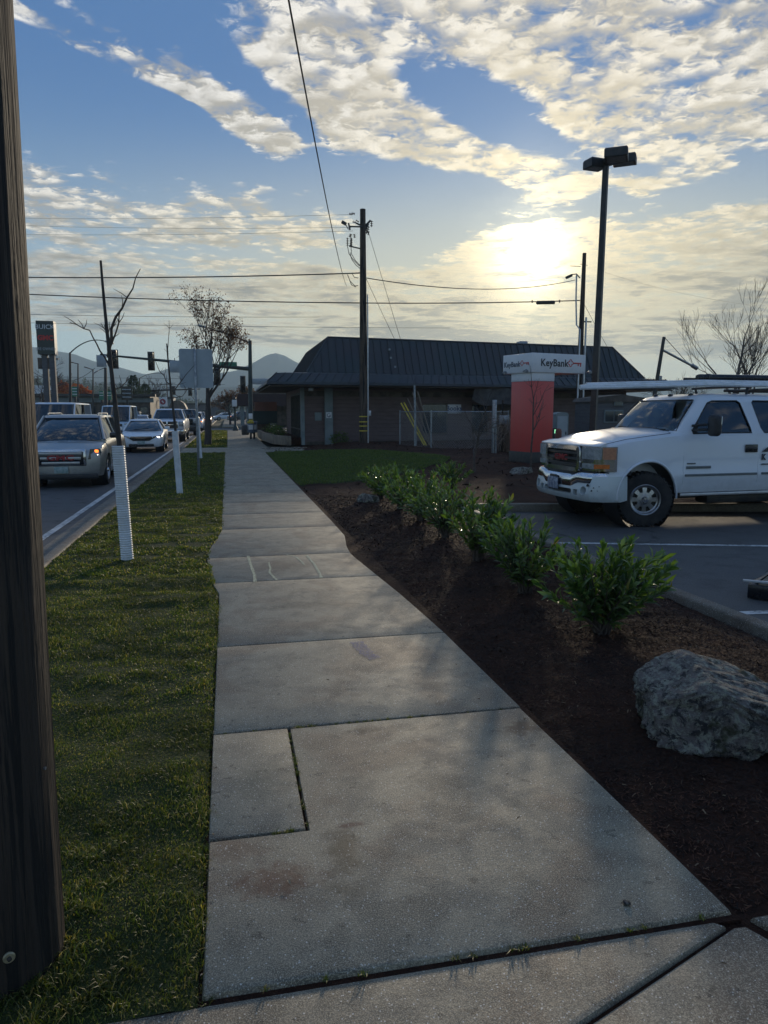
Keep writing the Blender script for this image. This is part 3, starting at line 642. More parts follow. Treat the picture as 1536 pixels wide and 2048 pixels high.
# ---------------------------------------------------------------- grass, mulch, shrubs, stones
def blades(X, Y, Z, h, wd, lean, rg):
    n = len(X); th = rg.uniform(0, 2 * np.pi, n); ln = lean * rg.uniform(0.2, 1.3, n); a2 = rg.uniform(0, 2 * np.pi, n)
    base = np.stack([X, Y, Z], 1); side = np.stack([np.cos(th), np.sin(th), np.zeros(n)], 1) * (wd / 2)[:, None]
    ld = np.stack([np.cos(a2), np.sin(a2), np.zeros(n)], 1)
    mid = base + ld * (ln * h * 0.35)[:, None]; mid[:, 2] += h * 0.6
    tip = base + ld * (ln * h * 1.05)[:, None]; tip[:, 2] += h * (1.0 - 0.35 * np.minimum(ln, 1))
    V = np.stack([base - side, base + side, mid + side * 0.8, mid - side * 0.8, tip], 1).reshape(-1, 3)
    o = (np.arange(n) * 5)[:, None]
    F = np.concatenate([o + np.array([[0, 1, 2]]), o + np.array([[0, 2, 3]]), o + np.array([[3, 2, 4]])], 0)
    return V, F
def nz(X, Y, s, seed=0.0): return np.array([noise.noise(Vector((x * s, y * s, seed))) for x, y in zip(X, Y)])
# verge lawn: denser and finer near the camera
def verge_grass():
    Vs = []; Fs = []; off = 0
    for y0, y1, n, hm, wm in ((1.90, 4.0, 72000, 0.018, 0.0030), (4.0, 7.5, 56000, 0.020, 0.0050), (7.5, 14, 36000, 0.026, 0.010), (14, 29.8, 28000, 0.032, 0.02)):
        Y = rng.uniform(y0, y1, n); T = rng.uniform(0, 1, n); X = -1.97 + T * (np.interp(Y, [1.9, 6.6, 7.05, 8.3, 8.8, 10.2, 30], [-0.115, -0.115, -0.185, -0.275, -0.265, -0.125, -0.155]) + 1.97 + 0.02)
        cl = nz(X, Y, 6.0, 1.0); pt = nz(X, Y, 1.2, 4.0); keep = (cl * 0.6 + pt * 0.5 + rng.uniform(-0.25, 0.75, n)) > -0.16
        X, Y, cl, pt = X[keep], Y[keep], cl[keep], pt[keep]
        near_edge = np.clip((X + 0.35) / 0.25, 0, 1)
        h = hm * (1 + 0.9 * cl + 0.35 * pt + 0.45 * near_edge) * rng.uniform(0.5, 1.35, len(X)); h = np.clip(h, 0.012, 0.11)
        Z = np.array([vz(x, y) for x, y in zip(X, Y)]) - 0.004
        V, F = blades(X, Y, Z, h, wm * rng.uniform(0.7, 1.4, len(X)), 0.9 + 0 * X, rng); Vs.append(V); Fs.append(F + off); off += len(V)
    # ragged tufts round the pole foot and along the front edge
    X = []; Y = []
    for i in range(60):
        cx, cy = (rng.uniform(-1.0, -0.3), rng.uniform(1.93, 2.2)) if i < 38 else (rng.uniform(-0.6, -0.42), rng.uniform(2.1, 3.0))
        X += list(cx + rng.normal(0, 0.02, 40)); Y += list(cy + rng.normal(0, 0.02, 40))
    X = np.array(X); Y = np.maximum(np.array(Y), 1.925); Z = np.array([vz(x, y) for x, y in zip(X, Y)]) - 0.004
    V, F = blades(X, Y, Z, rng.uniform(0.020, 0.050, len(X)), rng.uniform(0.003, 0.0045, len(X)), 1.1 + 0 * X, rng); Vs.append(V); Fs.append(F + off)
    np_mesh('grass', np.concatenate(Vs), np.concatenate(Fs), M['grass'], kind='stuff')
verge_grass()
def more_grass():
    n = 12000; X = rng.uniform(-1.95, -0.08, n); Y = rng.uniform(33.95, 64, n)
    V, F = blades(X, Y, np.array([vz(x, y) for x, y in zip(X, Y)]), rng.uniform(0.03, 0.07, n), rng.uniform(0.02, 0.05, n), 0.8 + 0 * X, rng)
    np_mesh('grass', V, F, M['grass'], kind='stuff')
    X = rng.uniform(1.4, 7.0, 60000); Y = rng.uniform(15.9, 29.6, 60000)
    k = np.array([in_poly(LAWN, x, y) for x, y in zip(X, Y)]); X, Y = X[k], Y[k]
    V, F = blades(X, Y, np.array([bz(x, y) + 0.03 for x, y in zip(X, Y)]), rng.uniform(0.03, 0.055, len(X)), rng.uniform(0.012, 0.025, len(X)), 0.8 + 0 * X, rng)
    np_mesh('grass', V, F, M['lawn'], kind='stuff')
more_grass()
def weeds():                                      # weeds and grit in the open joints
    pts = []
    for i in range(26): y = rng.uniform(2.72, 3.62); pts.append((0.263 + 0.004 * rng.normal(), y))
    for i in range(10): pts.append((rng.uniform(0.12, 0.25), 2.697))
    for i in range(24): pts.append((rng.uniform(0.2, 0.95) if i < 14 else rng.uniform(-0.1, 1.5), 3.65))
    for i in range(12): pts.append((rng.uniform(-0.1, 1.5), 1.915))
    X = []; Y = []
    for p in pts:
        X += list(p[0] + rng.normal(0, 0.005, 14)); Y += list(p[1] + rng.normal(0, 0.004, 14))
    X = np.array(X); Y = np.array(Y); V, F = blades(X, Y, 0 * X - 0.012, rng.uniform(0.008, 0.024, len(X)), rng.uniform(0.002, 0.004, len(X)), 1.2 + 0 * X, rng)
    np_mesh('weeds', V, F, M['grass'], kind='stuff')
weeds()
def chips():
    Vs = []; Fs = []; off = 0
    for y0, y1, n, s, xa in ((1.96, 4.5, 34000, 0.008, None), (4.5, 8, 24000, 0.011, None), (8, 14, 14000, 0.018, None), (14, 33, 6000, 0.05, 18)):
        Y = rng.uniform(y0, y1, n); x0 = np.interp(Y, [1.9, 3.6, 5.1, 6.2, 7.2, 8.2, 8.7, 9.5, 11, 30], [1.60, 1.57, 1.55, 1.50, 1.43, 1.36, 1.39, 1.49, 1.50, 1.44]) + 0.012
        X = x0 + rng.uniform(0, 1, n) * ((xa or 3.88) - x0)
        if xa: k = np.array([not in_poly(LAWN, x, y) for x, y in zip(X, Y)]); X, Y = X[k], Y[k]; n = len(X)
        Z = np.array([bz(x, y) for x, y in zip(X, Y)]) + 0.003
        L = s * rng.uniform(0.5, 1.9, n); W = s * 0.28 * rng.uniform(0.5, 1.4, n); th = rng.uniform(0, np.pi, n); ti = rng.normal(0, 0.28, n)
        a = np.stack([np.cos(th) * np.cos(ti), np.sin(th) * np.cos(ti), np.sin(ti)], 1) * L[:, None]; b = np.stack([-np.sin(th), np.cos(th), rng.normal(0, 0.3, n)], 1) * W[:, None]
        c = np.stack([X, Y, Z + np.abs(np.sin(ti)) * L * 0.6], 1)
        V = np.stack([c - a - b * 0.6, c + a - b, c + a * 0.9 + b, c - a + b], 1).reshape(-1, 3); o = (np.arange(n) * 4)[:, None]
        Vs.append(V); Fs.append(o + np.array([[0, 1, 2, 3]]) + off); off += len(V)
    np_mesh('mulch', np.concatenate(Vs), np.concatenate(Fs), M['chip'], kind='stuff')
chips()
def leaf_batch(P_, D, N, L, W, curl=0.25):         # folded elliptic leaves: base P_, direction D, normal N
    n = len(P_); S_ = np.cross(D, N); S_ /= np.linalg.norm(S_, axis=1)[:, None] + 1e-9
    N = np.cross(S_, D)
    rows = [(0.0, 0.10, 0), (0.33, 0.9, 0.06), (0.68, 0.85, 0.03), (1.0, 0.08, -0.18)]
    pts = []
    for t, w_, c in rows:
        cen = P_ + D * (L * t)[:, None] + N * (L * c * curl * 3)[:, None]
        lift = N * (W * 0.22 * w_)[:, None]
        pts += [cen + S_ * (W * w_ / 2)[:, None] + lift, cen, cen - S_ * (W * w_ / 2)[:, None] + lift]
    V = np.stack(pts, 1).reshape(-1, 3); o = (np.arange(n) * 12)[:, None]
    F = np.concatenate([o + np.array([[r * 3 + c, r * 3 + c + 1, (r + 1) * 3 + c + 1, (r + 1) * 3 + c]]) for r in range(3) for c in range(2)], 0)
    return V, F
def unit(v): return v / (np.linalg.norm(v, axis=1)[:, None] + 1e-9)
def laurel(name, x, y, rad, h, nst, seed, label, tilt=(0, 0), Ls=0.115):
    rg = np.random.default_rng(seed); z0 = bz(x, y)
    root = E(name, (x, y, z0), label, 'shrub', 'laurel shrubs planted in the mulch bed')
    st = MB(); P_ = []; D = []; N = []; L = []; W = []
    for i in range(nst):
        az = rg.uniform(0, 2 * np.pi); out = rad * (rg.uniform(0.05, 1.0) ** 0.7); top = h * rg.uniform(0.72, 1.05) * (1 - 0.38 * (out / rad) ** 2)
        dx, dy = math.cos(az) * out + tilt[0] * top, math.sin(az) * out + tilt[1] * top
        pts = [Vector((rg.normal(0, 0.03), rg.normal(0, 0.03), -0.02)), Vector((dx * 0.25, dy * 0.25, top * 0.35)), Vector((dx * 0.66, dy * 0.66, top * 0.7)), Vector((dx, dy, top))]
        st.tube(pts, [0.008, 0.006, 0.004, 0.002], 5)
        nl = int(rg.integers(17, 26))
        for k in range(nl):
            t = 0.16 + 0.84 * (k + rg.uniform(0, 1)) / nl; s = t * 3; a = min(2, int(s)); p = pts[a].lerp(pts[a + 1], s - a); d = (pts[a + 1] - pts[a]).normalized()
            phi = k * 2.4 + rg.normal(0, 0.3); o = Vector((math.cos(phi), math.sin(phi), 0)); o = (o - d * o.dot(d)).normalized()
            spread = lerp(1.05, 0.38, t); ld = (d * math.cos(spread) + o * math.sin(spread)).normalized(); ld = (ld + Vector(rg.normal(0, 0.12, 3))).normalized()
            P_.append(p); D.append(ld); N.append((d - ld * d.dot(ld)) + Vector(rg.normal(0, 0.15, 3))); L.append(Ls * rg.uniform(0.7, 1.25) * (0.75 if t > 0.93 else 1)); W.append(Ls * rg.uniform(0.22, 0.30))
    V, F = leaf_batch(np.array(P_), unit(np.array(D)), unit(np.array(N)), np.array(L), np.array(W))
    np_mesh('foliage', V, F, M['laurel'], True, parent=root)
    st.build('stem', M['twig'], root)
    return root
laurel('laurel_shrub', 2.66, 4.76, 0.56, 0.70, 56, 3, 'nearest laurel shrub, widest, with a branch reaching right over the kerb', (0.20, 0.05), 0.125)
laurel('laurel_shrub', 2.60, 6.02, 0.42, 0.74, 42, 4, 'second laurel shrub from the camera, just behind the nearest one', (-0.12, 0.08), 0.105)
laurel('laurel_shrub', 2.64, 7.45, 0.46, 0.78, 40, 5, 'third laurel shrub from the camera, in the middle of the row', (0.10, -0.10), 0.12)
laurel('laurel_shrub', 2.72, 8.95, 0.52, 0.82, 40, 6, 'fourth laurel shrub from the camera, tall with pale upright shoots', (-0.06, 0.14), 0.10)
laurel('laurel_shrub', 2.80, 10.4, 0.56, 0.76, 34, 8, 'fifth laurel shrub from the camera, merging with its neighbours')
laurel('laurel_shrub', 2.80, 11.8, 0.54, 0.72, 34, 9, 'laurel shrub near the far end of the row, second to last')
laurel('laurel_shrub', 2.75, 13.2, 0.48, 0.66, 30, 10, 'farthest laurel shrub of the row, beside the small grey stone')
laurel('laurel_shrub', 4.6, 14.6, 0.42, 0.58, 24, 12, 'small laurel shrub standing apart at the edge of the lawn')
def rock_mat(name, c1, c2, lich, dark, moss):
    m, w, bs, out = newmat(name); v = objc(w)
    n = w.noise(v, 3.5, 6, 0.65, 0.5); n2 = w.noise(v, 24, 6, 0.8, 0.4); n3 = w.noise(w.vm('ADD', v, (4, 4, 4)), 17, 6, 0.8, 0.5); vr = w.vor(v, 34)[0]; n4 = w.noise(w.vm('ADD', v, (9, 1, 4)), 4, 4, 0.7)
    col = w.mix(w.mr(n, 0.42, 0.58, 0, 1), c1 + (1,), c2 + (1,)); col = w.mix(w.mr(n2, 0.49, 0.56, 0, 0.9), col, lich + (1,))
    col = w.mix(w.mr(n3, 0.52, 0.58, 0, 0.9), col, dark + (1,)); col = w.mix(w.mr(n4, 0.58, 0.63, 0, 0.8), col, moss + (1,))
    w.put(bs.inputs['Base Color'], col); bs.inputs['Roughness'].default_value = 0.85
    bump(w, bs, w.m('ADD', w.m('MULTIPLY', n2, 1.2), w.m('ADD', n3, w.m('MULTIPLY', vr, 0.3))), 0.09); return m
M['rock'] = rock_mat('rock', (0.34, 0.295, 0.265), (0.20, 0.18, 0.165), (0.60, 0.60, 0.47), (0.04, 0.038, 0.04), (0.06, 0.065, 0.015))
def boulder(name, loc, size, rz, seed, label, pts=None, cat='boulder', sub=6, amp=1.0, group=None):
    bm = bmesh.new(); bmesh.ops.create_icosphere(bm, subdivisions=sub, radius=1)
    rg = random.Random(seed); planes = []
    for i in range(13):
        d = Vector((rg.gauss(0, 1), rg.gauss(0, 1), rg.gauss(0, 0.8))).normalized(); planes.append((d, rg.uniform(0.62, 0.9)))
    for v in bm.verts:
        p = v.co.copy(); r = 1.0
        for d, k in planes:
            q = p.dot(d)
            if q > k: r = min(r, k / q)
        p *= r
        nn = Vector((seed, seed * 2.1, 0))
        p *= 1 + amp * (0.02 * abs(noise.noise(p * 5 + nn)) * 4 + 0.10 * noise.noise(p * 1.6 + nn) + 0.06 * noise.noise(p * 3.7 + nn) + 0.035 * noise.noise(p * 8 + nn) + 0.018 * noise.noise(p * 18 + nn) + 0.01 * noise.noise(p * 40 + nn))
        if pts: p = pts(p)
        v.co = Vector((p.x * size[0], p.y * size[1], p.z * size[2]))
    me = bpy.data.meshes.new(name); bm.to_mesh(me); bm.free(); me.shade_smooth(); me.materials.append(M['rock'])
    o = bpy.data.objects.new(name, me); COL.objects.link(o); o.location = loc; o.rotation_euler = (0, 0, rz)
    return tag(o, label, cat, group)
boulder('boulder', (2.47, 3.12, 0.11), (0.53, 0.36, 0.25), R(-12), 5, 'large grey lichen-covered boulder in the mulch at the right edge', lambda p: Vector((p.x, p.y, p.z * (0.80 if p.z > 0 else 1) + (0.55 * max(0, 1 - abs(p.x + 0.30) / 0.85) ** 1.2 if p.z > 0 else 0) - 0.08)), sub=7, amp=1.1)
boulder('stone', (2.47, 12.9, 0.03), (0.22, 0.18, 0.15), 0.4, 8, 'small grey stone at the sidewalk side of the farthest laurel', sub=4, cat='stone')
boulder('stone', (7.1, 16.9, 0.12), (0.42, 0.3, 0.22), 0.4, 9, 'dark rounded stone lying in the mulch before the red kiosk', sub=4, cat='stone')
px = [(545, 905), (572, 906), (605, 906), (630, 904), (668, 908), (740, 910), (775, 911), (697, 905)]
for i, p in enumerate(px):
    q = G(*p); boulder('stone', (q.x, q.y, 0.02), (0.2, 0.14, 0.07), rnd.random() * 3, 20 + i, 'small pale flat stone edging the far mulch strip', sub=2, cat='stone', group='pale edging stones')
boulder('stone', (1.27, 2.02, 0.006), (0.012, 0.017, 0.008), 0.3, 31, 'tiny dark pebble lying on the nearest sidewalk panel', sub=2, cat='pebble')
def litter():
    rg = np.random.default_rng(77); P_ = []
    for i in range(150):
        y = rg.uniform(1.5, 12) ; e = rg.uniform(0, 1)
        x = (-0.12 - abs(rg.normal(0, 0.5))) if e < 0.45 else ((rg.uniform(-0.1, 1.5)) if e < 0.62 else float(xr(y)) + rg.normal(0.1, 0.25))
        z = 0.012 if -0.1 < x < float(xr(y)) else (bz(x, y) + 0.012 if x > 1 else vz(x, y) + 0.025)
        P_.append((x, y, z if y > 1.93 else -0.006))
    for i in range(120): y = rg.uniform(1.95, 9); P_.append((float(xl(y)) + abs(rg.normal(0, 0.015)), y, 0.006))
    P_ = np.array(P_); n = len(P_); th = rg.uniform(0, 6.28, n); D = np.stack([np.cos(th), np.sin(th), rg.uniform(-0.05, 0.25, n)], 1)
    sz = np.where(np.arange(n) < 150, rg.uniform(0.008, 0.026, n), rg.uniform(0.006, 0.016, n))
    V, F = leaf_batch(P_, unit(D), unit(np.stack([rg.normal(0, 0.2, n), rg.normal(0, 0.2, n), np.ones(n)], 1)), sz, sz * rg.uniform(0.2, 0.6, n)); np_mesh('leaf_litter', V, F, M['litter'], kind='stuff')
M['litter'] = leaf_mat('litter', [(0, (0.05, 0.03, 0.015)), (0.5, (0.16, 0.10, 0.05)), (0.85, (0.30, 0.23, 0.13)), (1, (0.6, 0.55, 0.45))], 0.8, 0.2, (1.3, 1.1, 0.8))
litter()
# ---------------------------------------------------------------- trees
def tree(name, loc, label, cat='tree', group=None, seed=1, h=6.0, r0=0.1, lean=(0, 0), fork=1.8, spread=0.5, levels=4, kids=3, leafn=0, leafs=0.08, leafm='dry_leaf', bark='bark', up=0.35, shrink=0.68, first=0.35, wig=0.12, rmin=0.004, forks=None, tipn=1):
    rg = random.Random(seed); root = E(name, loc, label, cat, group); tk = MB(); br = MB(); tips = []
    def grow(p, d, L, r, lv):
        n = 5 if lv == 0 else 4; pts = [p.copy()]; rs = [r]; q = p.copy(); dd = d.copy(); nodes = []
        for i in range(n):
            dd = (dd + Vector((rg.gauss(0, wig), rg.gauss(0, wig), rg.gauss(0, wig) + up * 0.12))).normalized(); q = q + dd * (L / n); pts.append(q.copy()); t = (i + 1) / n
            rs.append(max(rmin * 0.7, r * (1 - 0.5 * t))); nodes.append((q.copy(), dd.copy(), max(rmin, r * (1 - 0.5 * t)), t))
        (tk if lv == 0 else br).tube(pts, rs, 9 if lv == 0 else (6 if lv == 1 else (4 if lv == 2 else 3)), cap=lv == 0)
        if lv >= levels - 1:
            for nd in nodes[-2:]: tips.append((nd[0], nd[1]))
            if lv >= levels - 1: return
        for i in range(kids + (2 if lv == 0 else 0)):
            t = rg.uniform(first if lv == 0 else 0.3, 1.0); j = min(n - 1, int(t * n)); nd = nodes[j]
            a = rg.uniform(0, 6.283); o = Vector((math.cos(a), math.sin(a), 0.0)); o = (o - nd[1] * o.dot(nd[1])); o = o.normalized() if o.length > 0.1 else Vector((1, 0, 0))
            sp = spread * rg.uniform(0.7, 1.35); nd_ = (nd[1] * math.cos(sp) + o * math.sin(sp) + Vector((0, 0, up * 0.5))).normalized()
            grow(nd[0], nd_, L * shrink * rg.uniform(0.7, 1.1) * (1.0 if lv else (1.15 - 0.5 * t) * 0.95), nd[2] * 0.62, lv + 1)
        grow(nodes[-1][0], nodes[-1][1], L * shrink * 0.8, nodes[-1][2] * 0.9, lv + 1)
    d0 = Vector((lean[0], lean[1], 1)).normalized()
    grow(Vector((0, 0, -0.1)), d0, h, r0, 0)
    tk.build('trunk', M[bark], root, smooth=60)
    br.build('branches', M[bark], root, smooth=0, recalc=False)
    if leafn:
        rg2 = np.random.default_rng(seed); P_ = []; D = []; N = []
        for p, d in tips:
            for k in range(leafn):
                P_.append(np.array(p - d * rg2.uniform(0, 0.5) * h * 0.08) + rg2.normal(0, 0.05 + leafs * 0.5, 3)); D.append(rg2.normal(0, 1, 3) + np.array((0, 0, -0.7))); N.append(rg2.normal(0, 1, 3))
        n = len(P_); V, F = leaf_batch(np.array(P_), unit(np.array(D)), unit(np.array(N)), leafs * rg2.uniform(0.7, 1.3, n), leafs * 0.6 * rg2.uniform(0.7, 1.3, n))
        np_mesh('crown', V, F, M[leafm], parent=root)
    return root
# young staked street trees with white trunk guards
def sapling(loc, label, h, guard_h, ribbed, seed, limbs, lean=(0, 0), gr=0.062, shoots=True):
    root = E('young_tree', loc, label, 'young tree', 'newly planted trees along the verge'); rg = random.Random(seed)
    def P(t): return Vector((lean[0] * t + 0.02 * math.sin(t * 5), lean[1] * t, t * h - 0.1))
    MB().tube([P(i / 14) for i in range(15)], [lerp(0.040, 0.012, i / 14) for i in range(15)], 10).build('trunk', M['bark'], root, smooth=60)
    for t0, pts, r in limbs:
        b = P(t0); q = [b] + [b + Vector(p) for p in pts]; fine = []
        for a, c in zip(q[:-1], q[1:]):
            for i in range(3): fine.append(a.lerp(c, i / 3) + Vector((rg.gauss(0, 0.008), rg.gauss(0, 0.008), rg.gauss(0, 0.008))))
        fine.append(q[-1]); mb = MB(); mb.tube(fine, [lerp(r, 0.004, i / (len(fine) - 1)) for i in range(len(fine))], 6)
        if shoots:
            for k in range(4):
                p = rg.choice(fine[1:-1]); e = p + Vector((rg.gauss(0, 0.06), rg.gauss(0, 0.05), rg.uniform(0.05, 0.16))); mb.tube([p, p.lerp(e, 0.5) + Vector((0.01, 0, 0)), e], [0.005, 0.004, 0.002], 4)
        mb.build('branch', M['twig'], root)
    if ribbed:
        prof = []; n = int(guard_h / 0.026)
        for i in range(n): z = i * 0.026; prof += [(gr, z), (gr + 0.007, z + 0.006), (gr + 0.007, z + 0.014), (gr, z + 0.020)]
        mb = MB(Matrix.Translation((0, 0, -0.02)) @ Matrix.Shear('XY', 4, (lean[0] / h, lean[1] / h))); mb.lathe(prof, 22); mb.lathe([(gr - 0.004, 0), (gr - 0.004, n * 0.026 - 0.006)], 22)
    else:
        mb = MB(Matrix.Translation((0, 0, -0.02)) @ Matrix.Shear('XY', 4, (lean[0] / h, lean[1] / h))); mb.lathe([(gr, 0), (gr, guard_h), (gr - 0.005, guard_h), (gr - 0.005, 0)], 20)
    mb.build('trunk_guard', M['white_pvc'], root, smooth=50); return root
tp = G(255, 1120)
sapling((tp.x, tp.y, 0), 'nearest young tree in a ribbed white drainpipe trunk guard', 3.32, 1.32, True, 3,
        [(0.66, [(-0.12, 0.05, 0.20), (-0.20, 0.1, 0.42), (-0.42, 0.15, 0.50)], 0.012), (0.70, [(0.03, 0, 0.30), (0.22, -0.05, 0.62), (0.36, -0.05, 0.92)], 0.022),
         (0.72, [(0.09, 0.02, 0.30), (0.20, 0.0, 0.55)], 0.012), (0.60, [(0.08, 0, 0.0), (0.15, 0, 0.12)], 0.007), (0.80, [(-0.03, 0.2, -0.1), (-0.10, 0.3, 0.05)], 0.008)], (-0.10, 0.0))
tp = G(360, 988)
sapling((tp.x, tp.y, 0), 'slim young tree in a smooth white guard left of the sign post', 3.05, 1.28, False, 5,
        [(0.74, [(-0.18, 0, 0.25), (-0.28, 0, 0.5)], 0.012), (0.70, [(0.2, 0.05, 0.2), (0.45, 0, 0.5)], 0.012), (0.9, [(0.02, 0, 0.3), (0.05, 0, 0.75)], 0.01), (0.66, [(0.2, 0, 0.02), (0.33, 0, 0.2)], 0.008)], (-0.12, 0.0))
tp = G(402, 917)
sapling((tp.x, tp.y, 0), 'farthest young tree with a narrow white guard behind the sign post', 2.6, 1.45, False, 6,
        [(0.8, [(-0.2, 0, 0.3)], 0.01), (0.7, [(0.2, 0.05, 0.3)], 0.01)], (-0.12, 0.0), 0.05)
def street_tree():
    tp = G(415, 890)
    r = tree('street_tree', (tp.x, tp.y, 0), 'street tree with sparse brown leaves on a small grass patch', seed=21, h=2.9, r0=0.19, levels=5, kids=3, spread=0.50, shrink=0.82, up=0.45, leafn=4, leafs=0.085, first=0.6, rmin=0.008, wig=0.11)
street_tree()
# bare saplings in the far bed
q = G(948, 955); tree('bare_sapling', (q.x, q.y, 0.1), 'thin bare sapling in the far mulch bed left of the kiosk', 'sapling', seed=4, h=1.25, r0=0.035, levels=4, kids=4, spread=0.75, shrink=0.6, up=0.1, bark='twig', rmin=0.004)
q = G(1066, 948); tree('bare_sapling', (q.x - 0.25, q.y - 0.5, 0.05), 'thin bare sapling standing in front of the red kiosk column', 'sapling', seed=9, h=2.0, r0=0.03, levels=3, kids=4, spread=0.6, shrink=0.42, up=0.25, bark='twig', rmin=0.005)
M['pale_twig'] = pm('pale_twig', (0.30, 0.22, 0.16), (0.18, 0.13, 0.10), 10, 0.5)
def weeping():
    q = G(938, 900); root = E('bare_shrub', (q.x, q.y - 4.5, 0.1), 'tangled bare arching shrub between lawn and kiosk', 'shrub'); rg = random.Random(5); mb = MB()
    for i in range(120):
        a = rg.uniform(0, 6.283); ro = rg.uniform(0.3, 1.05); hh = rg.uniform(0.8, 2.1); st = Vector((rg.gauss(0, 0.08), rg.gauss(0, 0.08), rg.uniform(0, 0.3)))
        e = Vector((math.cos(a) * ro, math.sin(a) * ro, hh * rg.uniform(0.15, 0.8))); m_ = Vector((e.x * 0.55, e.y * 0.55, hh)); pts = []
        for k in range(8): t = k / 7; pts.append(st * (1 - t) ** 2 + m_ * 2 * t * (1 - t) + e * t * t + Vector((rg.gauss(0, 0.02), rg.gauss(0, 0.02), rg.gauss(0, 0.02))))
        mb.tube(pts, [lerp(0.012, 0.006, k / 7) for k in range(8)], 4, cap=False)
        for k in range(2): p = pts[rg.randrange(3, 8)]; mb.tube([p, p + Vector((rg.gauss(0, 0.12), rg.gauss(0, 0.12), rg.gauss(-0.03, 0.1)))], [0.006, 0.004], 3, cap=False)
    mb.build('branches', M['pale_twig'], root, smooth=0, recalc=False)
weeping()
def bush(loc, r, h, n, label, mat='laurel', ls=0.09, group=None, name='bush', cat='bush'):
    root = E(name, loc, label, cat, group); rg = np.random.default_rng(int(abs(loc[0]) * 100) + n)
    u = unit(rg.normal(0, 1, (n, 3))); rr = rg.uniform(0.45, 1.0, n)[:, None] * (1 + 0.25 * np.sin(u[:, :1] * 5 + u[:, 1:2] * 4)); P_ = u * rr * np.array((r, r, h / 2)) + np.array((0, 0, h / 2))
    V, F = leaf_batch(P_, unit(u + rg.normal(0, 0.6, (n, 3))), unit(rg.normal(0, 1, (n, 3))), ls * rg.uniform(0.7, 1.3, n), ls * 0.5 * rg.uniform(0.7, 1.3, n)); V[:, 2] = np.maximum(V[:, 2], 0)
    np_mesh('foliage', V, F, M[mat], parent=root)
    MB().tube([(0, 0, -0.05), (0.02, 0, h * 0.6)], [0.04, 0.02], 6).build('stem', M['twig'], root); return root
# ---------------------------------------------------------------- the wooden pole beside the camera
POLE_LEAN = 0.0135
def near_pole():
    # right silhouette runs from photo (30, 0) to (125, 1870); the pole leans a touch
    base = Vector((-0.712, 2.20, 0)); root = E('utility_pole', base, 'massive dark weathered wooden pole at the left edge, nearest the camera', 'utility pole')
    rings = []; n = 72; hs = [i * 0.09 for i in range(110)]
    for z in hs:
        r = 0.168 - 0.0042 * z; ring = []
        for j in range(n):
            t = 2 * math.pi * j / n; p = Vector((math.cos(t) * 5.2, math.sin(t) * 5.2, z * 0.35)); rr = r + 0.0035 * noise.noise(p) + 0.0022 * noise.noise(p * 3 + Vector((3, 3, 0)))
            gsp = noise.noise(Vector((math.cos(t) * 16, math.sin(t) * 16, z * 0.5))); rr -= max(0, gsp - 0.28) * 0.03
            ring.append((math.cos(t) * rr + POLE_LEAN * z, math.sin(t) * rr, z - 0.05))
        rings.append(ring)
    MB().loft(rings).build('post', M['pole_wood'], root, smooth=60)
    # square washer with bolt, low on the camera side
    d = (Vector((0, 0, 0)) - base); a = math.atan2(d.y, d.x) + 0.06
    Mx = Matrix.Translation((math.cos(a) * 0.166, math.sin(a) * 0.166, 0.115)) @ Matrix.Rotation(a, 4, 'Z') @ Matrix.Rotation(R(90), 4, 'Y')
    mb = MB(); mb.lathe([(0.001, 0), (0.0165, 0), (0.0165, 0.004), (0.014, 0.007), (0.001, 0.007)], 20, Mx)
    wsh = mb.build('washer', M['brass'], root); MB().rbox((0, 0, 0.010), (0.011, 0.011, 0.010), 0.002, Mx @ Matrix.Rotation(0.5, 4, 'Z')).build('bolt', M['dark_metal'], wsh)
    for i, (z, aa) in enumerate(((1.16, 0.75), (0.62, 0.9), (2.05, 0.72))):
        Mx = Matrix.Translation((math.cos(a + aa) * 0.158, math.sin(a + aa) * 0.158, z)) @ Matrix.Rotation(a + aa, 4, 'Z') @ Matrix.Rotation(R(90), 4, 'Y')
        MB().lathe([(0.001, 0), (0.006, 0), (0.005, 0.014), (0.001, 0.014)], 8, Mx).build('nail', M['galv'], root)
M['brass'] = pm('brass', (0.50, 0.45, 0.30), (0.35, 0.31, 0.2), 40, 0.4, 0.5)
near_pole()
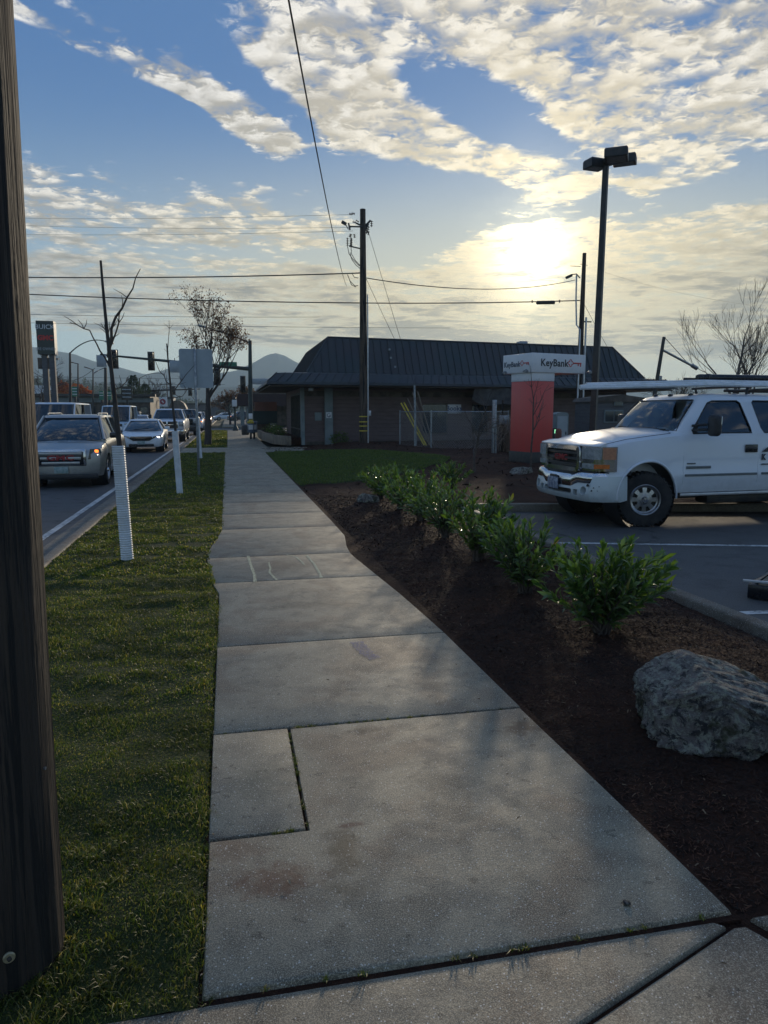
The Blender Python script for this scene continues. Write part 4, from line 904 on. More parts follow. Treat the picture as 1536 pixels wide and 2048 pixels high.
# ---------------------------------------------------------------- the one-storey building with the mansard roof
def roof_mat(name, c1, c2):
    m, w, bs, out = newmat(name); v = objc(w); n = w.noise(v, 0.6, 4, 0.6); n2 = w.noise(w.vm('MULTIPLY', v, (6, 6, 0.8)), 1.0, 4, 0.7)
    col = w.mix(w.mr(n, 0.3, 0.7, 0, 1), c1 + (1,), c2 + (1,)); col = w.mix(w.mr(n2, 0.5, 0.8, 0, 0.35), col, (0.05, 0.06, 0.06, 1))
    w.put(bs.inputs['Base Color'], col); bs.inputs['Metallic'].default_value = 0.1; bs.inputs['Roughness'].default_value = 0.6; return m
M['roof'] = roof_mat('roof', (0.040, 0.056, 0.060), (0.056, 0.052, 0.056)); M['flat_roof'] = pm('flat_roof', (0.08, 0.08, 0.08), (0.06, 0.06, 0.06), 1, 0.9)
def siding(name, c, course=0.2, vert=False):
    m, w, bs, out = newmat(name); v = objc(w); sp = w.n.new('ShaderNodeSeparateXYZ'); w.l.new(v, sp.inputs[0])
    z = sp.outputs[2] if not vert else sp.outputs[0]
    fr = w.m('FRACT', w.m('DIVIDE', z, course)); n = w.noise(w.vm('MULTIPLY', v, (1, 1, 4)), 2.0, 5, 0.6); n2 = w.noise(v, 0.5, 3)
    col = w.mix(w.mr(n, 0.3, 0.7, 0, 1), c + (1,), tuple(x * 0.72 for x in c) + (1,)); col = w.mix(w.mr(fr, 0.10, 0.0, 0, 0.65), col, (0.012, 0.010, 0.010, 1))
    w.put(bs.inputs['Base Color'], col); bs.inputs['Roughness'].default_value = 0.7; bump(w, bs, fr, 0.02); return m
M['siding'] = siding('siding', (0.19, 0.135, 0.125)); M['soffit'] = pm('soffit', (0.11, 0.09, 0.08), (0.09, 0.075, 0.07), 2, 0.8)
M['pillar'] = pm('pillar', (0.24, 0.275, 0.27), (0.18, 0.215, 0.215), 2, 0.7); M['trim'] = pm('trim', (0.14, 0.11, 0.085), (0.06, 0.05, 0.04), 2, 0.7)
def bookshop():
    root = E('shop_building', (0, 0, 0), 'low brown shop with a dark standing-seam mansard roof and deep eaves', 'building')
    k = 0.14
    def fy(x, off): return 36.4 + k * (x - 4.9) + off
    XR = 24.2; YB = 47.3
    def ring(off_f, xl_, xr_, yb, z): return [Vector((xl_, fy(xl_, off_f), z)), Vector((xr_, fy(xr_, off_f), z)), Vector((xr_, yb, z)), Vector((xl_, yb, z))]
    wall = [Vector((3.55, fy(3.55, -0.55), 0)), Vector((XR - 1.8, fy(XR - 1.8, -0.55), 0)), Vector((XR - 1.8, YB - 2, 0)), Vector((3.55, YB - 2, 0))]
    # walls (the left front corner is the glazed porch)
    def wallbox(a, b, z0, z1, t=0.2, mb=None):
        d = (b - a).normalized(); n = Vector((d.y, -d.x, 0)) * t; mb = mb or MB()
        mb.add([(p.x, p.y, z) for z in (z0, z1) for p in (a, b, b - n, a - n)], [(0, 1, 2, 3), (4, 5, 6, 7), (0, 1, 5, 4), (1, 2, 6, 5), (2, 3, 7, 6), (3, 0, 4, 7)]); return mb
    mb = MB(); wallbox(wall[0], wall[1], 0, 3.0, mb=mb); wallbox(wall[1], wall[2], 0, 3.0, mb=mb); wallbox(wall[2], wall[3], 0, 3.0, mb=mb)
    gy0 = wall[0].y + 0.45; gy1 = gy0 + 5.2
    wallbox(Vector((3.55, gy0, 0)), Vector((3.55, wall[0].y + 0.2, 0)), 0, 3.0, mb=mb); wallbox(Vector((3.55, YB - 2, 0)), Vector((3.55, gy1, 0)), 0, 3.0, mb=mb)
    wallbox(Vector((3.55, gy1, 0)), Vector((3.55, gy0, 0)), 2.55, 3.0, mb=mb)
    mb.build('wall', M['siding'], root, smooth=0)
    mb = MB(); a = Vector((wall[0].x, wall[0].y - 0.03, 0)); b = Vector((wall[1].x, wall[1].y - 0.03, 0)); wallbox(a, b, 2.36, 2.62, 0.04, mb); wallbox(a, b, 0.0, 0.16, 0.04, mb); mb.build('wall_trim', M['trim'], root, smooth=0)
    # glazed porch wall on the street side: posts, panes
    fr = MB(); n = 7
    for i in range(n + 1): y = lerp(gy0, gy1, i / n); fr.box((3.55, y, 1.27), (0.14, 0.09, 2.54))
    fr.box((3.55, (gy0 + gy1) / 2, 2.50), (0.12, gy1 - gy0 - 0.1, 0.1)); fr.box((3.55, (gy0 + gy1) / 2, 0.06), (0.12, gy1 - gy0 - 0.1, 0.12)); fr.box((3.55, (gy0 + gy1) / 2, 0.75), (0.10, gy1 - gy0 - 0.1, 0.06))
    f = fr.build('window_frame', M['dark_metal'], root, smooth=0)
    for i in range(n): y0, y1 = lerp(gy0, gy1, i / n) + 0.05, lerp(gy0, gy1, (i + 1) / n) - 0.05; MB().box((3.56, (y0 + y1) / 2, 1.28), (0.02, y1 - y0, 2.4)).build('pane', M['clear_glass'], f, smooth=0)
    mb = MB(); wallbox(Vector((3.50, gy0 + 0.0, 0)), Vector((3.50, wall[0].y - 0.08, 0)), 0, 2.85, 0.16, mb); mb.build('corner_post', M['pillar'], root, smooth=0)
    # interior floor / back partition with window to the far side so that daylight shows through the panes
    mb = MB(); mb.box((9, gy1 + 0.5, 1.5), (10.8, 0.12, 3.0)); mb.box((9, (gy0 + gy1) / 2, 0.02), (10.8, 5.4, 0.04)); mb.build('interior', M['soffit'], root, smooth=0)
    # sloped canopy band, soffit, mansard
    b0 = ring(-2.35, 1.75, XR + 0.4, YB, 2.86); b1 = ring(-2.32, 1.80, XR + 0.35, YB, 2.98); b2 = ring(-1.85, 2.25, XR - 0.05, YB - 0.3, 3.40); b3 = ring(-1.05, 3.75, XR - 0.9, YB - 0.9, 3.48)
    b4 = ring(0.0, 4.95, XR - 2.55, YB - 2.6, 5.26); b5 = ring(0.12, 5.1, XR - 2.7, YB - 2.7, 5.26); b6 = ring(0.12, 5.1, XR - 2.7, YB - 2.7, 5.0)
    MB().loft([b0, b1, b2, b3, b4, b5, b6]).build('mansard_roof', M['roof'], root, smooth=0)
    sof = ring(-2.2, 1.9, XR + 0.2, YB - 0.2, 2.84); MB().loft([sof, [p + Vector((0, 0, -0.06)) for p in sof]]).build('soffit', M['soffit'], root, smooth=0)
    # standing seams
    sm = MB()
    def seam(p, q, w_=0.035, hgt=0.05):
        d = (q - p).normalized(); side = Vector((1, k, 0)).normalized() if abs(d.x) < 0.9 else Vector((0, 1, 0)); nn = side.cross(d).normalized(); nn = nn if nn.z > 0 else -nn
        sm.add([p - side * w_ / 2, p + side * w_ / 2, q + side * w_ / 2, q - side * w_ / 2, p - side * w_ / 2 + nn * hgt, p + side * w_ / 2 + nn * hgt, q + side * w_ / 2 + nn * hgt, q - side * w_ / 2 + nn * hgt], [(4, 5, 6, 7), (0, 1, 5, 4), (2, 3, 7, 6), (1, 2, 6, 5), (3, 0, 4, 7)])
    n = 50
    for i in range(n + 1):
        t = i / n; a = b3[0].lerp(b3[1], t); q = b4[0].lerp(b4[1], t); x = a.x
        # vertical seams: same x on both lines, clipped by the hips
        if b4[0].x <= x <= b4[1].x: q = Vector((x, fy(x, 0), 5.26))
        elif x < b4[0].x: s = (x - b3[0].x) / (b4[0].x - b3[0].x); q = b3[0].lerp(b4[0], s)
        else: s = (b3[1].x - x) / (b3[1].x - b4[1].x); q = b3[1].lerp(b4[1], s)
        if (q - a).length > 0.1: seam(a, q)
    n = 54
    for i in range(n + 1): t = i / n; seam(b1[0].lerp(b1[1], t), b2[0].lerp(b2[1], t), 0.03, 0.035)
    for i in range(20):                       # seams on the street-side slope
        y = lerp(b3[0].y + 0.3, b3[3].y - 0.3, i / 19); s = min(1, (y - b3[0].y) / (b4[0].y - b3[0].y)); q = b3[0].lerp(b4[0], s); side = Vector((0, 1, 0))
        p = Vector((b3[0].x, y, 3.48)); q = Vector((q.x if s < 1 else b4[0].x, y, q.z if s < 1 else 5.26)); d = (q - p).normalized(); nn = Vector((-d.z, 0, d.x)) * 0.05
        sm.add([p - side * .018, p + side * .018, q + side * .018, q - side * .018, p - side * .018 + nn, p + side * .018 + nn, q + side * .018 + nn, q - side * .018 + nn], [(4, 5, 6, 7), (0, 1, 5, 4), (2, 3, 7, 6), (1, 2, 6, 5), (3, 0, 4, 7)])
    sm.build('roof_seams', M['roof'], root, smooth=0)
    # roof caps along the hips and the ridge
    cp = MB(); cp.tube([b3[0], b4[0], b4[1], b3[1]], 0.05, 6); cp.build('roof_cap', M['roof'], root, smooth=0)
    for i, (zz, xx, yy) in enumerate(((4.72, 8.05, 0.42), (4.28, 8.05, 0.77), (3.82, 8.2, 1.12))): MB().box((xx, fy(xx, -yy) - 0.05, zz), (0.09, 0.09, 0.09)).build('roof_bracket', M['galv'], root, smooth=0)
    # pale pillars with the round emblem, notice board, flood light
    fx = lambda x, o=0: Vector((x, fy(x, -0.55) - 0.04 - o, 0))
    p = AY(657, 800, fy(5.0, -0.7)); MB().box((p.x, fy(p.x, -0.66), 1.4), (0.40, 0.20, 2.8)).build('pillar', M['pillar'], root, smooth=0)
    Fm = face_frame((p.x, fy(p.x, -0.66) - 0.105, 1.45), (1, 0, 0)); mb = MB(); mb.rbox((0, 0, 0.006), (0.27, 0.29, 0.012), 0.004, Fm)
    pl = mb.build('emblem_plate', M['sign_white'], root)
    mb = MB(); ra = []
    for i in range(26):
        t = R(35) + R(300) * i / 25; w_ = lerp(0.012, 0.045, i / 25); ra.append((Fm @ Vector((math.cos(t) * (0.085 + w_ / 2), math.sin(t) * (0.085 + w_ / 2), 0.016)), Fm @ Vector((math.cos(t) * (0.085 - w_ / 2), math.sin(t) * (0.085 - w_ / 2), 0.016))))
    for a_, b_ in zip(ra[:-1], ra[1:]): mb.quad(a_[0], b_[0], b_[1], a_[1])
    mb.box((0.05, -0.005, 0.014), (0.075, 0.03, 0.005), Fm); mb.build('emblem', M['grey_ink'], pl, smooth=0)
    p = AY(636, 830, fy(4.7, -0.6)); MB().rbox((p.x, fy(p.x, -0.58) - 0.03, 1.38), (0.34, 0.05, 0.40), 0.01).build('notice_board', M['pillar'], root)
    p = AY(621, 777, fy(4.2, -1.5)); mb = MB(); mb.rbox((p.x, fy(p.x, -1.6), 2.66), (0.22, 0.16, 0.16), 0.02); mb.tube([(p.x, fy(p.x, -1.55), 2.6), (p.x, fy(p.x, -1.5), 2.8)], 0.02); mb.build('flood_light', M['galv'], root)
    # shaded openings further right: door, window bays and a siding bay with windows seen over the pickup
    for i, (x, w_) in enumerate(((10.4, 1.6), (13.1, 1.0))):
        mb = MB(); mb.box((x, fy(x, -0.55) - 0.02, 1.25), (w_, 0.08, 1.6)); f = mb.build('window', M['trim'], root, smooth=0); MB().box((x, fy(x, -0.55) - 0.065, 1.25), (w_ - 0.16, 0.02, 1.44)).build('pane', M['dark_glass'], f, smooth=0)
    x = 14.6; MB().box((x, fy(x, -0.55) - 0.03, 1.05), (0.95, 0.08, 2.1)).build('door', M['trim'], root, smooth=0)
    p = AY(909, 819, fy(10.5, -0.62)); Fm = face_frame((p.x, fy(p.x, -0.55) - 0.12, p.z + 0.03), (1, k, 0)); mb = MB(); mb.box((0, 0, 0), (0.82, 0.46, 0.03), Fm); sg = mb.build('books_sign', M['sign_white'], root, smooth=0)
    text_mb('Books', 0.36, 0.006, Fm @ Matrix.Translation((0, 0.02, 0.022)), 1.0, 0.006).build('lettering', M['blue_ink'], sg, smooth=0)
    # drawn-back tarpaulin under the eaves
    a = AY(938, 800, fy(11.5, -1.2)); rows = []
    for j in range(6):
        row = []
        for i in range(14): u = i / 13; v = j / 5; row.append((lerp(12.3, 15.4, u), fy(12, -1.9) + 0.08 * math.sin(u * 21 + v) + v * 0.35, 2.80 - v * (0.55 + 0.35 * math.sin(u * 3.1) + 0.12 * math.sin(u * 9))))
        rows.append(row)
    MB().loft(rows, closed=False, cap=False).build('tarpaulin', M['tarp'], root, smooth=60, recalc=False)
    return root
M['blue_ink'] = pm('blue_ink', (0.05, 0.10, 0.22), (0.05, 0.09, 0.2), 5, 0.5); M['grey_ink'] = pm('grey_ink', (0.12, 0.14, 0.17), (0.1, 0.12, 0.15), 5, 0.5); M['tarp'] = pm('tarp', (0.16, 0.16, 0.17), (0.10, 0.10, 0.11), 3, 0.6)
bookshop()
def roof_unit(px, py, y, d, label):
    p = AY(px, py, y); r = E('rooftop_unit', (p.x, y, 5.0), label, 'rooftop unit'); MB().rbox((0, 0, d[2] / 2), d, 0.03).build('housing', M['galv'], r)
    mb = MB()
    for i in range(5): mb.box((0, -d[1] / 2 - 0.01, d[2] * (0.2 + 0.15 * i)), (d[0] * 0.8, 0.02, d[2] * 0.06))
    mb.build('grille', M['dark_metal'], r, smooth=0)
roof_unit(872, 680, 42, (0.95, 0.9, 0.62), 'low wide vent box on the mansard roof, left of the other two')
roof_unit(1025, 688, 42, (0.5, 0.6, 0.62), 'small grey vent box on the roof beside the taller one')
roof_unit(1044, 685, 42, (0.5, 0.6, 0.80), 'tall pale vent box on the roof above the kiosk')
# grey siding house bay with small windows, seen between kiosk and pickup
def grey_bay():
    p0 = AY(1192, 850, 29); root = E('garden_shed', (p0.x + 1.1, 29.0, 0.0), 'grey sided shed with white framed windows behind the pickup', 'shed')
    MB().box((0, 0.9, 1.0), (2.4, 1.8, 2.1)).build('wall', M['grey_siding'], root, smooth=0)
    MB().prism([(-1.3, 2.05), (1.3, 2.05), (1.15, 2.22), (0, 2.36), (-1.15, 2.22)], -0.1, 1.95, Matrix.Rotation(R(90), 4, 'X') @ Matrix.Scale(-1, 4, (0, 0, 1))).build('roof', M['trim'], root, smooth=0)
    for cx, cz, w_, h_ in ((-0.30, 1.42, 0.9, 0.55), (0.70, 1.42, 0.4, 0.5), (-0.1, 1.98, 0.42, 0.22)):
        mb = MB(); mb.box((cx, -0.03, cz), (w_, 0.06, h_)); f = mb.build('window', M['pillar'], root, smooth=0)
        m2 = MB()
        for s in ((-1, 1) if w_ > 0.6 else (0,)): m2.box((cx + s * w_ * 0.235, -0.07, cz), (w_ * (0.42 if w_ > 0.6 else 0.8), 0.02, h_ * 0.8))
        m2.build('pane', M['dark_glass'], f, smooth=0)
M['grey_siding'] = siding('grey_siding', (0.15, 0.15, 0.155), 0.14)
grey_bay()
# ---------------------------------------------------------------- the bank's drive-up kiosk
def key_mb(Fm, s):                                # key emblem: quatrefoil bow, shaft, two teeth
    mb = MB()
    for cx, cy in ((-1, 0), (1, 0), (0, 1), (0, -1)):
        ro, ri, n = 0.62 * s, 0.36 * s, 20
        for i in range(n):
            t0, t1 = 2 * math.pi * i / n, 2 * math.pi * (i + 1) / n
            tm = (t0 + t1) / 2; x, y = cx * 0.62 * s + math.cos(tm) * ro, cy * 0.62 * s + math.sin(tm) * ro
            if abs(x - cx * .62 * s) < 0.3 * s and (x * cx + y * cy) < 0.62 * s: continue
            if (x * cx + y * cy) < 0.25 * s: continue
            mb.quad(*[Fm @ Vector((cx * .62 * s + math.cos(t) * r_, cy * .62 * s + math.sin(t) * r_, 0)) for t, r_ in ((t0, ro), (t1, ro), (t1, ri), (t0, ri))])
    q = 0.20 * s
    mb.box((2.9 * s, 0, 0), (3.4 * s, 0.42 * s, 0.004), Fm); mb.box((3.3 * s, -0.5 * s, 0), (0.42 * s, 0.7 * s, 0.004), Fm); mb.box((4.3 * s, -0.6 * s, 0), (0.42 * s, 0.9 * s, 0.004), Fm); return mb
def kiosk():
    C = G(1060, 934, 0.06); th = R(28); Rt = Vector((c_, -s_, 0)); Fw = Vector((s_, c_, 0))
    e1 = Rt * math.cos(th) + Fw * math.sin(th); e2 = -Rt * math.sin(th) + Fw * math.cos(th)
    root = E('bank_kiosk', (C.x, C.y, 0.0), 'red and white bank kiosk tower with a lettered sign box on top', 'kiosk', rz=math.atan2(e1.y, e1.x))
    # local x = along right face, y = depth along left face
    W1, W2 = 0.80, 0.95
    MB().rbox((W1 / 2, W2 / 2, 0.20), (W1 + 0.04, W2 + 0.04, 0.56), 0.01).build('plinth', M['dark_metal'], root)
    col = MB().rbox((W1 / 2, W2 / 2, 1.48), (W1, W2, 2.02), 0.015).build('column', M['kiosk_red'], root)
    MB().rbox((W1 / 2, W2 / 2, 2.62), (W1 + 0.012, W2 + 0.012, 0.26), 0.015).build('white_band', M['sign_white'], root)
    bx = MB().rbox((0.93, 0.62, 3.0), (1.98, 1.34, 0.54), 0.012).build('sign_box', M['sign_white'], root)
    y = -0.05 - 0.004; Fm = face_frame((0, y, 0), (1, 0, 0))
    text_mb('KeyBank', 0.285, 0.006, Fm @ Matrix.Translation((0.74, 3.0, 0.002)), 0.97, 0.005, space=1.04).build('lettering', M['ink'], bx, smooth=0)
    key_mb(Fm @ Matrix.Translation((1.34, 3.02, 0.003)), 0.088).build('key_emblem', M['key_red'], bx, smooth=0)
    Fm = face_frame((-0.06 - 0.004, 0, 0), (0, -1, 0))
    text_mb('KeyBank', 0.21, 0.006, Fm @ Matrix.Translation((-0.86, 2.98, 0.002)), 0.97, 0.005, space=1.04).build('lettering', M['grey_ink'], bx, smooth=0)
    key_mb(Fm @ Matrix.Translation((-0.40, 3.0, 0.003)), 0.066).build('key_emblem', M['key_red'], bx, smooth=0)
    for (x, yy) in ((-0.08, 1.30), (-0.10, 0.30), (1.95, -0.08)):
        mb = MB(); mb.tube([(x, yy, 2.76), (x + 0.0, yy - 0.06, 2.79), (x, yy - 0.10, 2.79)], 0.015); mb.lathe([(0.01, -0.05), (0.055, -0.04), (0.06, 0.02), (0.02, 0.05)], 12, Matrix.Translation((x, yy - 0.13, 2.77)), cap=True); mb.build('camera_lamp', M['galv'], root)
    # machine face on the far side: recess and small screen
    MB().rbox((W1 / 2, W2 + 0.03, 1.2), (0.5, 0.08, 0.7), 0.01).build('machine_panel', M['black_plastic'], root)
    return root
def kr():
    m, w, bs, out = newmat('kiosk_red'); v = objc(w); n = w.noise(v, 1.2, 4, 0.6); n2 = w.noise(w.vm('MULTIPLY', v, (8, 8, 1)), 1, 4, 0.7)
    w.put(bs.inputs['Base Color'], w.mix(w.mr(n2, 0.4, 0.8, 0, 0.5), w.mix(w.mr(n, 0.3, 0.7, 0, 1), (0.66, 0.09, 0.075, 1), (0.60, 0.08, 0.07, 1)), (0.5, 0.11, 0.09, 1))); bs.inputs['Roughness'].default_value = 0.4
    return m
M['kiosk_red'] = kr(); kiosk()
def cabinet():
    p = AY(1118, 870, 26.5); r = E('utility_cabinet', (p.x, 26.5, 0), 'pale arched cabinet standing behind the red kiosk', 'cabinet')
    MB().prism([(-0.26, 0), (0.26, 0), (0.26, 1.52), (0.2, 1.58), (0, 1.61), (-0.2, 1.58), (-0.26, 1.52)], -0.25, 0.25, Matrix.Rotation(R(90), 4, 'X')).build('housing', M['pillar'], r, smooth=30)
    mb = MB(); mb.box((0, -0.26, 0.8), (0.42, 0.02, 1.3)); d = mb.build('door', M['sign_back'], r, smooth=0); MB().rbox((0.15, -0.285, 0.8), (0.03, 0.03, 0.12), 0.005).build('handle', M['dark_metal'], d)
    p = AY(1105, 866, 24.5); r = E('terminal_post', (p.x + 0.08, 24.5, 0), 'short post with a green lit display beside the kiosk', 'terminal'); MB().rbox((0, 0, 0.5), (0.12, 0.12, 1.1), 0.02).build('post', M['dark_metal'], r)
    MB().box((0, -0.065, 0.92), (0.07, 0.012, 0.14)).build('display', M['green_lit'], r, smooth=0)
    p = AY(1117, 866, 23.5); r = E('bollard', (p.x, 23.5, 0), 'short brown bollard between kiosk and pickup hood', 'bollard'); MB().lathe([(0.11, 0), (0.11, 0.95), (0.09, 1.02), (0.04, 1.05), (0.0, 1.055)], 16).build('post', M['rust'], r, smooth=50)
M['green_lit'] = emis('green_lit', (0.35, 1.0, 0.5), 0.8); M['rust'] = pm('rust', (0.22, 0.08, 0.05), (0.15, 0.06, 0.04), 8, 0.7)
cabinet()
# ---------------------------------------------------------------- fenced enclosure beside the shop, guards and posts
def mesh_mat():
    m, w, bs, out = newmat('chain_link'); v = objc(w); sp = w.n.new('ShaderNodeSeparateXYZ'); w.l.new(v, sp.inputs[0]); s = 1 / 0.06
    u = w.m('ADD', sp.outputs[0], sp.outputs[1]); a = w.m('FRACT', w.m('MULTIPLY', w.m('ADD', u, sp.outputs[2]), s)); b = w.m('FRACT', w.m('MULTIPLY', w.m('SUBTRACT', u, sp.outputs[2]), s))
    f = w.m('MAXIMUM', w.m('LESS_THAN', a, 0.10), w.m('LESS_THAN', b, 0.10)); bs.inputs['Base Color'].default_value = (0.35, 0.36, 0.37, 1); bs.inputs['Metallic'].default_value = 0.6; bs.inputs['Roughness'].default_value = 0.4
    tr = w.n.new('ShaderNodeBsdfTransparent'); mx = w.n.new('ShaderNodeMixShader'); w.l.new(f, mx.inputs[0]); w.l.new(tr.outputs[0], mx.inputs[1]); w.l.new(bs.outputs[0], mx.inputs[2]); w.l.new(mx.outputs[0], out.inputs[0]); return m
M['chain_link'] = mesh_mat()
def cage():
    y = 27.0; a = AY(800, 900, 31.5); pts = [(a.x, 31.5), (AY(862, 900, 28.2).x, 28.2), (AY(985, 900, 27.4).x, 27.4), (AY(1015, 900, 30.8).x, 30.8)]
    root = E('chain_link_fence', (pts[0][0], pts[0][1], 0), 'galvanized chain link enclosure in front of the shop wall', 'fence'); o = Vector((pts[0][0], pts[0][1], 0)); H_ = 1.62
    P3 = [Vector((p[0], p[1], 0)) - o for p in pts]; posts = []
    for i, (p, q) in enumerate(zip(P3[:-1], P3[1:])):
        n = max(1, round((q - p).length / 2.2)); posts += [p.lerp(q, j / n) for j in range(n + (i == len(P3) - 2))]
        MB().tube([p + Vector((0, 0, H_)), q + Vector((0, 0, H_))], 0.022, 8).build('rail', M['galv'], root); MB().tube([p + Vector((0, 0, 0.08)), q + Vector((0, 0, 0.08))], 0.012, 6).build('rail', M['galv'], root)
        MB().add([p, q, q + Vector((0, 0, H_)), p + Vector((0, 0, H_))], [(0, 1, 2, 3)]).build('mesh_panel', M['chain_link'], root, smooth=0, recalc=False)
    for p in posts: MB().tube([p + Vector((0, 0, -0.1)), p + Vector((0, 0, H_ + 0.06))], 0.032, 8).build('post', M['galv'], root)
cage()
def rods():
    y = 31.0; spec = [(802, 806, 852, 899, 'yellow', 'leftmost yellow guard rod leaning over the bare bed'), (808, 805, 856, 893, 'yellow', 'second leaning yellow guard rod, close beside the leftmost'), (815, 797, 862, 885, 'timber', 'middle leaning pale rod crossing behind the steel pipe'), (825, 785, 863, 884, 'timber', 'fourth leaning pale rod, just right of the pipe'), (835, 783, 869, 896, 'timber', 'rightmost and steepest of the leaning pale rods')]
    for i, (ax, ay, bx, by, m, lb) in enumerate(spec):
        a = AY(ax, ay, y + 0.4 - 0.1 * i); b = AY(bx, by, y - 0.35 + 0.05 * i); b.z = 0.02
        mb = MB(); mb.tube([b, a], 0.035 if m == 'yellow' else 0.028, 8); o = mb.build('guard_rod', M[m], smooth=60); tag(o, lb, 'rod', 'leaning rods at the guy anchor')
    a = G(832, 897); a = Vector((AY(832, 893, 30.5).x, 30.5, 0.0)); b = AY(829, 771, 30.5)
    mb = MB(); mb.tube([a, Vector((b.x, b.y, b.z))], 0.045, 10); tag(mb.build('guard_pipe', M['galv'], smooth=60), 'upright galvanized pipe among the leaning yellow rods', 'pipe')
    return b
GUYB = rods()
def square_posts():
    p = AY(987, 915, 24.5); r = E('metal_post', (p.x, 24.5, 0.1), 'tall galvanized square post with strut left of the kiosk', 'post'); MB().rbox((0, 0, 0.98), (0.13, 0.13, 1.92), 0.01).build('post', M['galv'], r)
    mb = MB(); mb.tube([(-0.06, -0.12, 0.0), (-0.05, -0.1, 1.0)], 0.02, 6); mb.tube([(0.04, -0.12, 0.0), (0.03, -0.1, 1.0)], 0.02, 6); mb.build('conduit', M['galv'], r)
    p = AY(1003, 905, 25.2); r = E('timber_post', (p.x, 25.2, 0.05), 'brown timber post carrying a grey box beside the kiosk', 'post'); MB().rbox((0, 0, 0.75), (0.19, 0.19, 1.5), 0.01).build('post', M['far_pole'], r)
    MB().rbox((0, -0.16, 1.28), (0.34, 0.14, 0.32), 0.015).build('meter_box', M['galv'], r); MB().box((0.0, 0, 1.75), (0.05, 0.05, 0.5)).build('stub', M['far_pole'], r, smooth=0)
square_posts()
# entrance planter, raised timber bed, low evergreen bush
def planter():
    r = E('retaining_wall', (0, 0, 0), 'low timber edged planter wall beside the shop entrance', 'retaining wall')
    pl = [(1.95, 47.5), (1.98, 42), (2.3, 37.0), (2.9, 35.4)]
    for i, (a, b) in enumerate(zip(pl[:-1], pl[1:])):
        a3, b3 = Vector(a + (0,)), Vector(b + (0,)); L = (b3 - a3).length; MB(basis((a3 + b3) / 2, b3 - a3)).rbox((0, 0, 0.22), (L - 0.03, 0.2, 0.46), 0.02).build('timber', M['timber'], r)
    MB().prism([(2.05, 47.5), (2.08, 42), (2.4, 37.1), (3.0, 35.6), (3.48, 35.7), (3.48, 47.5)], 0.0, 0.36).build('planting_soil', M['mulch'], r, smooth=0)
    for i, (x, y, rr, lb) in enumerate(((2.6, 38.5, 0.4, 'low dark shrub at the near corner of the entrance planter'), (2.7, 41.5, 0.5, 'low dark shrub in the middle of the entrance planter'), (2.6, 45.0, 0.45, 'low dark shrub at the far end of the entrance planter'))): bush((x, y, 0.34), rr, 0.5, 260, lb, ls=0.1, group='shrubs in the entrance planter')
planter()
q = AY(680, 888, 35.0); bush((q.x, 35.0, 0.0), 0.5, 0.62, 420, 'light green round bush at the foot of the shop wall', 'lawn', 0.09)
slab('path', [(4.9, 30.25), (22, 32.7), (22, 33.5), (4.9, 33.6)], 0.0, M['apron'])
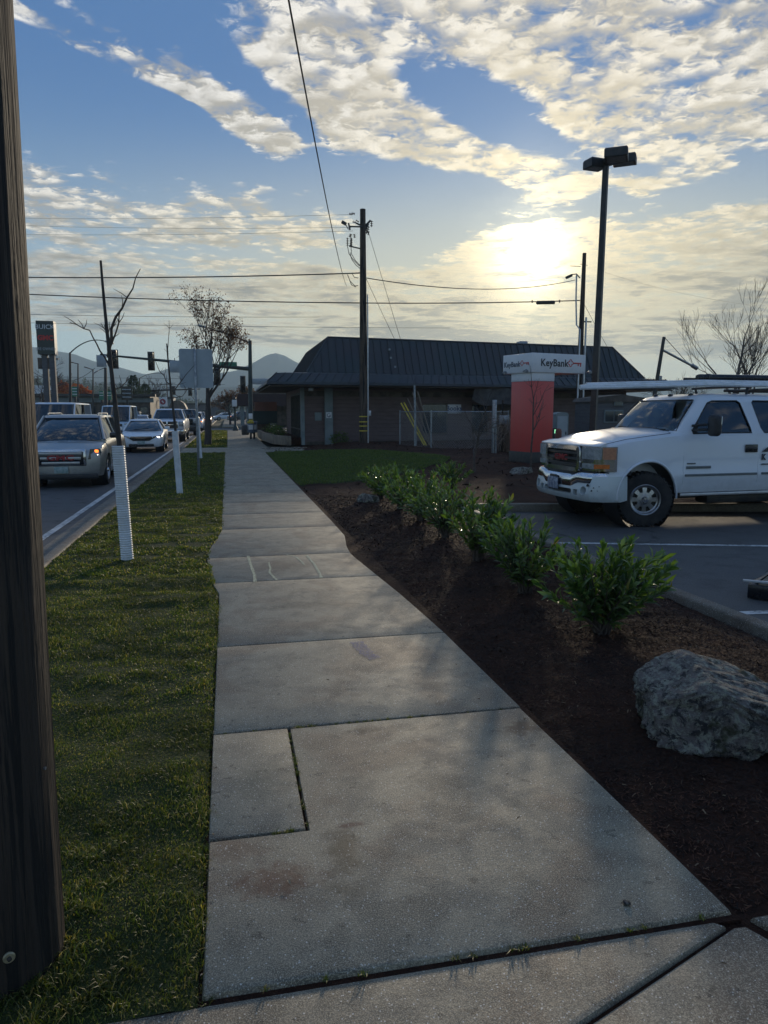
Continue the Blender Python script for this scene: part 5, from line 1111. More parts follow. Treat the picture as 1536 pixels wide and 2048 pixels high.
# ---------------------------------------------------------------- vehicles (local frame: front towards +x, left side +y, ground z = 0)
def wheel(root, x, y, r, w_, rim_r, side, style='road', steer=0.0):
    wr = E('wheel', (x, y, r), None, None); wr.parent = root; wr.rotation_euler = (0, 0, steer)
    Mx = Matrix.Rotation(R(-90) * side, 4, 'X')    # local z -> outwards (side * y)
    h = w_ / 2
    prof = [(rim_r, -h * 0.92), (r * 0.80, -h), (r * 0.95, -h * 0.93), (r, -h * 0.62), (r, h * 0.62), (r * 0.95, h * 0.93), (r * 0.80, h), (rim_r + 0.012, h * 0.94), (rim_r, h * 0.80), (rim_r, -h * 0.92)]
    mb = MB(Mx); mb.lathe(prof, 36)
    if style == 'truck':
        n = 36
        for i in range(n):
            t = 2 * math.pi * i / n; Q = Matrix.Rotation(t, 4, 'Z')
            for zz in (-h * 0.62, 0.0, h * 0.62): mb.box((r + 0.004, 0.0, zz + (0.012 if i % 2 else -0.012)), (0.018, 0.032, h * 0.42), Q)
            mb.box((r * 0.965, 0, h * 0.9), (0.03, 0.022, 0.02), Q)
    mb.build('tyre', M['tyre'], wr, smooth=50)
    rim = MB(Mx); rim.lathe([(rim_r + 0.008, h * 0.90), (rim_r - 0.004, h * 0.97), (rim_r - 0.018, h * 0.92), (rim_r - 0.030, h * 0.62), (rim_r - 0.035, -h * 0.5)], 36)
    d = h * 0.62
    n = 8 if style == 'truck' else 5
    R0, R1 = rim_r * 0.36, rim_r * 0.88
    for i in range(n):                             # spokes
        t = 2 * math.pi * i / n; Q = Matrix.Rotation(t, 4, 'Z'); wa, wb = (0.026, 0.036) if style == 'truck' else (0.035, 0.028)
        vs = [(R0, -wa, d), (R1, -wb, d - 0.012), (R1, wb, d - 0.012), (R0, wa, d), (R0, -wa, d - 0.04), (R1, -wb, d - 0.05), (R1, wb, d - 0.05), (R0, wa, d - 0.04)]
        rim.add([Q @ Vector(p) for p in vs], [(0, 1, 2, 3), (4, 7, 6, 5), (0, 4, 5, 1), (1, 5, 6, 2), (2, 6, 7, 3), (3, 7, 4, 0)])
    if style == 'truck': rim.lathe([(rim_r * 0.80, d - 0.006), (rim_r * 0.88, d + 0.002), (rim_r * 0.93, d - 0.01)], 36); rim.lathe([(rim_r * 0.30, d + 0.004), (rim_r * 0.50, d - 0.002), (rim_r * 0.52, d - 0.03)], 30)
    rim.lathe([(0.0001, d + 0.012), (rim_r * 0.20, d + 0.012), (rim_r * 0.30, d + 0.006), (rim_r * 0.40, d), (rim_r * 0.42, d - 0.04)], 24)
    rim.build('rim', M['alloy'], wr, smooth=35)
    cap = MB(Mx); cap.lathe([(0.0001, d + 0.05), (rim_r * 0.16, d + 0.048), (rim_r * 0.21, d + 0.03), (rim_r * 0.22, d)], 20); cap.build('hub_cap', M['chrome'], wr, smooth=50)
    dk = MB(Mx); dk.lathe([(0.0001, d - 0.055), (rim_r * 0.95, d - 0.06)], 24); dk.build('brake_disc', M['dark_metal'], wr, smooth=0)
    return wr
def section(x, zb, zt, w_, crown=0.03, belt=0.62, tuck=0.93, sh=0.86, y0=0.0):
    """closed half-symmetric ring of a car body at station x"""
    zm = lerp(zb, zt, belt)
    half = [(0, zb), (w_ * 0.80, zb), (w_ * tuck, zb + 0.03), (w_ * 0.985, lerp(zb, zm, 0.45)), (w_, zm), (w_ * 0.975, lerp(zm, zt, 0.55)), (w_ * 0.93, lerp(zm, zt, 0.88)), (w_ * sh, zt), (w_ * sh * 0.55, zt + crown * 0.75), (0, zt + crown)]
    return [(x, y, z) for y, z in half] + [(x, -y, z) for y, z in half[-2:0:-1]]
def car(name, label, paint_, kind, loc, rz, group='cars waiting in the street', front_dress=True, cat='car'):
    P = dict(
        suv=dict(L=4.70, W=0.95, H=1.70, hood=1.08, belt=1.12, fo=0.86, wb=2.86, r=0.36, ws=0.05, wt=-0.72, rt=-3.1, rb=-3.62, rear=-3.72, gh=0.70, tw=0.66, nose=0.93),
        sedan=dict(L=4.83, W=0.925, H=1.43, hood=0.86, belt=0.96, fo=0.95, wb=2.78, r=0.33, ws=-0.12, wt=-0.95, rt=-2.35, rb=-3.05, rear=-3.78, gh=0.62, tw=0.60, nose=0.74),
        pickup=dict(L=5.80, W=1.00, H=1.93, hood=1.27, belt=1.35, fo=0.95, wb=3.7, r=0.41, ws=-0.35, wt=-0.95, rt=-2.7, rb=-2.85, rear=-4.85, gh=0.76, tw=0.72, nose=1.24),
        van=dict(L=5.3, W=0.98, H=2.16, hood=1.12, belt=1.22, fo=0.80, wb=3.2, r=0.36, ws=0.25, wt=-0.45, rt=-4.1, rb=-4.35, rear=-4.4, gh=0.90, tw=0.86, nose=1.02))[kind]
    root = E(name, loc, label, cat, group, rz)
    W, fo = P['W'], P['fo']; zb = 0.24 if kind != 'pickup' else 0.42; hd, bt = P['hood'], P['belt']
    st = []
    fz = P['nose']
    st.append(section(fo, zb + 0.08, fz - 0.14, W * 0.80, 0.02)); st.append(section(fo - 0.05, zb + 0.01, fz - 0.05, W * 0.90, 0.03)); st.append(section(fo - 0.22, zb, fz, W * 0.97, 0.04))
    st.append(section(0.25, zb, lerp(fz, hd, 0.72), W * 0.99, 0.05)); st.append(section(0.0, zb, lerp(fz, hd, 0.9), W, 0.05)); st.append(section(P['ws'] - 0.05, zb, lerp(hd, bt, 0.75), W, 0.05)); st.append(section(P['wt'], zb, bt, W, 0.02, sh=0.9)); st.append(section(-P['wb'] * 0.6, zb, bt + 0.02, W, 0.0, sh=0.9))
    st.append(section(P['rb'], zb, bt + 0.03, W, 0.0, sh=0.9)); st.append(section(P['rear'] + 0.1, zb + 0.02, bt + (0.0 if kind != 'sedan' else 0.02), W * 0.97, 0.02)); st.append(section(P['rear'], zb + 0.12, bt - 0.08, W * 0.90, 0.02))
    if kind == 'suv' or kind == 'van': pass
    body = MB().loft(st).build('body', M[paint_], root, smooth=35)
    cm = MB()
    for x in (0, -P['wb']):
        for s in (-1, 1): cm.lathe([(0.0001, -0.18), (P['r'] + 0.06, -0.18), (P['r'] + 0.06, 0.3), (0.0001, 0.3)], 28, Matrix.Translation((x, s * (W - 0.10), P['r'])) @ Matrix.Rotation(R(-90) * s, 4, 'X'))
    cut(body, cm)
    for x in (0, -P['wb']):
        for s in (-1, 1): MB(Matrix.Translation((x, s * (W - 0.34), P['r'])) @ Matrix.Rotation(R(-90) * s, 4, 'X')).lathe([(P['r'] + 0.058, -0.05), (P['r'] + 0.058, 0.28)], 24).build('wheel_arch', M['black_plastic'], root)
    # greenhouse: glass lofted between belt and roof
    gz0, gz1 = bt - 0.03, P['H'] - 0.06; gw0, gw1 = W * 0.91, P['tw'] if P['tw'] < W else W * 0.9
    def gr(xf, xr_, y, z, bow): return [(xf + bow, 0, z), (xf + bow * 0.75, y * 0.55, z), (xf - bow * 0.2, y * 0.92, z), (xf - 0.10 - bow * 0.4, y, z), (lerp(xf, xr_, 0.5), y * 1.01, z), (xr_ + 0.12, y, z), (xr_, y * 0.9, z), (xr_ - 0.03, 0, z)]
    def full(h): return h + [(x, -y, z) for x, y, z in h[-2:0:-1]]
    g0 = full(gr(P['ws'], P['rb'], gw0, gz0, 0.14)); g1 = full(gr(P['wt'], P['rt'], gw1, gz1, 0.09))
    MB().loft([g0, g1]).build('windows', M['dark_glass'], root, smooth=40)
    r0 = full(gr(P['wt'] + 0.03, P['rt'] - 0.03, gw1 + 0.012, gz1 - 0.01, 0.09)); r1 = full(gr(P['wt'] - 0.04, P['rt'] + 0.02, gw1 - 0.02, P['H'] - 0.015, 0.09)); r2 = full(gr(P['wt'] - 0.25, P['rt'] + 0.2, gw1 - 0.2, P['H'] + 0.01, 0.05))
    MB().loft([r0, r1, r2]).build('roof', M[paint_], root, smooth=45)
    for s in (-1, 1):                               # pillars
        mb = MB(); a0, a1 = g0[3], g1[3]; mb.tube([(a0[0] + 0.06, s * (a0[1] - 0.01), a0[2]), (a1[0] + 0.05, s * (a1[1] - 0.005), a1[2] + 0.02)], 0.038, 6); mb.build('pillar', M[paint_], root, smooth=40)
        xm = lerp(P['wt'], P['rt'], 0.42); mb = MB(); mb.tube([(xm - 0.1, s * (gw0 + 0.0), gz0), (xm - 0.02, s * (gw1 + 0.005), gz1)], 0.032, 6); mb.build('pillar', M['gloss_black'], root, smooth=40)
        mb = MB(); mb.tube([(P['rb'] + 0.12, s * (gw0 - 0.02), gz0), (P['rt'] + 0.1, s * (gw1 - 0.01), gz1 + 0.01)], 0.055, 6); mb.build('pillar', M[paint_], root, smooth=40)
        xm_ = P['ws'] - 0.42; mh = 0.14 if kind != 'pickup' else 0.24
        mr_ = MB().rbox((xm_, s * (W + 0.10), bt + mh * 0.55), (0.10, 0.22 if kind != 'pickup' else 0.18, mh), 0.035).build('mirror', M['black_plastic' if kind in ('pickup', 'van') else 'gloss_black' if paint_ == 'silver_paint' else paint_], root)
        for x in (0, -P['wb']): wheel(root, x, s * (W - 0.13), P['r'], 0.22, P['r'] * 0.66, s)
    F = fo
    if kind == 'suv':
        mb = MB(); mb.rbox((F - 0.015, 0, 0.71), (0.10, 1.12, 0.40), 0.04); mb.build('grille_surround', M['chrome'], root)
        g = MB(); g.rbox((F + 0.03, 0, 0.70), (0.05, 1.00, 0.31), 0.02); g = g.build('grille', M['gloss_black'], root)
        for z in (0.81, 0.70, 0.59): MB().rbox((F + 0.052, 0, z), (0.03, 0.94 - (0.81 - z) * 0.5, 0.066), 0.01).build('grille_bar', M['chrome_mesh'], g)
        text_mb('GMC', 0.16, 0.01, face_frame((F + 0.075, 0, 0.71), (0, 1, 0)), 1.7, 0.006).build('emblem', M['emblem_red'], g, smooth=0)
        for s in (-1, 1):
            hl = MB().prism([(0.60, 0.67), (0.65, 0.91), (0.85, 0.92), (0.88, 0.84), (0.86, 0.69)], -0.06, 0.02, Matrix(((-0.5, 0, 1, F + 0.31), (s, 0, 0, 0), (0, 1, 0, 0), (0, 0, 0, 1)))).build('headlight', M['chrome'], root, smooth=0)
            MB().lathe([(0.001, 0.012), (0.05, 0.008), (0.065, 0)], 16, Matrix.Translation((F - 0.045, s * 0.76, 0.75)) @ Matrix.Rotation(R(90), 4, 'Y')).build('lamp', M['lamp_lit' if s == 1 else 'lens'], hl)
            MB().rbox((F - 0.045, s * 0.76, 0.86), (0.02, 0.15, 0.065), 0.008, Matrix.Translation((F - 0.045, s * 0.76, 0)) @ Matrix.Rotation(R(26) * -s, 4, 'Z') @ Matrix.Translation((0.045 - F, -s * 0.76, 0))).build('turn_signal', M['amber_lit' if s == 1 else 'amber'], hl)
            MB().rbox((F - 0.07, s * 0.74, 0.42), (0.06, 0.10, 0.20), 0.02).build('fog_lamp', M['chrome'], root)
        lw = MB(); lw.rbox((F - 0.02, 0, 0.27), (0.14, 1.6, 0.12), 0.03); lw.build('lower_bumper', M['black_plastic'], root)
        p = MB().rbox((F + 0.055, 0, 0.43), (0.015, 0.31, 0.155), 0.004).build('license_plate', M['plate'], root)
        for s in (-1, 1): MB().tube([(P['wt'] - 0.2, s * 0.60, P['H'] + 0.01), (P['wt'] - 0.35, s * 0.60, P['H'] + 0.045), (P['rt'] + 0.5, s * 0.60, P['H'] + 0.045), (P['rt'] + 0.35, s * 0.6, P['H'] + 0.01)], 0.016, 6).build('roof_rail', M['galv'], root)
    elif kind == 'sedan':
        g = MB().prism([(-0.42, 0.70), (-0.50, 0.62), (-0.34, 0.52), (0.34, 0.52), (0.50, 0.62), (0.42, 0.70)], -0.03, 0.035, Matrix(((0, 0, 1, F - 0.01), (1, 0, 0, 0), (0, 1, 0, 0), (0, 0, 0, 1)))).build('grille', M['gloss_black'], root, smooth=0)
        MB().prism([(-0.44, 0.71), (-0.40, 0.65), (0, 0.60), (0.40, 0.65), (0.44, 0.71), (0, 0.69)], 0, 0.02, Matrix(((0, 0, 1, F + 0.02), (1, 0, 0, 0), (0, 1, 0, 0), (0, 0, 0, 1)))).build('grille_wing', M['chrome'], g, smooth=0)
        MB().rbox((F - 0.02, 0, 0.33), (0.10, 1.05, 0.12), 0.03).build('air_intake', M['gloss_black'], root)
        MB().rbox((F + 0.03, 0, 0.44), (0.015, 0.31, 0.15), 0.004).build('license_plate', M['plate'], root)
        for s in (-1, 1):
            hl = MB().prism([(0.48, 0.62), (0.50, 0.70), (0.84, 0.76), (0.86, 0.70), (0.78, 0.64)], -0.06, 0.02, Matrix(((-0.42, 0, 1, F + 0.20), (s, 0, 0, 0), (0, 1, 0, 0), (0, 0, 0, 1)))).build('headlight', M['chrome'], root, smooth=0)
            MB().rbox((F - 0.055, s * 0.66, 0.685), (0.02, 0.26, 0.035), 0.008, Matrix.Translation((F - 0.055, s * 0.66, 0)) @ Matrix.Rotation(R(23) * -s, 4, 'Z') @ Matrix.Translation((0.055 - F, -s * 0.66, 0))).build('lamp', M['lamp_lit' if s == 1 else 'lens'], hl)
    elif kind == 'pickup':
        gs = MB().rbox((F - 0.01, 0, 1.02), (0.10, 1.22, 0.44), 0.04).build('grille_surround', M['chrome' if paint_ != 'dark_paint' else 'gloss_black'], root)
        for sy in (-0.29, 0.29):
            for sz in (0.92, 1.12): MB().rbox((F + 0.045, sy, sz), (0.02, 0.50, 0.15), 0.015).build('grille_opening', M['gloss_black'], gs)
        MB().lathe([(0.001, 0.03), (0.04, 0.025), (0.055, 0)], 12, Matrix.Translation((F + 0.04, 0, 1.03)) @ Matrix.Rotation(R(90), 4, 'Y')).build('emblem', M['alloy'], gs)
        MB().rbox((F + 0.02, 0, 0.62), (0.22, 1.86, 0.24), 0.05).build('bumper', M['chrome' if paint_ != 'dark_paint' else 'dark_paint'], root); MB().rbox((F + 0.05, 0, 0.44), (0.12, 1.6, 0.14), 0.03).build('air_dam', M['black_plastic'], root)
        for s in (-1, 1): MB().rbox((F - 0.04, s * 0.79, 1.05), (0.12, 0.26, 0.30), 0.03).build('headlight', M['lens_solid'], root)
        bed = MB(); bed.box((-3.8, 0, 1.28), (1.9, 1.66, 0.2)); cut(body, bed)
    elif kind == 'van':
        MB().rbox((F - 0.03, 0, 0.86), (0.10, 1.0, 0.22), 0.03).build('grille', M['gloss_black'], root); MB().rbox((F + 0.0, 0, 0.42), (0.14, 1.8, 0.26), 0.04).build('bumper', M['black_plastic'], root)
        for s in (-1, 1): MB().rbox((F - 0.06, s * 0.74, 0.88), (0.10, 0.28, 0.26), 0.04).build('headlight', M['lens_solid'], root)
    if kind in ('suv', 'sedan') :
        MB().tube([(P['ws'] + 0.04, -0.35, bt + 0.02), (P['ws'] - 0.10, 0.25, bt + 0.09)], 0.010, 5).build('wiper', M['black_plastic'], root)
        for s in (-1, 1): MB().rbox((P['rear'] + 0.03, s * 0.72, bt - 0.14), (0.08, 0.30, 0.14), 0.02).build('tail_light', M['key_red'], root)
    return root
M['lens_solid'] = pm('lens_solid', (0.45, 0.47, 0.48), (0.3, 0.32, 0.33), 18, 0.15, 0.3)
M['plate'] = pm('plate', (0.36, 0.42, 0.42), (0.20, 0.30, 0.28), 14, 0.5)
def cmesh():
    m, w, bs, out = newmat('chrome_mesh'); v = objc(w); d = w.vor(v, 70, 'F1', 0.1)[0]
    w.put(bs.inputs['Base Color'], w.mix(w.mr(d, 0.25, 0.45, 0, 1), (0.03, 0.03, 0.03, 1), (0.55, 0.55, 0.55, 1))); bs.inputs['Metallic'].default_value = 0.8; bs.inputs['Roughness'].default_value = 0.3; return m
M['chrome_mesh'] = cmesh()
FR = R(-90)                                        # facing the camera down the street
car('parked_car', 'silver sport utility with lit amber turn signal, nearest in the curb lane', 'silver_paint', 'suv', (-3.86, 19.05, -0.15), FR + R(1))
car('parked_car', 'white sedan with running lights behind the silver sport utility', 'sedan_paint', 'sedan', (-3.72, 34.0, -0.15), FR + R(1.5))
car('pickup_truck', 'white pickup with chrome crosshair grille behind the white sedan', 'white_paint', 'pickup', (-3.45, 45.0, -0.15), FR, cat='pickup truck')
car('parked_car', 'dark pickup half hidden behind the white pickup in the curb lane', 'dark_paint', 'pickup', (-3.15, 56.5, -0.15), FR, cat='pickup truck')
car('parked_car', 'small white car far up the curb lane, right of the dark pickup', 'white_paint', 'suv', (-3.1, 68.5, -0.15), FR)
car('parked_car', 'white sport utility in the second lane, beside the large wooden pole', 'white_paint', 'van', (-7.35, 33.5, -0.15), FR)
car('delivery_van', 'tall pale blue van in the second lane behind the young tree', 'ice_paint', 'van', (-7.25, 51.0, -0.15), FR, cat='van')
M_ = None
# ---------------------------------------------------------------- the white work pickup in the car park
def pickup():
    a = R(3.5); fwd = Vector((-math.cos(a), -math.sin(a), 0)); lf = Vector((math.sin(a), -math.cos(a), 0))
    Wc = G(1284, 1052, -0.12); O = Wc - lf * 0.86
    root = E('work_truck', (O.x, O.y, -0.12), 'white crew cab pickup with black towing mirrors parked behind the shrubs', 'pickup truck', rz=math.atan2(fwd.y, fwd.x))
    wp = M['white_paint']
    def sec(x, zb, zt, w_, crown, sh=0.90, wb_=0.95):
        half = [(0, zb), (w_ * 0.85, zb), (w_ * wb_, zb + 0.02), (w_ * 0.985, zb + 0.16), (w_, 0.74), (w_ * 1.0, 0.82), (w_ * 0.985, 0.86), (w_ * 0.985, 1.02), (w_ * 0.97, lerp(1.02, zt, 0.6)), (w_ * 0.95, zt - 0.045), (w_ * sh, zt), (w_ * sh * 0.82, zt + crown * 0.55), (w_ * 0.42, zt + crown * 0.92), (0, zt + crown)]
        half = [(y, min(z, zt - 0.06) if 3 <= i <= 8 else z) for i, (y, z) in enumerate(half)]
        return [(x, y, z) for y, z in half] + [(x, -y, z) for y, z in half[-2:0:-1]]
    st = [sec(0.79, 0.88, 1.235, 0.80, 0.03, 0.86), sec(0.74, 0.86, 1.255, 0.90, 0.035, 0.86), sec(0.62, 0.60, 1.285, 0.950, 0.05, 0.86), sec(0.35, 0.50, 1.345, 0.985, 0.07, 0.87), sec(-0.10, 0.50, 1.395, 0.99, 0.075, 0.87), sec(-0.46, 0.50, 1.43, 0.99, 0.07, 0.88),
          sec(-0.72, 0.49, 1.435, 0.985, 0.03, 0.93), sec(-2.2, 0.49, 1.435, 0.985, 0.0, 0.94), sec(-3.36, 0.49, 1.435, 0.98, 0.0, 0.94)]
    body = MB().loft(st).build('body', wp, root, smooth=35)
    cm = MB(); ra = 0.545
    for s in (-1, 1): cm.lathe([(0.0001, -0.25), (ra, -0.25), (ra, 0.35), (0.0001, 0.35)], 40, Matrix.Translation((0, s * 0.9, 0.46)) @ Matrix.Rotation(R(-90) * s, 4, 'X'))
    # body seams: hood shut line, doors
    seam = lambda pts, s: [cm.add([Vector((p[0] - 0.004, s * 0.93, p[1])), Vector((p[0] + 0.004, s * 0.93, p[1])), Vector((q[0] + 0.004, s * 0.93, q[1])), Vector((q[0] - 0.004, s * 0.93, q[1])), Vector((p[0] - 0.004, s * 1.1, p[1])), Vector((p[0] + 0.004, s * 1.1, p[1])), Vector((q[0] + 0.004, s * 1.1, q[1])), Vector((q[0] - 0.004, s * 1.1, q[1]))], [(0, 1, 2, 3), (4, 7, 6, 5), (0, 4, 5, 1), (1, 5, 6, 2), (2, 6, 7, 3), (3, 7, 4, 0)]) for p, q in zip(pts[:-1], pts[1:])]
    cut(body, cm)
    c2 = MB()
    for s in (-1, 1):
        for x0, x1 in ((-0.735, -0.735), (-2.36, -2.40), (-3.30, -3.30)): c2.box((x0, s * 1.0, 0.98), (0.007, 0.07, 0.94))
    cut(body, c2)
    # flared arch lips
    for s in (-1, 1):
        pts = [(math.cos(t) * 0.555, s * 0.985, 0.46 + math.sin(t) * 0.555) for t in np.linspace(R(-3), R(183), 26)]
        MB().tube(pts, 0.020, 8).build('arch_lip', wp, root, smooth=60)
        MB(Matrix.Translation((0, s * 0.66, 0.46)) @ Matrix.Rotation(R(-90) * s, 4, 'X')).lathe([(0.54, -0.1), (0.54, 0.3)], 30).build('wheel_arch', M['black_plastic'], root)
    # cab upper shell with real openings
    def ring(xf, xr_, y, z, bow, rc=0.10):
        h = [(xf + bow, 0), (xf + bow * 0.85, y * 0.45), (xf + bow * 0.35, y * 0.80), (xf - 0.02, y * 0.95), (xf - 0.13, y), (lerp(xf, xr_, 0.35), y + 0.012), (lerp(xf, xr_, 0.7), y + 0.012), (xr_ + 0.10, y), (xr_ + 0.02, y * 0.94), (xr_, y * 0.8), (xr_, 0)]
        return [(px_, py_, z) for px_, py_ in h] + [(px_, -py_, z) for px_, py_ in h[-2:0:-1]]
    r0 = ring(-0.55, -3.36, 0.925, 1.40, 0.17); r1 = ring(-0.63, -3.34, 0.905, 1.48, 0.17); r2 = ring(-1.17, -3.22, 0.765, 1.90, 0.12); r3 = ring(-1.26, -3.17, 0.72, 1.965, 0.10); r4 = ring(-1.42, -3.05, 0.62, 2.005, 0.06); r5 = ring(-1.75, -2.9, 0.35, 2.022, 0.03)
    cab = MB().loft([r0, r1, r2, r3, r4, r5]).build('cab', wp, root, smooth=38)
    i0 = ring(-0.63, -3.30, 0.865, 1.36, 0.16); i1 = ring(-0.70, -3.28, 0.85, 1.48, 0.16); i2 = ring(-1.23, -3.16, 0.705, 1.88, 0.11); i3 = ring(-1.34, -3.10, 0.64, 1.925, 0.08)
    c1 = MB().loft([i0, i1, i2, i3]); cut(cab, c1)
    win = [[(-0.99, 1.425), (-2.22, 1.425), (-2.20, 1.50), (-2.06, 1.87), (-2.00, 1.905), (-1.48, 1.90), (-1.38, 1.87), (-1.02, 1.50)], [(-2.50, 1.425), (-3.12, 1.425), (-3.02, 1.86), (-2.95, 1.90), (-2.36, 1.905), (-2.32, 1.88), (-2.44, 1.50)]]
    c3 = MB()
    for wv in win: c3.prism([(p[0], p[1]) for p in wv], -1.2, 1.2, Matrix(((1, 0, 0, 0), (0, 0, 1, 0), (0, 1, 0, 0), (0, 0, 0, 1))))
    cut(cab, c3)
    ws = [(-0.80, 1.475), (-0.83, 1.47), (0.80, 1.47), (0.82, 1.50), (0.70, 1.885), (0.66, 1.905), (-0.66, 1.905), (-0.70, 1.885), (-0.82, 1.50)][1:]
    c4 = MB().prism([(p[0], p[1]) for p in ws], -1.45, 0.2, Matrix(((0, 0, 1, 0), (1, 0, 0, 0), (0, 1, 0, 0), (0, 0, 0, 1)))); cut(cab, c4)
    c5 = MB().box((-3.3, 0, 1.68), (0.5, 1.25, 0.34)); cut(cab, c5)
    def wy(z): return np.interp(z, [1.40, 1.48, 1.90, 1.965], [0.925, 0.905, 0.765, 0.72])
    names = ('front', 'rear')
    for wv in win:
        for s in (-1, 1):
            f = MB(); ring_o = [(x, s * (wy(z) + 0.012 - 0.010), z) for x, z in wv]; cx = sum(p[0] for p in wv) / len(wv); cz = sum(p[1] for p in wv) / len(wv)
            f.tube(ring_o + [ring_o[0]], 0.013, 6, cap=False); fo_ = f.build('window_seal', M['black_plastic'], root, smooth=60)
            g = MB(); inn = [(x, s * (wy(z) - 0.012), z) for x, z in wv]; out_ = [(x, s * (wy(z) - 0.007), z) for x, z in wv]; n = len(wv); g.add(inn + out_, [tuple(range(n)), tuple(range(n, 2 * n))[::-1]] + [(i, (i + 1) % n, n + (i + 1) % n, n + i) for i in range(n)]); g.build('pane', M['glass'], fo_, smooth=0)
    # windshield: curved pane between the r1 and r2 rings, with dark top band
    wsx = lambda y, z: np.interp(z, [1.40, 1.48, 1.90, 1.965], [-0.55, -0.63, -1.17, -1.26]) + np.interp(abs(y), [0, 0.4, 0.72, 0.86, 0.92], [1, 0.85, 0.35, -0.1, -0.6]) * np.interp(z, [1.40, 1.48, 1.90], [0.17, 0.17, 0.12])
    rows = []
    for j in range(7): z = lerp(1.462, 1.915, j / 6); hw = np.interp(z, [1.46, 1.92], [0.845, 0.70]); rows.append([(wsx(hw * u, z) - 0.012, hw * u, z) for u in np.linspace(-1, 1, 17)])
    wso = MB().loft(rows, closed=False, cap=False).build('windshield', M['clear_glass'], root, smooth=60, recalc=False)
    edge = rows[0] + [r[-1] for r in rows[1:]] + rows[-1][::-1][1:] + [r[0] for r in rows[::-1][1:]]; MB().tube([Vector(p) + Vector((0.006, 0, 0)) for p in edge], 0.012, 5, cap=False).build('windshield_seal', M['black_plastic'], root, smooth=60)
    for y0, y1 in ((0.62, 0.02), (-0.05, -0.66)):
        p0 = Vector((wsx(y0, 1.475) + 0.02, y0, 1.475)); p1 = Vector((wsx(y1, 1.50) + 0.015, y1, 1.50)); mb = MB(); mb.tube([p0, p0.lerp(p1, 0.5) + Vector((0.015, 0, 0.012)), p1], 0.011, 5); mb.box((p0.x, p0.y, p0.z), (0.06, 0.06, 0.03)); mb.build('wiper', M['black_plastic'], root, smooth=0)
    MB().rbox((-0.50, 0, 1.462), (0.13, 1.46, 0.03), 0.012).build('cowl', M['black_plastic'], root)
    # cabin: dash, seats, wheel, papers
    cb = MB(); cb.rbox((-0.95, 0, 1.32), (0.55, 1.60, 0.24), 0.07); cb.build('dashboard', M['black_plastic'], root)
    for y in (0.42, -0.42):
        s_o = MB().rbox((-1.95, y, 1.22), (0.18, 0.52, 0.72), 0.08, Matrix.Translation((-1.95, y, 1.2)) @ Matrix.Rotation(R(-12), 4, 'Y') @ Matrix.Translation((1.95, -y, -1.2))).build('seat', M['seat'], root); MB().rbox((-2.08, y, 1.68), (0.10, 0.26, 0.18), 0.04).build('head_rest', M['seat'], s_o)
    MB().rbox((-2.95, 0, 1.30), (0.16, 1.4, 0.66), 0.08).build('bench_seat', M['seat'], root)
    t = [Vector((-1.32 + 0.05 * math.sin(q), 0.42 + 0.19 * math.cos(q), 1.40 + 0.17 * math.sin(q))) for q in np.linspace(0, 2 * math.pi, 22)]; MB().tube(t, 0.014, 6, cap=False).build('steering_wheel', M['black_plastic'], root)
    MB().box((-0.80, 0.48, 1.462), (0.22, 0.34, 0.006), Matrix.Translation((-0.8, 0.48, 1.46)) @ Matrix.Rotation(R(-14), 4, 'X') @ Matrix.Translation((0.8, -0.48, -1.46))).build('paper', M['sign_white'], root, smooth=0)
    MB().rbox((-1.10, 0, 1.83), (0.03, 0.24, 0.07), 0.015).build('rear_view_mirror', M['black_plastic'], root)
    # roof marker lamps
    for y in (-0.45, 0, 0.45): MB().lathe([(0.03, 0), (0.028, 0.02), (0.012, 0.035), (0.0, 0.037)], 10, Matrix.Translation((-1.32 + (0.05 if y == 0 else 0), y, 1.985)) @ Matrix.Scale(1.8, 4, (1, 0, 0))).build('marker_lamp', M['gloss_black'], root)
    # front: grille, lamps, bumper
    gx = 0.915
    def fpoly(pts, x0, x1, k='chrome', name='grille_surround', par=root, sm=0, curve=True):
        mb = MB(); n = len(pts); bow = (lambda y: -0.085 * y * y) if curve else (lambda y: 0)
        mb.add([(x0 + bow(p[0]), p[0], p[1]) for p in pts] + [(x1 + bow(p[0]), p[0], p[1]) for p in pts], [tuple(range(n))[::-1], tuple(range(n, 2 * n))] + [(i, (i + 1) % n, n + (i + 1) % n, n + i) for i in range(n)])
        return mb.build(name, M[k], par, smooth=sm)
    def rr(cy, cz, w_, h_, c=0.04, n=3):
        o = []
        for sx, sz, a0 in ((1, -1, -90), (1, 1, 0), (-1, 1, 90), (-1, -1, 180)):
            for i in range(n + 1): t = R(a0 + 90 * i / n); o.append((cy + sx * (w_ / 2 - c) + c * math.cos(t), cz + sz * (h_ / 2 - c) + c * math.sin(t)))
        return o
    def bent(pts_rows, thick, name, k, par=root):      # band following the bow of the front
        pass
    # chrome surround as a ring in front of the body, black slatted grille inside
    sg = MB(); outer = rr(0, 1.035, 1.08, 0.40, 0.07, 5); inner = rr(0, 1.035, 0.94, 0.27, 0.05, 5); n = len(outer); B = lambda y: -0.085 * y * y
    sg.add([(gx + 0.0 + B(y), y, z) for y, z in outer] + [(gx + 0.055 + B(y), y * 0.985, z) for y, z in outer] + [(gx + 0.055 + B(y), y, z) for y, z in inner] + [(gx + 0.01 + B(y), y, z) for y, z in inner],
           [(a_ * n + i, a_ * n + (i + 1) % n, (a_ + 1) * n + (i + 1) % n, (a_ + 1) * n + i) for a_ in range(3) for i in range(n)])
    sgo = sg.build('grille_surround', M['chrome'], root, smooth=40)
    fpoly(rr(0, 1.035, 0.96, 0.29, 0.05), gx - 0.02, gx + 0.006, 'gloss_black', 'grille', root)
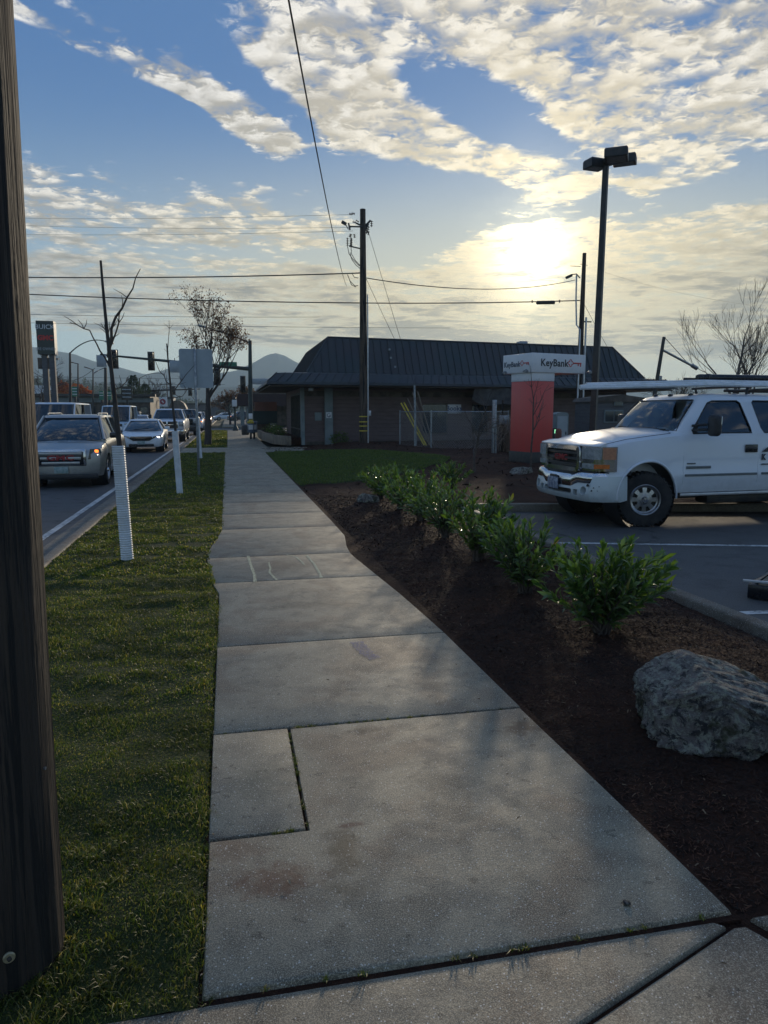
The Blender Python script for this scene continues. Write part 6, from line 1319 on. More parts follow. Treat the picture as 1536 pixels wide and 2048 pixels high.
    for z in (0.945, 1.035, 1.125):
        rows = []
        for u in np.linspace(-0.465, 0.465, 13): rows.append([(gx + 0.012 + B(u), u, z - 0.022), (gx + 0.036 + B(u), u, z - 0.014), (gx + 0.036 + B(u), u, z + 0.014), (gx + 0.012 + B(u), u, z + 0.022)])
        MB().loft(rows).build('grille_bar', M['bar_metal'], sgo, smooth=0)
    text_mb('GMC', 0.125, 0.010, face_frame((gx + 0.047, 0, 1.04), (0, 1, 0)), 1.45, 0.004).build('emblem', M['emblem_red'], sgo, smooth=0)
    for s in (-1, 1):
        # lamp cluster wraps around the corner
        def wrap(y0, y1, z0, z1, off, x_end=None):
            rows = []; ys = np.linspace(y0, y1, 9)
            for y in ys:
                t = max(0, (y - 0.86) / 0.115); x = gx + 0.01 + B(min(y, 0.86)) - 0.24 * t ** 0.75 if t > 0 else gx + 0.01 + B(y)
                rows.append([(x + off * (1 - min(1, t)), s * (min(y, 0.975) + off * min(1, t)), z) for z in (z0, z1)])
            return rows
        def shell(rows, thick, name, k, par):
            mb = MB(); inn = [[(p[0] - thick, p[1] - s * thick * 0.3, p[2]) for p in r_] for r_ in rows]; mb.loft([r_ + i_[::-1] for r_, i_ in zip(rows, inn)]); return mb.build(name, M[k], par, smooth=40)
        zt = 1.235
        hl = shell(wrap(0.55, 0.985, 0.865, zt, 0.004), 0.05, 'headlight', 'chrome', root)
        shell(wrap(0.56, 0.892, 1.045, zt - 0.012, 0.022), 0.012, 'lamp_lens', 'lens_solid', hl)
        shell(wrap(0.899, 0.984, 1.045, zt - 0.012, 0.022), 0.012, 'turn_lens', 'amber_soft', hl)
        shell(wrap(0.57, 0.85, 0.90, 0.975, 0.020), 0.012, 'running_lens', 'lens_solid', hl)
        shell(wrap(0.856, 0.94, 0.905, 0.97, 0.021), 0.012, 'amber_lens', 'amber', hl)
    rows = []
    for u in np.linspace(-0.90, 0.90, 25): rows.append([(gx + 0.022 + B(u) - 0.10 * max(0, abs(u) - 0.84) / 0.06 * 0.5, u, z_) for z_ in (1.236, 1.250)] + [(gx - 0.0 + B(u) - 0.10 * max(0, abs(u) - 0.84) / 0.06 * 0.5, u, 1.262), (0.70, u * 0.98, 1.285 + 0.035 * (1 - u * u)), (0.70, u * 0.98, 1.22)])
    MB().loft(rows).build('hood_edge', wp, root, smooth=45)
    # bumper: chrome face bar above, painted fascia below
    def bband(prof, name, k, yw=0.985, dx=1.0):
        rings = []
        for u in np.linspace(-1, 1, 25):
            y = u * yw; t = max(0, (abs(u) - 0.80) / 0.20); x0 = 0.985 - 0.10 * u * u - 0.40 * t ** 1.7
            if t > 0: y = math.copysign(yw * (0.80 + 0.20 * math.sin(min(1, t) * 1.25) / math.sin(1.25)), u)
            rings.append([(x0 + px_, y * (1 + py_), pz) for px_, py_, pz in (prof(u) if callable(prof) else prof)])
        return MB().loft(rings).build(name, M[k], root, smooth=45)
    def chrome_prof(u):
        dip = 0.045 * (1 if abs(u) < 0.42 else max(0, 1 - (abs(u) - 0.42) / 0.14))   # face bar steps down at the plate
        zt = 0.835 - dip; zb = 0.665 - dip * 1.6 - 0.02 * (1 if abs(u) < 0.42 else 0); return [(-0.10, -0.03, zt - 0.01), (0.0, 0, zt), (0.035, 0.004, zt - 0.03), (0.045, 0.004, (zt + zb) / 2), (0.03, 0.004, zb + 0.02), (0.0, 0, zb), (-0.10, -0.03, zb)]
    bband(chrome_prof, 'bumper', 'chrome', 0.955)
    fa = bband([(-0.12, -0.04, 0.79), (-0.01, 0.0, 0.79), (0.004, 0.006, 0.70), (0.03, 0.008, 0.62), (0.045, 0.008, 0.52), (0.035, 0.004, 0.45), (0.0, -0.01, 0.40), (-0.14, -0.05, 0.42)], 'bumper_fascia', 'bumper_paint', 0.995)
    c6 = MB(); c6.rbox((1.0, 0, 0.53), (0.2, 0.86, 0.075), 0.03)
    for s in (-1, 1): c6.box((1.0, s * 0.53, 0.525), (0.2, 0.10, 0.09)); c6.lathe([(0.0001, 0), (0.062, 0), (0.080, 0.30), (0.0001, 0.30)], 20, Matrix.Translation((0.885, s * 0.715, 0.565)) @ Matrix.Rotation(R(90), 4, 'Y'))
    cut(fa, c6)
    MB().rbox((0.90, 0, 0.53), (0.08, 1.2, 0.14), 0.02).build('air_dam', M['black_plastic'], root)
    for s in (-1, 1): MB().lathe([(0.0001, 0.015), (0.055, 0.01), (0.068, 0)], 18, Matrix.Translation((0.885, s * 0.715, 0.565)) @ Matrix.Rotation(R(90), 4, 'Y')).build('fog_lamp', M['lens_solid'], fa)
    for y, z, q in ((0.81, 0.655, 0.018), (0.865, 0.62, 0.008), (0.85, 0.575, 0.012), (0.89, 0.575, 0.008), (0.90, 0.64, 0.007)):      # scrapes in the paint
        t = max(0, (y / 0.995 - 0.80) / 0.20); x0 = 0.985 - 0.10 * (y / .995) ** 2 - 0.40 * t ** 1.7 + 0.037
        MB().prism([(-q, -q * 0.8), (q * 0.6, -q), (q, q * 0.3), (0, q * 1.3), (-q * 0.8, q * 0.5)], -0.012, 0.014, face_frame((x0, y * 1.008, z), (-0.55, 1, 0))).build('paint_chip', M['black_plastic'], fa, smooth=0)
    bb = MB(); 
    bband([(-0.22, -0.06, 0.93), (-0.06, -0.03, 0.93), (-0.05, -0.03, 0.80), (-0.22, -0.06, 0.80)], 'valance', 'black_plastic', 0.96)
    pf = MB().rbox((1.055, -0.07, 0.63), (0.02, 0.33, 0.19), 0.01).build('license_plate', M['plate_scratched'], root); MB().rbox((1.045, -0.07, 0.71), (0.03, 0.2, 0.10), 0.01).build('plate_bracket', M['dark_metal'], pf)
    # trim on the side: moulding, model badge bars, handles, rocker, mirrors
    for s in (-1, 1):
        MB().rbox((-1.555, s * 0.992, 0.785), (1.56, 0.022, 0.036), 0.008).build('side_moulding', M['mould'], root); MB().rbox((-2.86, s * 0.992, 0.785), (0.84, 0.022, 0.036), 0.008).build('side_moulding', M['mould'], root)
        MB().rbox((-1.08, s * 0.982, 0.905), (0.54, 0.012, 0.040), 0.004).build('badge', M['mould'], root); MB().rbox((-0.93, s * 0.982, 0.965), (0.20, 0.012, 0.022), 0.004).build('badge', M['mould'], root)
        for x in (-2.19, -3.13):
            h = MB().rbox((x, s * 0.978, 1.185), (0.27, 0.016, 0.125), 0.04).build('door_handle', M['gloss_black'], root); MB().rbox((x, s * 0.992, 1.185), (0.20, 0.018, 0.035), 0.008).build('grip', M['black_plastic'], h)
        MB().rbox((-2.05, s * 0.90, 0.475), (2.6, 0.06, 0.05), 0.012).build('rocker_trim', M['alu'], root)
        # towing mirror
        mr_ = MB(); mr_.rbox((-1.17, s * 1.20, 1.545), (0.13, 0.22, 0.31), 0.055, seg=3); mo = mr_.build('mirror', M['black_plastic'], root)
        MB().rbox((-1.235, s * 1.20, 1.555), (0.012, 0.17, 0.25), 0.02).build('mirror_glass', M['chrome'], mo); MB().tube([(-0.98, s * 0.90, 1.47), (-1.10, s * 1.12, 1.49)], 0.020, 6).build('mirror_arm', M['black_plastic'], mo); MB().tube([(-0.98, s * 0.90, 1.54), (-1.10, s * 1.12, 1.56)], 0.018, 6).build('mirror_arm', M['black_plastic'], mo)
        MB().prism([(-0.92, 1.43), (-1.10, 1.43), (-1.10, 1.60)], s * 0.90 - 0.01, s * 0.90 + 0.01, Matrix(((1, 0, 0, 0), (0, 0, 1, 0), (0, 1, 0, 0), (0, 0, 0, 1)))).build('mirror_mount', M['black_plastic'], mo, smooth=0)
    # door lettering just at the frame edge: roof mark and firm name
    Fm = face_frame((-2.47, 0.9845, 1.04), (-1, 0, 0)); text_mb('K', 0.13, 0.004, Fm, 1.0, 0.006).build('lettering', M['ink'], root, smooth=0)
    MB().prism([(-0.05, 0.085), (0.09, 0.085), (0.09, 0.17), (0.05, 0.15)], 0, 0.004, Fm).build('door_mark', M['ink'], root, smooth=0); MB().box((0.05, -0.11, 0.002), (0.18, 0.02, 0.004), Fm).build('door_mark', M['ink'], root, smooth=0)
    # chassis and underside
    for s in (-1, 1): MB().rbox((-2.2, s * 0.45, 0.44), (5.9, 0.09, 0.16), 0.01).build('frame_rail', M['dark_metal'], root)
    MB().rbox((-2.35, 0.62, 0.38), (1.7, 0.30, 0.18), 0.05).build('step_box', M['dark_metal'], root); MB().tube([(0, -0.75, 0.42), (0, 0.75, 0.42)], 0.05, 8).build('axle', M['dark_metal'], root); MB().tube([(-3.95, -0.75, 0.42), (-3.95, 0.75, 0.42)], 0.06, 8).build('axle', M['dark_metal'], root)
    MB().rbox((-0.1, 0, 0.6), (1.2, 0.9, 0.5), 0.05).build('engine', M['dark_metal'], root); MB().rbox((-2.0, 0, 0.60), (2.8, 1.6, 0.2), 0.02).build('floor_pan', M['dark_metal'], root)
    for s in (-1, 1):
        for x in (0, -3.95): wheel(root, x, s * 0.84, 0.42, 0.28, 0.235, s, 'truck', R(-17) if x == 0 else 0)
    # load bed
    bd = MB(); bst = [sec(-3.42, 0.55, 1.40, 0.975, 0.0, 0.95), sec(-5.35, 0.55, 1.40, 0.97, 0.0, 0.95)]; bd.loft(bst); bdo = bd.build('load_bed', wp, root, smooth=35)
    c7 = MB(); c7.box((-4.38, 0, 1.25), (1.82, 1.70, 0.8))
    for s in (-1, 1): c7.lathe([(0.0001, -0.25), (0.53, -0.25), (0.53, 0.35), (0.0001, 0.35)], 32, Matrix.Translation((-3.95, s * 0.93, 0.46)) @ Matrix.Rotation(R(-90) * s, 4, 'X'))
    cut(bdo, c7)
    for s in (-1, 1): MB().rbox((-5.37, s * 0.88, 1.12), (0.04, 0.16, 0.42), 0.02).build('tail_light', M['key_red'], root)
    MB().rbox((-5.46, 0, 0.68), (0.16, 1.8, 0.2), 0.04).build('rear_bumper', M['chrome'], root)
    # ladder rack: a thing bolted to the truck
    for x in (-3.6, -5.1):
        for s in (-1, 1): MB().tube([(x, s * 0.88, 1.38), (x, s * 0.84, 2.14)], 0.028, 8).build('rack_post', M['dark_metal'], root)
        MB().tube([(x, -0.88, 2.14), (x, 0.88, 2.14)], 0.028, 8).build('rack_bar', M['dark_metal'], root)
    for s in (-1, 1): MB().tube([(-5.2, s * 0.84, 2.12), (-3.3, s * 0.84, 2.14)], 0.026, 8).build('rack_rail', M['dark_metal'], root)
    MB().tube([(-2.38, -0.70, 2.165), (-2.38, 0.70, 2.165)], 0.022, 8).build('rack_bar', M['dark_metal'], root)
    for s in (-1, 1):
        MB().tube([(-2.38, s * 0.62, 2.165), (-2.40, s * 0.58, 1.97)], 0.022, 8).build('rack_foot', M['dark_metal'], root)
        MB().tube([(0.70, s * 0.800, 1.262), (0.62, s * 0.818, 1.284), (0.35, s * 0.858, 1.344), (-0.10, s * 0.862, 1.394), (-0.46, s * 0.872, 1.429)], 0.0055, 5).build('hood_gap', M['black_plastic'], root, smooth=60)
    MB().tube([(-0.47, u * 0.86, 1.432 + 0.068 * (1 - u * u)) for u in np.linspace(-1, 1, 13)], 0.007, 5).build('hood_gap', M['black_plastic'], root, smooth=60)
    X0, X1 = [-6, -3.4, -2.38, -2.22, -0.99, -0.735, -0.56, 0, 2], [-5.5, -2.9, -2.01, -1.88, -0.78, -0.60, -0.50, 0, 2]
    def squeeze(o):
        for ch in o.children:
            if ch.name.split('.')[0] == 'wheel': ch.location.x = float(np.interp(ch.location.x, X0, X1)); continue
            n = len(ch.data.vertices); co = np.empty(n * 3, dtype=np.float32); ch.data.vertices.foreach_get('co', co); co = co.reshape(-1, 3); co[:, 0] = np.interp(co[:, 0], X0, X1); zz = co[:, 2]; co[:, 2] = np.where((zz > 1.45) & (zz < 2.05), 1.45 + (zz - 1.45) * 1.055, zz)
            ch.data.vertices.foreach_set('co', co.ravel()); ch.data.update(); squeeze(ch)
    squeeze(root)                                   # crew cab to extended cab proportions
    return root, O, fwd, lf
M['bar_metal'] = pm('bar_metal', (0.10, 0.10, 0.105), (0.07, 0.07, 0.075), 8, 0.35, 0.5); M['mould'] = pm('mould', (0.16, 0.18, 0.19), (0.12, 0.14, 0.15), 5, 0.4, 0.3)
M['amber_soft'] = pm('amber_soft', (0.55, 0.25, 0.14), (0.45, 0.20, 0.12), 30, 0.2); M['plate_scratched'] = pm('plate_scratched', (0.40, 0.44, 0.50), (0.10, 0.12, 0.2), 22, 0.45)
TR, TO, TF, TL = pickup()
TRZ = math.atan2(TF.y, TF.x)
def onrack():
    def T(name, label, cat, group=None): return E(name, (TO.x, TO.y, -0.12), label, cat, group, TRZ)
    # white pipes and gutters
    for i, (y, z, x0, x1, r_, lb) in enumerate(((0.60, 2.17, 1.02, -4.6, 0.032, 'upper white pipe on the truck rack, reaching past the hood'), (0.70, 2.145, 1.08, -4.6, 0.022, 'longest thin white pipe on the truck rack, lowest tip'), (0.47, 2.205, 0.86, -4.4, 0.034, 'white pipe on the truck rack lying behind the foremost two'))):
        p = T('white_pipe', lb, 'pipe', 'white pipes strapped on the truck rack'); MB().tube([(x0, y + 0.02 * i, z - 0.04), (lerp(x0, x1, 0.4), y, z + 0.03), (x1, y, z + 0.02)], r_, 12).build('pipe', M['white_pvc'], p, smooth=60)
    p = T('long_board', 'thin dark board tapering forward under the black ladder', 'board'); MB().prism([(-0.45, -0.0), (-1.6, 0.055), (-1.65, -0.035), (-0.43, -0.02)], 0.08, 0.30, Matrix.Translation((0, 0, 2.235)) @ Matrix(((1, 0, 0, 0), (0, 0, 1, 0), (0, 1, 0, 0), (0, 0, 0, 1)))).build('board', M['dark_metal'], p, smooth=0)
    p = T('extension_ladder', 'black fibreglass ladder lying on top of the truck rack', 'ladder')
    for y in (-0.55, -0.12): MB().rbox((-3.45, y, 2.295), (3.5, 0.035, 0.11), 0.008).build('side_rail', M['black_plastic'], p)
    mb = MB()
    for i in range(12): MB().tube([(-1.85 - i * 0.28, -0.55, 2.295), (-1.85 - i * 0.28, -0.12, 2.295)], 0.016, 8).build('rung', M['alu'], p, smooth=60)
    p = T('black_tube', 'black capped tool tube at the front of the truck rack', 'tool tube'); MB().tube([(-1.36, 0.22, 2.315), (-1.40, 0.22, 2.315), (-4.4, 0.22, 2.315)], [0.045, 0.058, 0.058], 12).build('tube', M['gloss_black'], p, smooth=40); MB().tube([(-1.54, 0.22, 2.315), (-1.60, 0.22, 2.315)], 0.066, 12).build('clamp', M['dark_metal'], p, smooth=40)
onrack()
def trailer():
    a = G(1494, 1197, -0.12); r = E('trailer_ramp', (a.x, a.y, -0.12), 'corner of a black steel trailer deck with weathered planks at the right edge', 'trailer', rz=R(-52))
    MB().rbox((1.25, 0.02, 0.075), (2.5, 0.05, 0.13), 0.006).build('side_rail', M['gloss_black'], r); MB().rbox((0.02, 0.55, 0.075), (0.05, 1.0, 0.13), 0.006).build('side_rail', M['gloss_black'], r)
    MB().rbox((1.25, 1.05, 0.075), (2.5, 0.05, 0.13), 0.006).build('side_rail', M['gloss_black'], r)
    for i in range(4): MB().rbox((1.28, 0.15 + i * 0.245, 0.145), (2.40, 0.225, 0.03), 0.005).build('plank', M['timber'], r)
    MB(Matrix.Translation((0.0, 0.02, 0.168)) @ Matrix.Rotation(R(14), 4, 'Z')).rbox((0.9, 0, 0), (1.9, 0.035, 0.022), 0.004).build('edge_strip', M['alu'], r)
trailer()
# ---------------------------------------------------------------- poles, signals, signs, wires
def sign_post():
    b = G(398, 951); r = E('sign_post', (b.x, b.y, 0), 'blank back of a square street sign on a grey steel post', 'road sign')
    y = b.y; tl = AY(357, 697, y); br_ = AY(427, 776, y); cx = (tl.x + br_.x) / 2 - b.x
    MB().rbox((0, 0, tl.z / 2 + 0.0), (0.062, 0.045, tl.z + 0.02), 0.006).build('post', M['galv'], r)
    Fm = Matrix.Translation((cx, -0.034, (tl.z + br_.z) / 2)) @ Matrix.Rotation(R(90), 4, 'X'); w_, h_ = br_.x - tl.x, tl.z - br_.z; c = 0.05; pts = []
    for sx, sz, a0 in ((1, -1, -90), (1, 1, 0), (-1, 1, 90), (-1, -1, 180)):
        for i in range(5): t = R(a0 + 22.5 * i); pts.append((sx * (w_ / 2 - c) + c * math.cos(t), sz * (h_ / 2 - c) + c * math.sin(t)))
    MB().prism(pts, -0.066, -0.062, Fm).build('sign_panel', M['sign_back'], r, smooth=0)
    for z in (-0.3, 0.3): MB(Matrix.Translation((cx, -0.03, (tl.z + br_.z) / 2 + z)) @ Matrix.Rotation(R(90), 4, 'X')).lathe([(0.0001, 0.012), (0.012, 0.010), (0.012, 0)], 8).build('bolt', M['galv'], r)
sign_post()
def insul(mb, p, d, n=3, r_=0.06, L=0.22):          # stack of insulator sheds
    d = Vector(d).normalized(); Mx = Matrix.Translation(Vector(p)) @ d.to_track_quat('Z', 'Y').to_matrix().to_4x4(); pr = [(0.015, 0)]
    for i in range(n): z = L * (i + 0.3) / n; pr += [(0.02, z), (r_, z + L * 0.12 / n), (0.02, z + L * 0.35 / n)]
    mb.lathe(pr + [(0.015, L)], 10, Mx)
def mid_pole():
    x, y = 6.20, 33.55; r = E('utility_pole', (x, y, 0), 'tall wooden power pole in front of the shop with yellow reflector bands', 'utility pole'); H_ = 10.62
    n = 24; rings = []
    for i in range(40):
        z = H_ * i / 39; rr = lerp(0.205, 0.125, i / 39); rings.append([((rr + 0.006 * noise.noise(Vector((j * 1.3, z * 0.4, 1)))) * math.cos(6.2832 * j / n), (rr + 0.006 * noise.noise(Vector((j * 1.3, z * 0.4, 1)))) * math.sin(6.2832 * j / n), z) for j in range(n)])
    MB().loft(rings).build('post', M['far_pole'], r, smooth=50)
    for py in (833, 843.5, 852, 861.5):
        z = AY(725, py, y).z
        MB().lathe([(0.212, z - 0.025), (0.215, z), (0.212, z + 0.025)], 20).build('reflector_band', M['yellow'], r)
    MB().tube([(0.19, -0.1, 0), (0.19, -0.10, 6.9)], 0.035, 8).build('conduit', M['alu'], r, smooth=60); MB().rbox((0.26, -0.15, 1.55), (0.12, 0.10, 0.24), 0.01).build('meter_box', M['alu'], r)
    P = lambda px, py: AY(px, py, y) - Vector((x, y, 0))
    mb = MB(); mb.tube([P(724, 455) + Vector((0, -0.12, 0)), P(700, 453)], 0.035, 6); mb.tube([P(726, 456), P(741, 441)], 0.05, 6); mb.tube([P(728, 463), P(737, 448)], 0.045, 6); mb.tube([P(720, 450), P(712, 446)], 0.04, 6); mb.build('cross_arm', M['dark_metal'], r, smooth=0)
    MB().tube([P(720, 497), P(698, 492)], 0.03, 6).build('bracket_arm', M['dark_metal'], r, smooth=0)
    for (ax, ay, bx, by) in ((705, 429, 701, 428), (710, 428, 706, 427), (712, 445, 707, 444), (718, 444, 713, 441), (743, 441, 743, 454), (737, 452, 735, 466), (733, 455, 733, 468), (702, 468, 700, 474), (708, 468, 710, 476)):
        mb = MB(); a = P(ax, ay); insul(mb, a, P(bx, by) - a, 3, 0.075, max(0.16, (P(bx, by) - a).length)); mb.build('insulator', M['porcelain'], r, smooth=40)
    for (ax, ay, bx, by) in ((695, 492, 695, 480), (701, 492, 702, 479), (703, 493, 703, 481)):
        mb = MB(); a = P(ax, ay); insul(mb, a, P(bx, by) - a, 5, 0.065, 0.36); mb.build('cable_terminal', M['porcelain'], r, smooth=40)
    mb = MB(); a = P(688, 446); mb.rbox((a.x, a.y, a.z), (0.24, 0.12, 0.13), 0.02, Matrix.Translation(a) @ Matrix.Rotation(R(25), 4, 'Y') @ Matrix.Translation(-a)); mb.tube([P(692, 450), P(697, 459)], 0.02, 6); mb.tube([P(697, 446), P(700, 460)], 0.04, 6); mb.build('fuse_cutout', M['dark_metal'], r, smooth=0)
    for pts in (((695, 492), (698, 508), (707, 520), (719, 532)), ((702, 494), (703, 508), (710, 520), (720, 531)), ((700, 505), (703, 518), (711, 529), (720, 537)), ((704, 547), (709, 555), (717, 556)), ((695, 549), (700, 562), (710, 572), (716, 571)), ((699, 560), (703, 570), (712, 574))):
        q = [P(*p) for p in pts]; MB().tube(q, 0.016, 5).build('jumper_cable', M['wire'], r, smooth=60)
    MB().tube([P(738, 463), P(736, 470)], 0.03, 6).build('clamp', M['dark_metal'], r)
    return Vector((x, y, 0))
MP = mid_pole()
def wire(a, b, sag, r_, label, n=28, cat='overhead wire', group='overhead wires'):
    o = MB().tube(catenary(a, b, sag, n), r_, 5, cap=False).build('overhead_wire', M['wire'], smooth=60); return tag(o, label, cat, group)
def two_pole():
    x, y = AY(1161, 700, 31).x, 31.0; r = E('utility_pole', (x, y, 0), 'slimmer wooden pole with conduit and small lamp right of the kiosk', 'utility pole'); H_ = AY(1162, 506, y).z; P = lambda px, py: AY(px, py, y) - Vector((x, y, 0))
    MB().tube([(0, 0, -0.1), (0.0, 0, H_ / 2), (0.02, 0, H_)], [0.15, 0.125, 0.085], 14).build('post', M['far_pole'], r, smooth=60)
    mb = MB(); mb.tube([(-0.13, -0.15, 0), (-0.13, -0.15, P(1160, 660).z)] + [P(1153, 650), P(1152, 600), P(1153, 550)], 0.035, 6); mb.build('riser_conduit', M['alu'], r, smooth=40)
    MB().tube([(0.17, -0.1, 0), (0.17, -0.1, P(1168, 635).z)], 0.045, 8).build('conduit', M['alu'], r, smooth=60); MB().box((0.25, -0.1, P(1170, 644).z), (0.35, 0.06, 0.05)).build('bracket', M['dark_metal'], r, smooth=0)
    mb = MB(); mb.tube([P(1160, 556), P(1153, 548), P(1143, 549)], 0.025, 6); lm = mb.build('lamp_arm', M['dark_metal'], r, smooth=40)
    a = P(1138, 553); MB().rbox((a.x, a.y, a.z), (0.30, 0.2, 0.12), 0.04, Matrix.Translation(a) @ Matrix.Rotation(R(-25), 4, 'Y') @ Matrix.Translation(-a)).build('lamp_head', M['dark_metal'], lm)
    for (px_, py_) in ((1140, 532), (1175, 531)): q = P(px_, py_); MB().tube([P(1161, 528 if px_ > 1160 else 533), q], 0.012, 5).build('wire_stub', M['wire'], r, smooth=0)
    p2 = r.location + P(1160, 601); return p2, r.location + P(1163, 598)
WP2, WP3 = two_pole()
def lot_lamp():
    x, y = AY(1188, 780, 20).x, 20.0; r = E('parking_lamp', (x, y, -0.1), 'tall square dark parking lot lamp post with three box heads', 'lamp post'); top = AY(1212, 327, y); H_ = top.z + 0.1; dx = top.x - x
    MB().tube([(0, 0, 0), (dx * 0.5, 0, H_ / 2), (dx, 0, H_)], [0.125, 0.115, 0.10], 4).build('post', M['dark_metal'], r, smooth=0)
    P = lambda px, py, dy=0: AY(px, py, y + dy) - Vector((x, y, -0.1))
    for cx, cy, dy, rz, w_, d_, lb in ((1233, 310, -0.55, 58, 0.62, 0.62, None), (1190, 329, 0.15, 8, 0.52, 0.42, None), (1249, 320, 0.45, -35, 0.66, 0.42, None)):
        c = P(cx, cy, dy); Mx = Matrix.Translation(c) @ Matrix.Rotation(R(rz), 4, 'Z')
        hd = MB(); hd.loft([[Mx @ Vector((a * w_ / 2 * k, b * d_ / 2 * k, z)) for a, b in ((-1, -1), (1, -1), (1, 1), (-1, 1))] for k, z in ((0.97, -0.12), (1.0, -0.10), (1.0, 0.08), (0.9, 0.13))]); h = hd.build('lamp_head', M['dark_metal'], r, smooth=0)
        MB().box((0, 0, -0.124), (w_ * 0.8, d_ * 0.8, 0.01), Mx).build('lens', M['lens_solid'], h, smooth=0); MB().tube([(dx, 0, H_ - 0.06), (c.x, c.y, c.z - 0.02)], 0.04, 6).build('arm', M['dark_metal'], h, smooth=0)
    MB().rbox((dx, 0, H_ + 0.03), (0.26, 0.26, 0.14), 0.02).build('hub', M['dark_metal'], r)
lot_lamp()
def gate_pole():
    y = 34.0; b = AY(1312, 765, y); r = E('leaning_pole', (b.x, y, 0), 'dark leaning pole with a sloping arm above the pickup hood', 'pole'); P = lambda px, py: AY(px, py, y) - Vector((b.x, y, 0)); o = AY(1308, 800, y)
    MB().tube([(P(1303, 800).x - 0.15, 0, 0), P(1328, 674)], [0.12, 0.085], 8).build('post', M['dark_metal'], r, smooth=50); MB().tube([P(1325, 700), P(1385, 732)], 0.06, 8).build('arm', M['galv'], r, smooth=50); MB().tube([P(1384, 731), P(1394, 737)], 0.11, 8).build('arm_cap', M['galv'], r, smooth=50)
    MB().tube([P(1330, 676), P(1352, 700), P(1379, 731)], 0.016, 5).build('stay_cable', M['wire'], r, smooth=60); MB().lathe([(0.12, 0), (0.12, 0.2), (0.0, 0.22)], 10, Matrix.Translation(P(1319, 760))).build('cap', M['galv'], r)
gate_pole()
# signals and street lamps
def luminaire(mb_root, a, b, up, r0=0.07, r1=0.035):
    a = Vector(a); b = Vector(b); m = a.lerp(b, 0.5) + Vector((0, 0, up)); pts = [a * (1 - t) ** 2 + m * 2 * t * (1 - t) + b * t * t for t in np.linspace(0, 1, 14)]
    arm = MB().tube(pts, [lerp(r0, r1, i / 13) for i in range(14)], 7).build('lamp_arm', M['pole_green'], mb_root, smooth=60)
    d = (pts[-1] - pts[-2]).normalized(); c = b + d * 0.25; MB(basis(c, d)).rbox((0, 0, 0), (0.7, 0.3, 0.13), 0.05).build('lamp_head', M['galv'], mb_root)
def signal_head(root, p, h=1.15, w_=0.42, face=-1):
    # seen from its back (the heads face oncoming traffic on the far side) or from the side
    r = E('signal_head', p, None, None); r.parent = root
    MB().rbox((0, 0, 0), (w_ * 0.72, 0.28, h), 0.03).build('housing', M['gloss_black'], r); MB().rbox((0, 0.16, 0), (w_, 0.02, h + 0.12), 0.02).build('backplate', M['dark_metal'], r)
    for i in range(3): MB(Matrix.Translation((0, -0.14, h * (0.3 - 0.3 * i))) @ Matrix.Rotation(R(90), 4, 'X')).lathe([(0.13, -0.02), (0.135, 0.16)], 14).build('visor', M['gloss_black'], r)
def main_signal():
    y = 58.0; b = AY(502, 880, y); r = E('traffic_signal', (b.x, y, 0), 'dark green signal mast at the corner with long arm over the street', 'traffic signal'); o = Vector((b.x, y, 0)); P = lambda px, py, dy=0: AY(px, py, y + dy) - o
    top = P(500, 681); MB().tube([(0, 0, -0.1), (top.x, 0, top.z)], [0.21, 0.13], 14).build('pole', M['pole_green'], r, smooth=60); MB().lathe([(0.36, 0), (0.36, 0.1), (0.25, 0.18), (0.22, 0.5)], 14).build('base', M['pole_green'], r)
    a = P(500, 738); e = P(200, 709); MB().tube([a, a.lerp(e, 0.5), e], [0.15, 0.11, 0.06], 12).build('mast_arm', M['pole_green'], r, smooth=60)
    luminaire(r, P(500, 686), P(412, 655), 0.15)
    for px_, py_, s in ((302, 722, 1.0), (229, 718, 1.0), (434, 752, 1.0)): signal_head(r, P(px_, py_, -0.15), 1.28, 0.50)
    for px_, py_, w_, h_ in ((350, 733, 0.80, 0.90), (203, 722, 0.70, 0.86)):
        c = P(px_, py_, -0.1); f = MB().rbox((c.x, c.y, c.z), (w_, 0.03, h_), 0.01).build('sign_panel', M['sign_back'], r); MB().box((c.x, c.y, c.z + h_ / 2 + 0.08), (0.05, 0.05, 0.2)).build('hanger', M['dark_metal'], f, smooth=0)
    c = P(521, 763, -0.1); f = MB().rbox((c.x, c.y, c.z), (1.25, 0.04, 0.44), 0.02).build('street_sign', M['sign_back'], r); MB().tube([P(502, 763), c], 0.03, 6).build('bracket', M['dark_metal'], r)
    c = P(456, 728, -0.1); MB().rbox((c.x, c.y, c.z), (1.35, 0.04, 0.32), 0.02).build('street_sign', M['green_sign'], r)
    c = P(486, 768, -0.2); signal_head(r, c, 1.15, 0.42)
    MB().rbox((0.0, -0.32, 1.25), (0.30, 0.12, 0.42), 0.02).build('push_button_sign', M['sign_white'], r); MB().rbox((0.02, -0.34, 0.92), (0.34, 0.12, 0.12), 0.02).build('warning_band', M['yellow'], r)
M['green_sign'] = pm('green_sign', (0.05, 0.22, 0.13), (0.04, 0.18, 0.11), 3, 0.5)
main_signal()
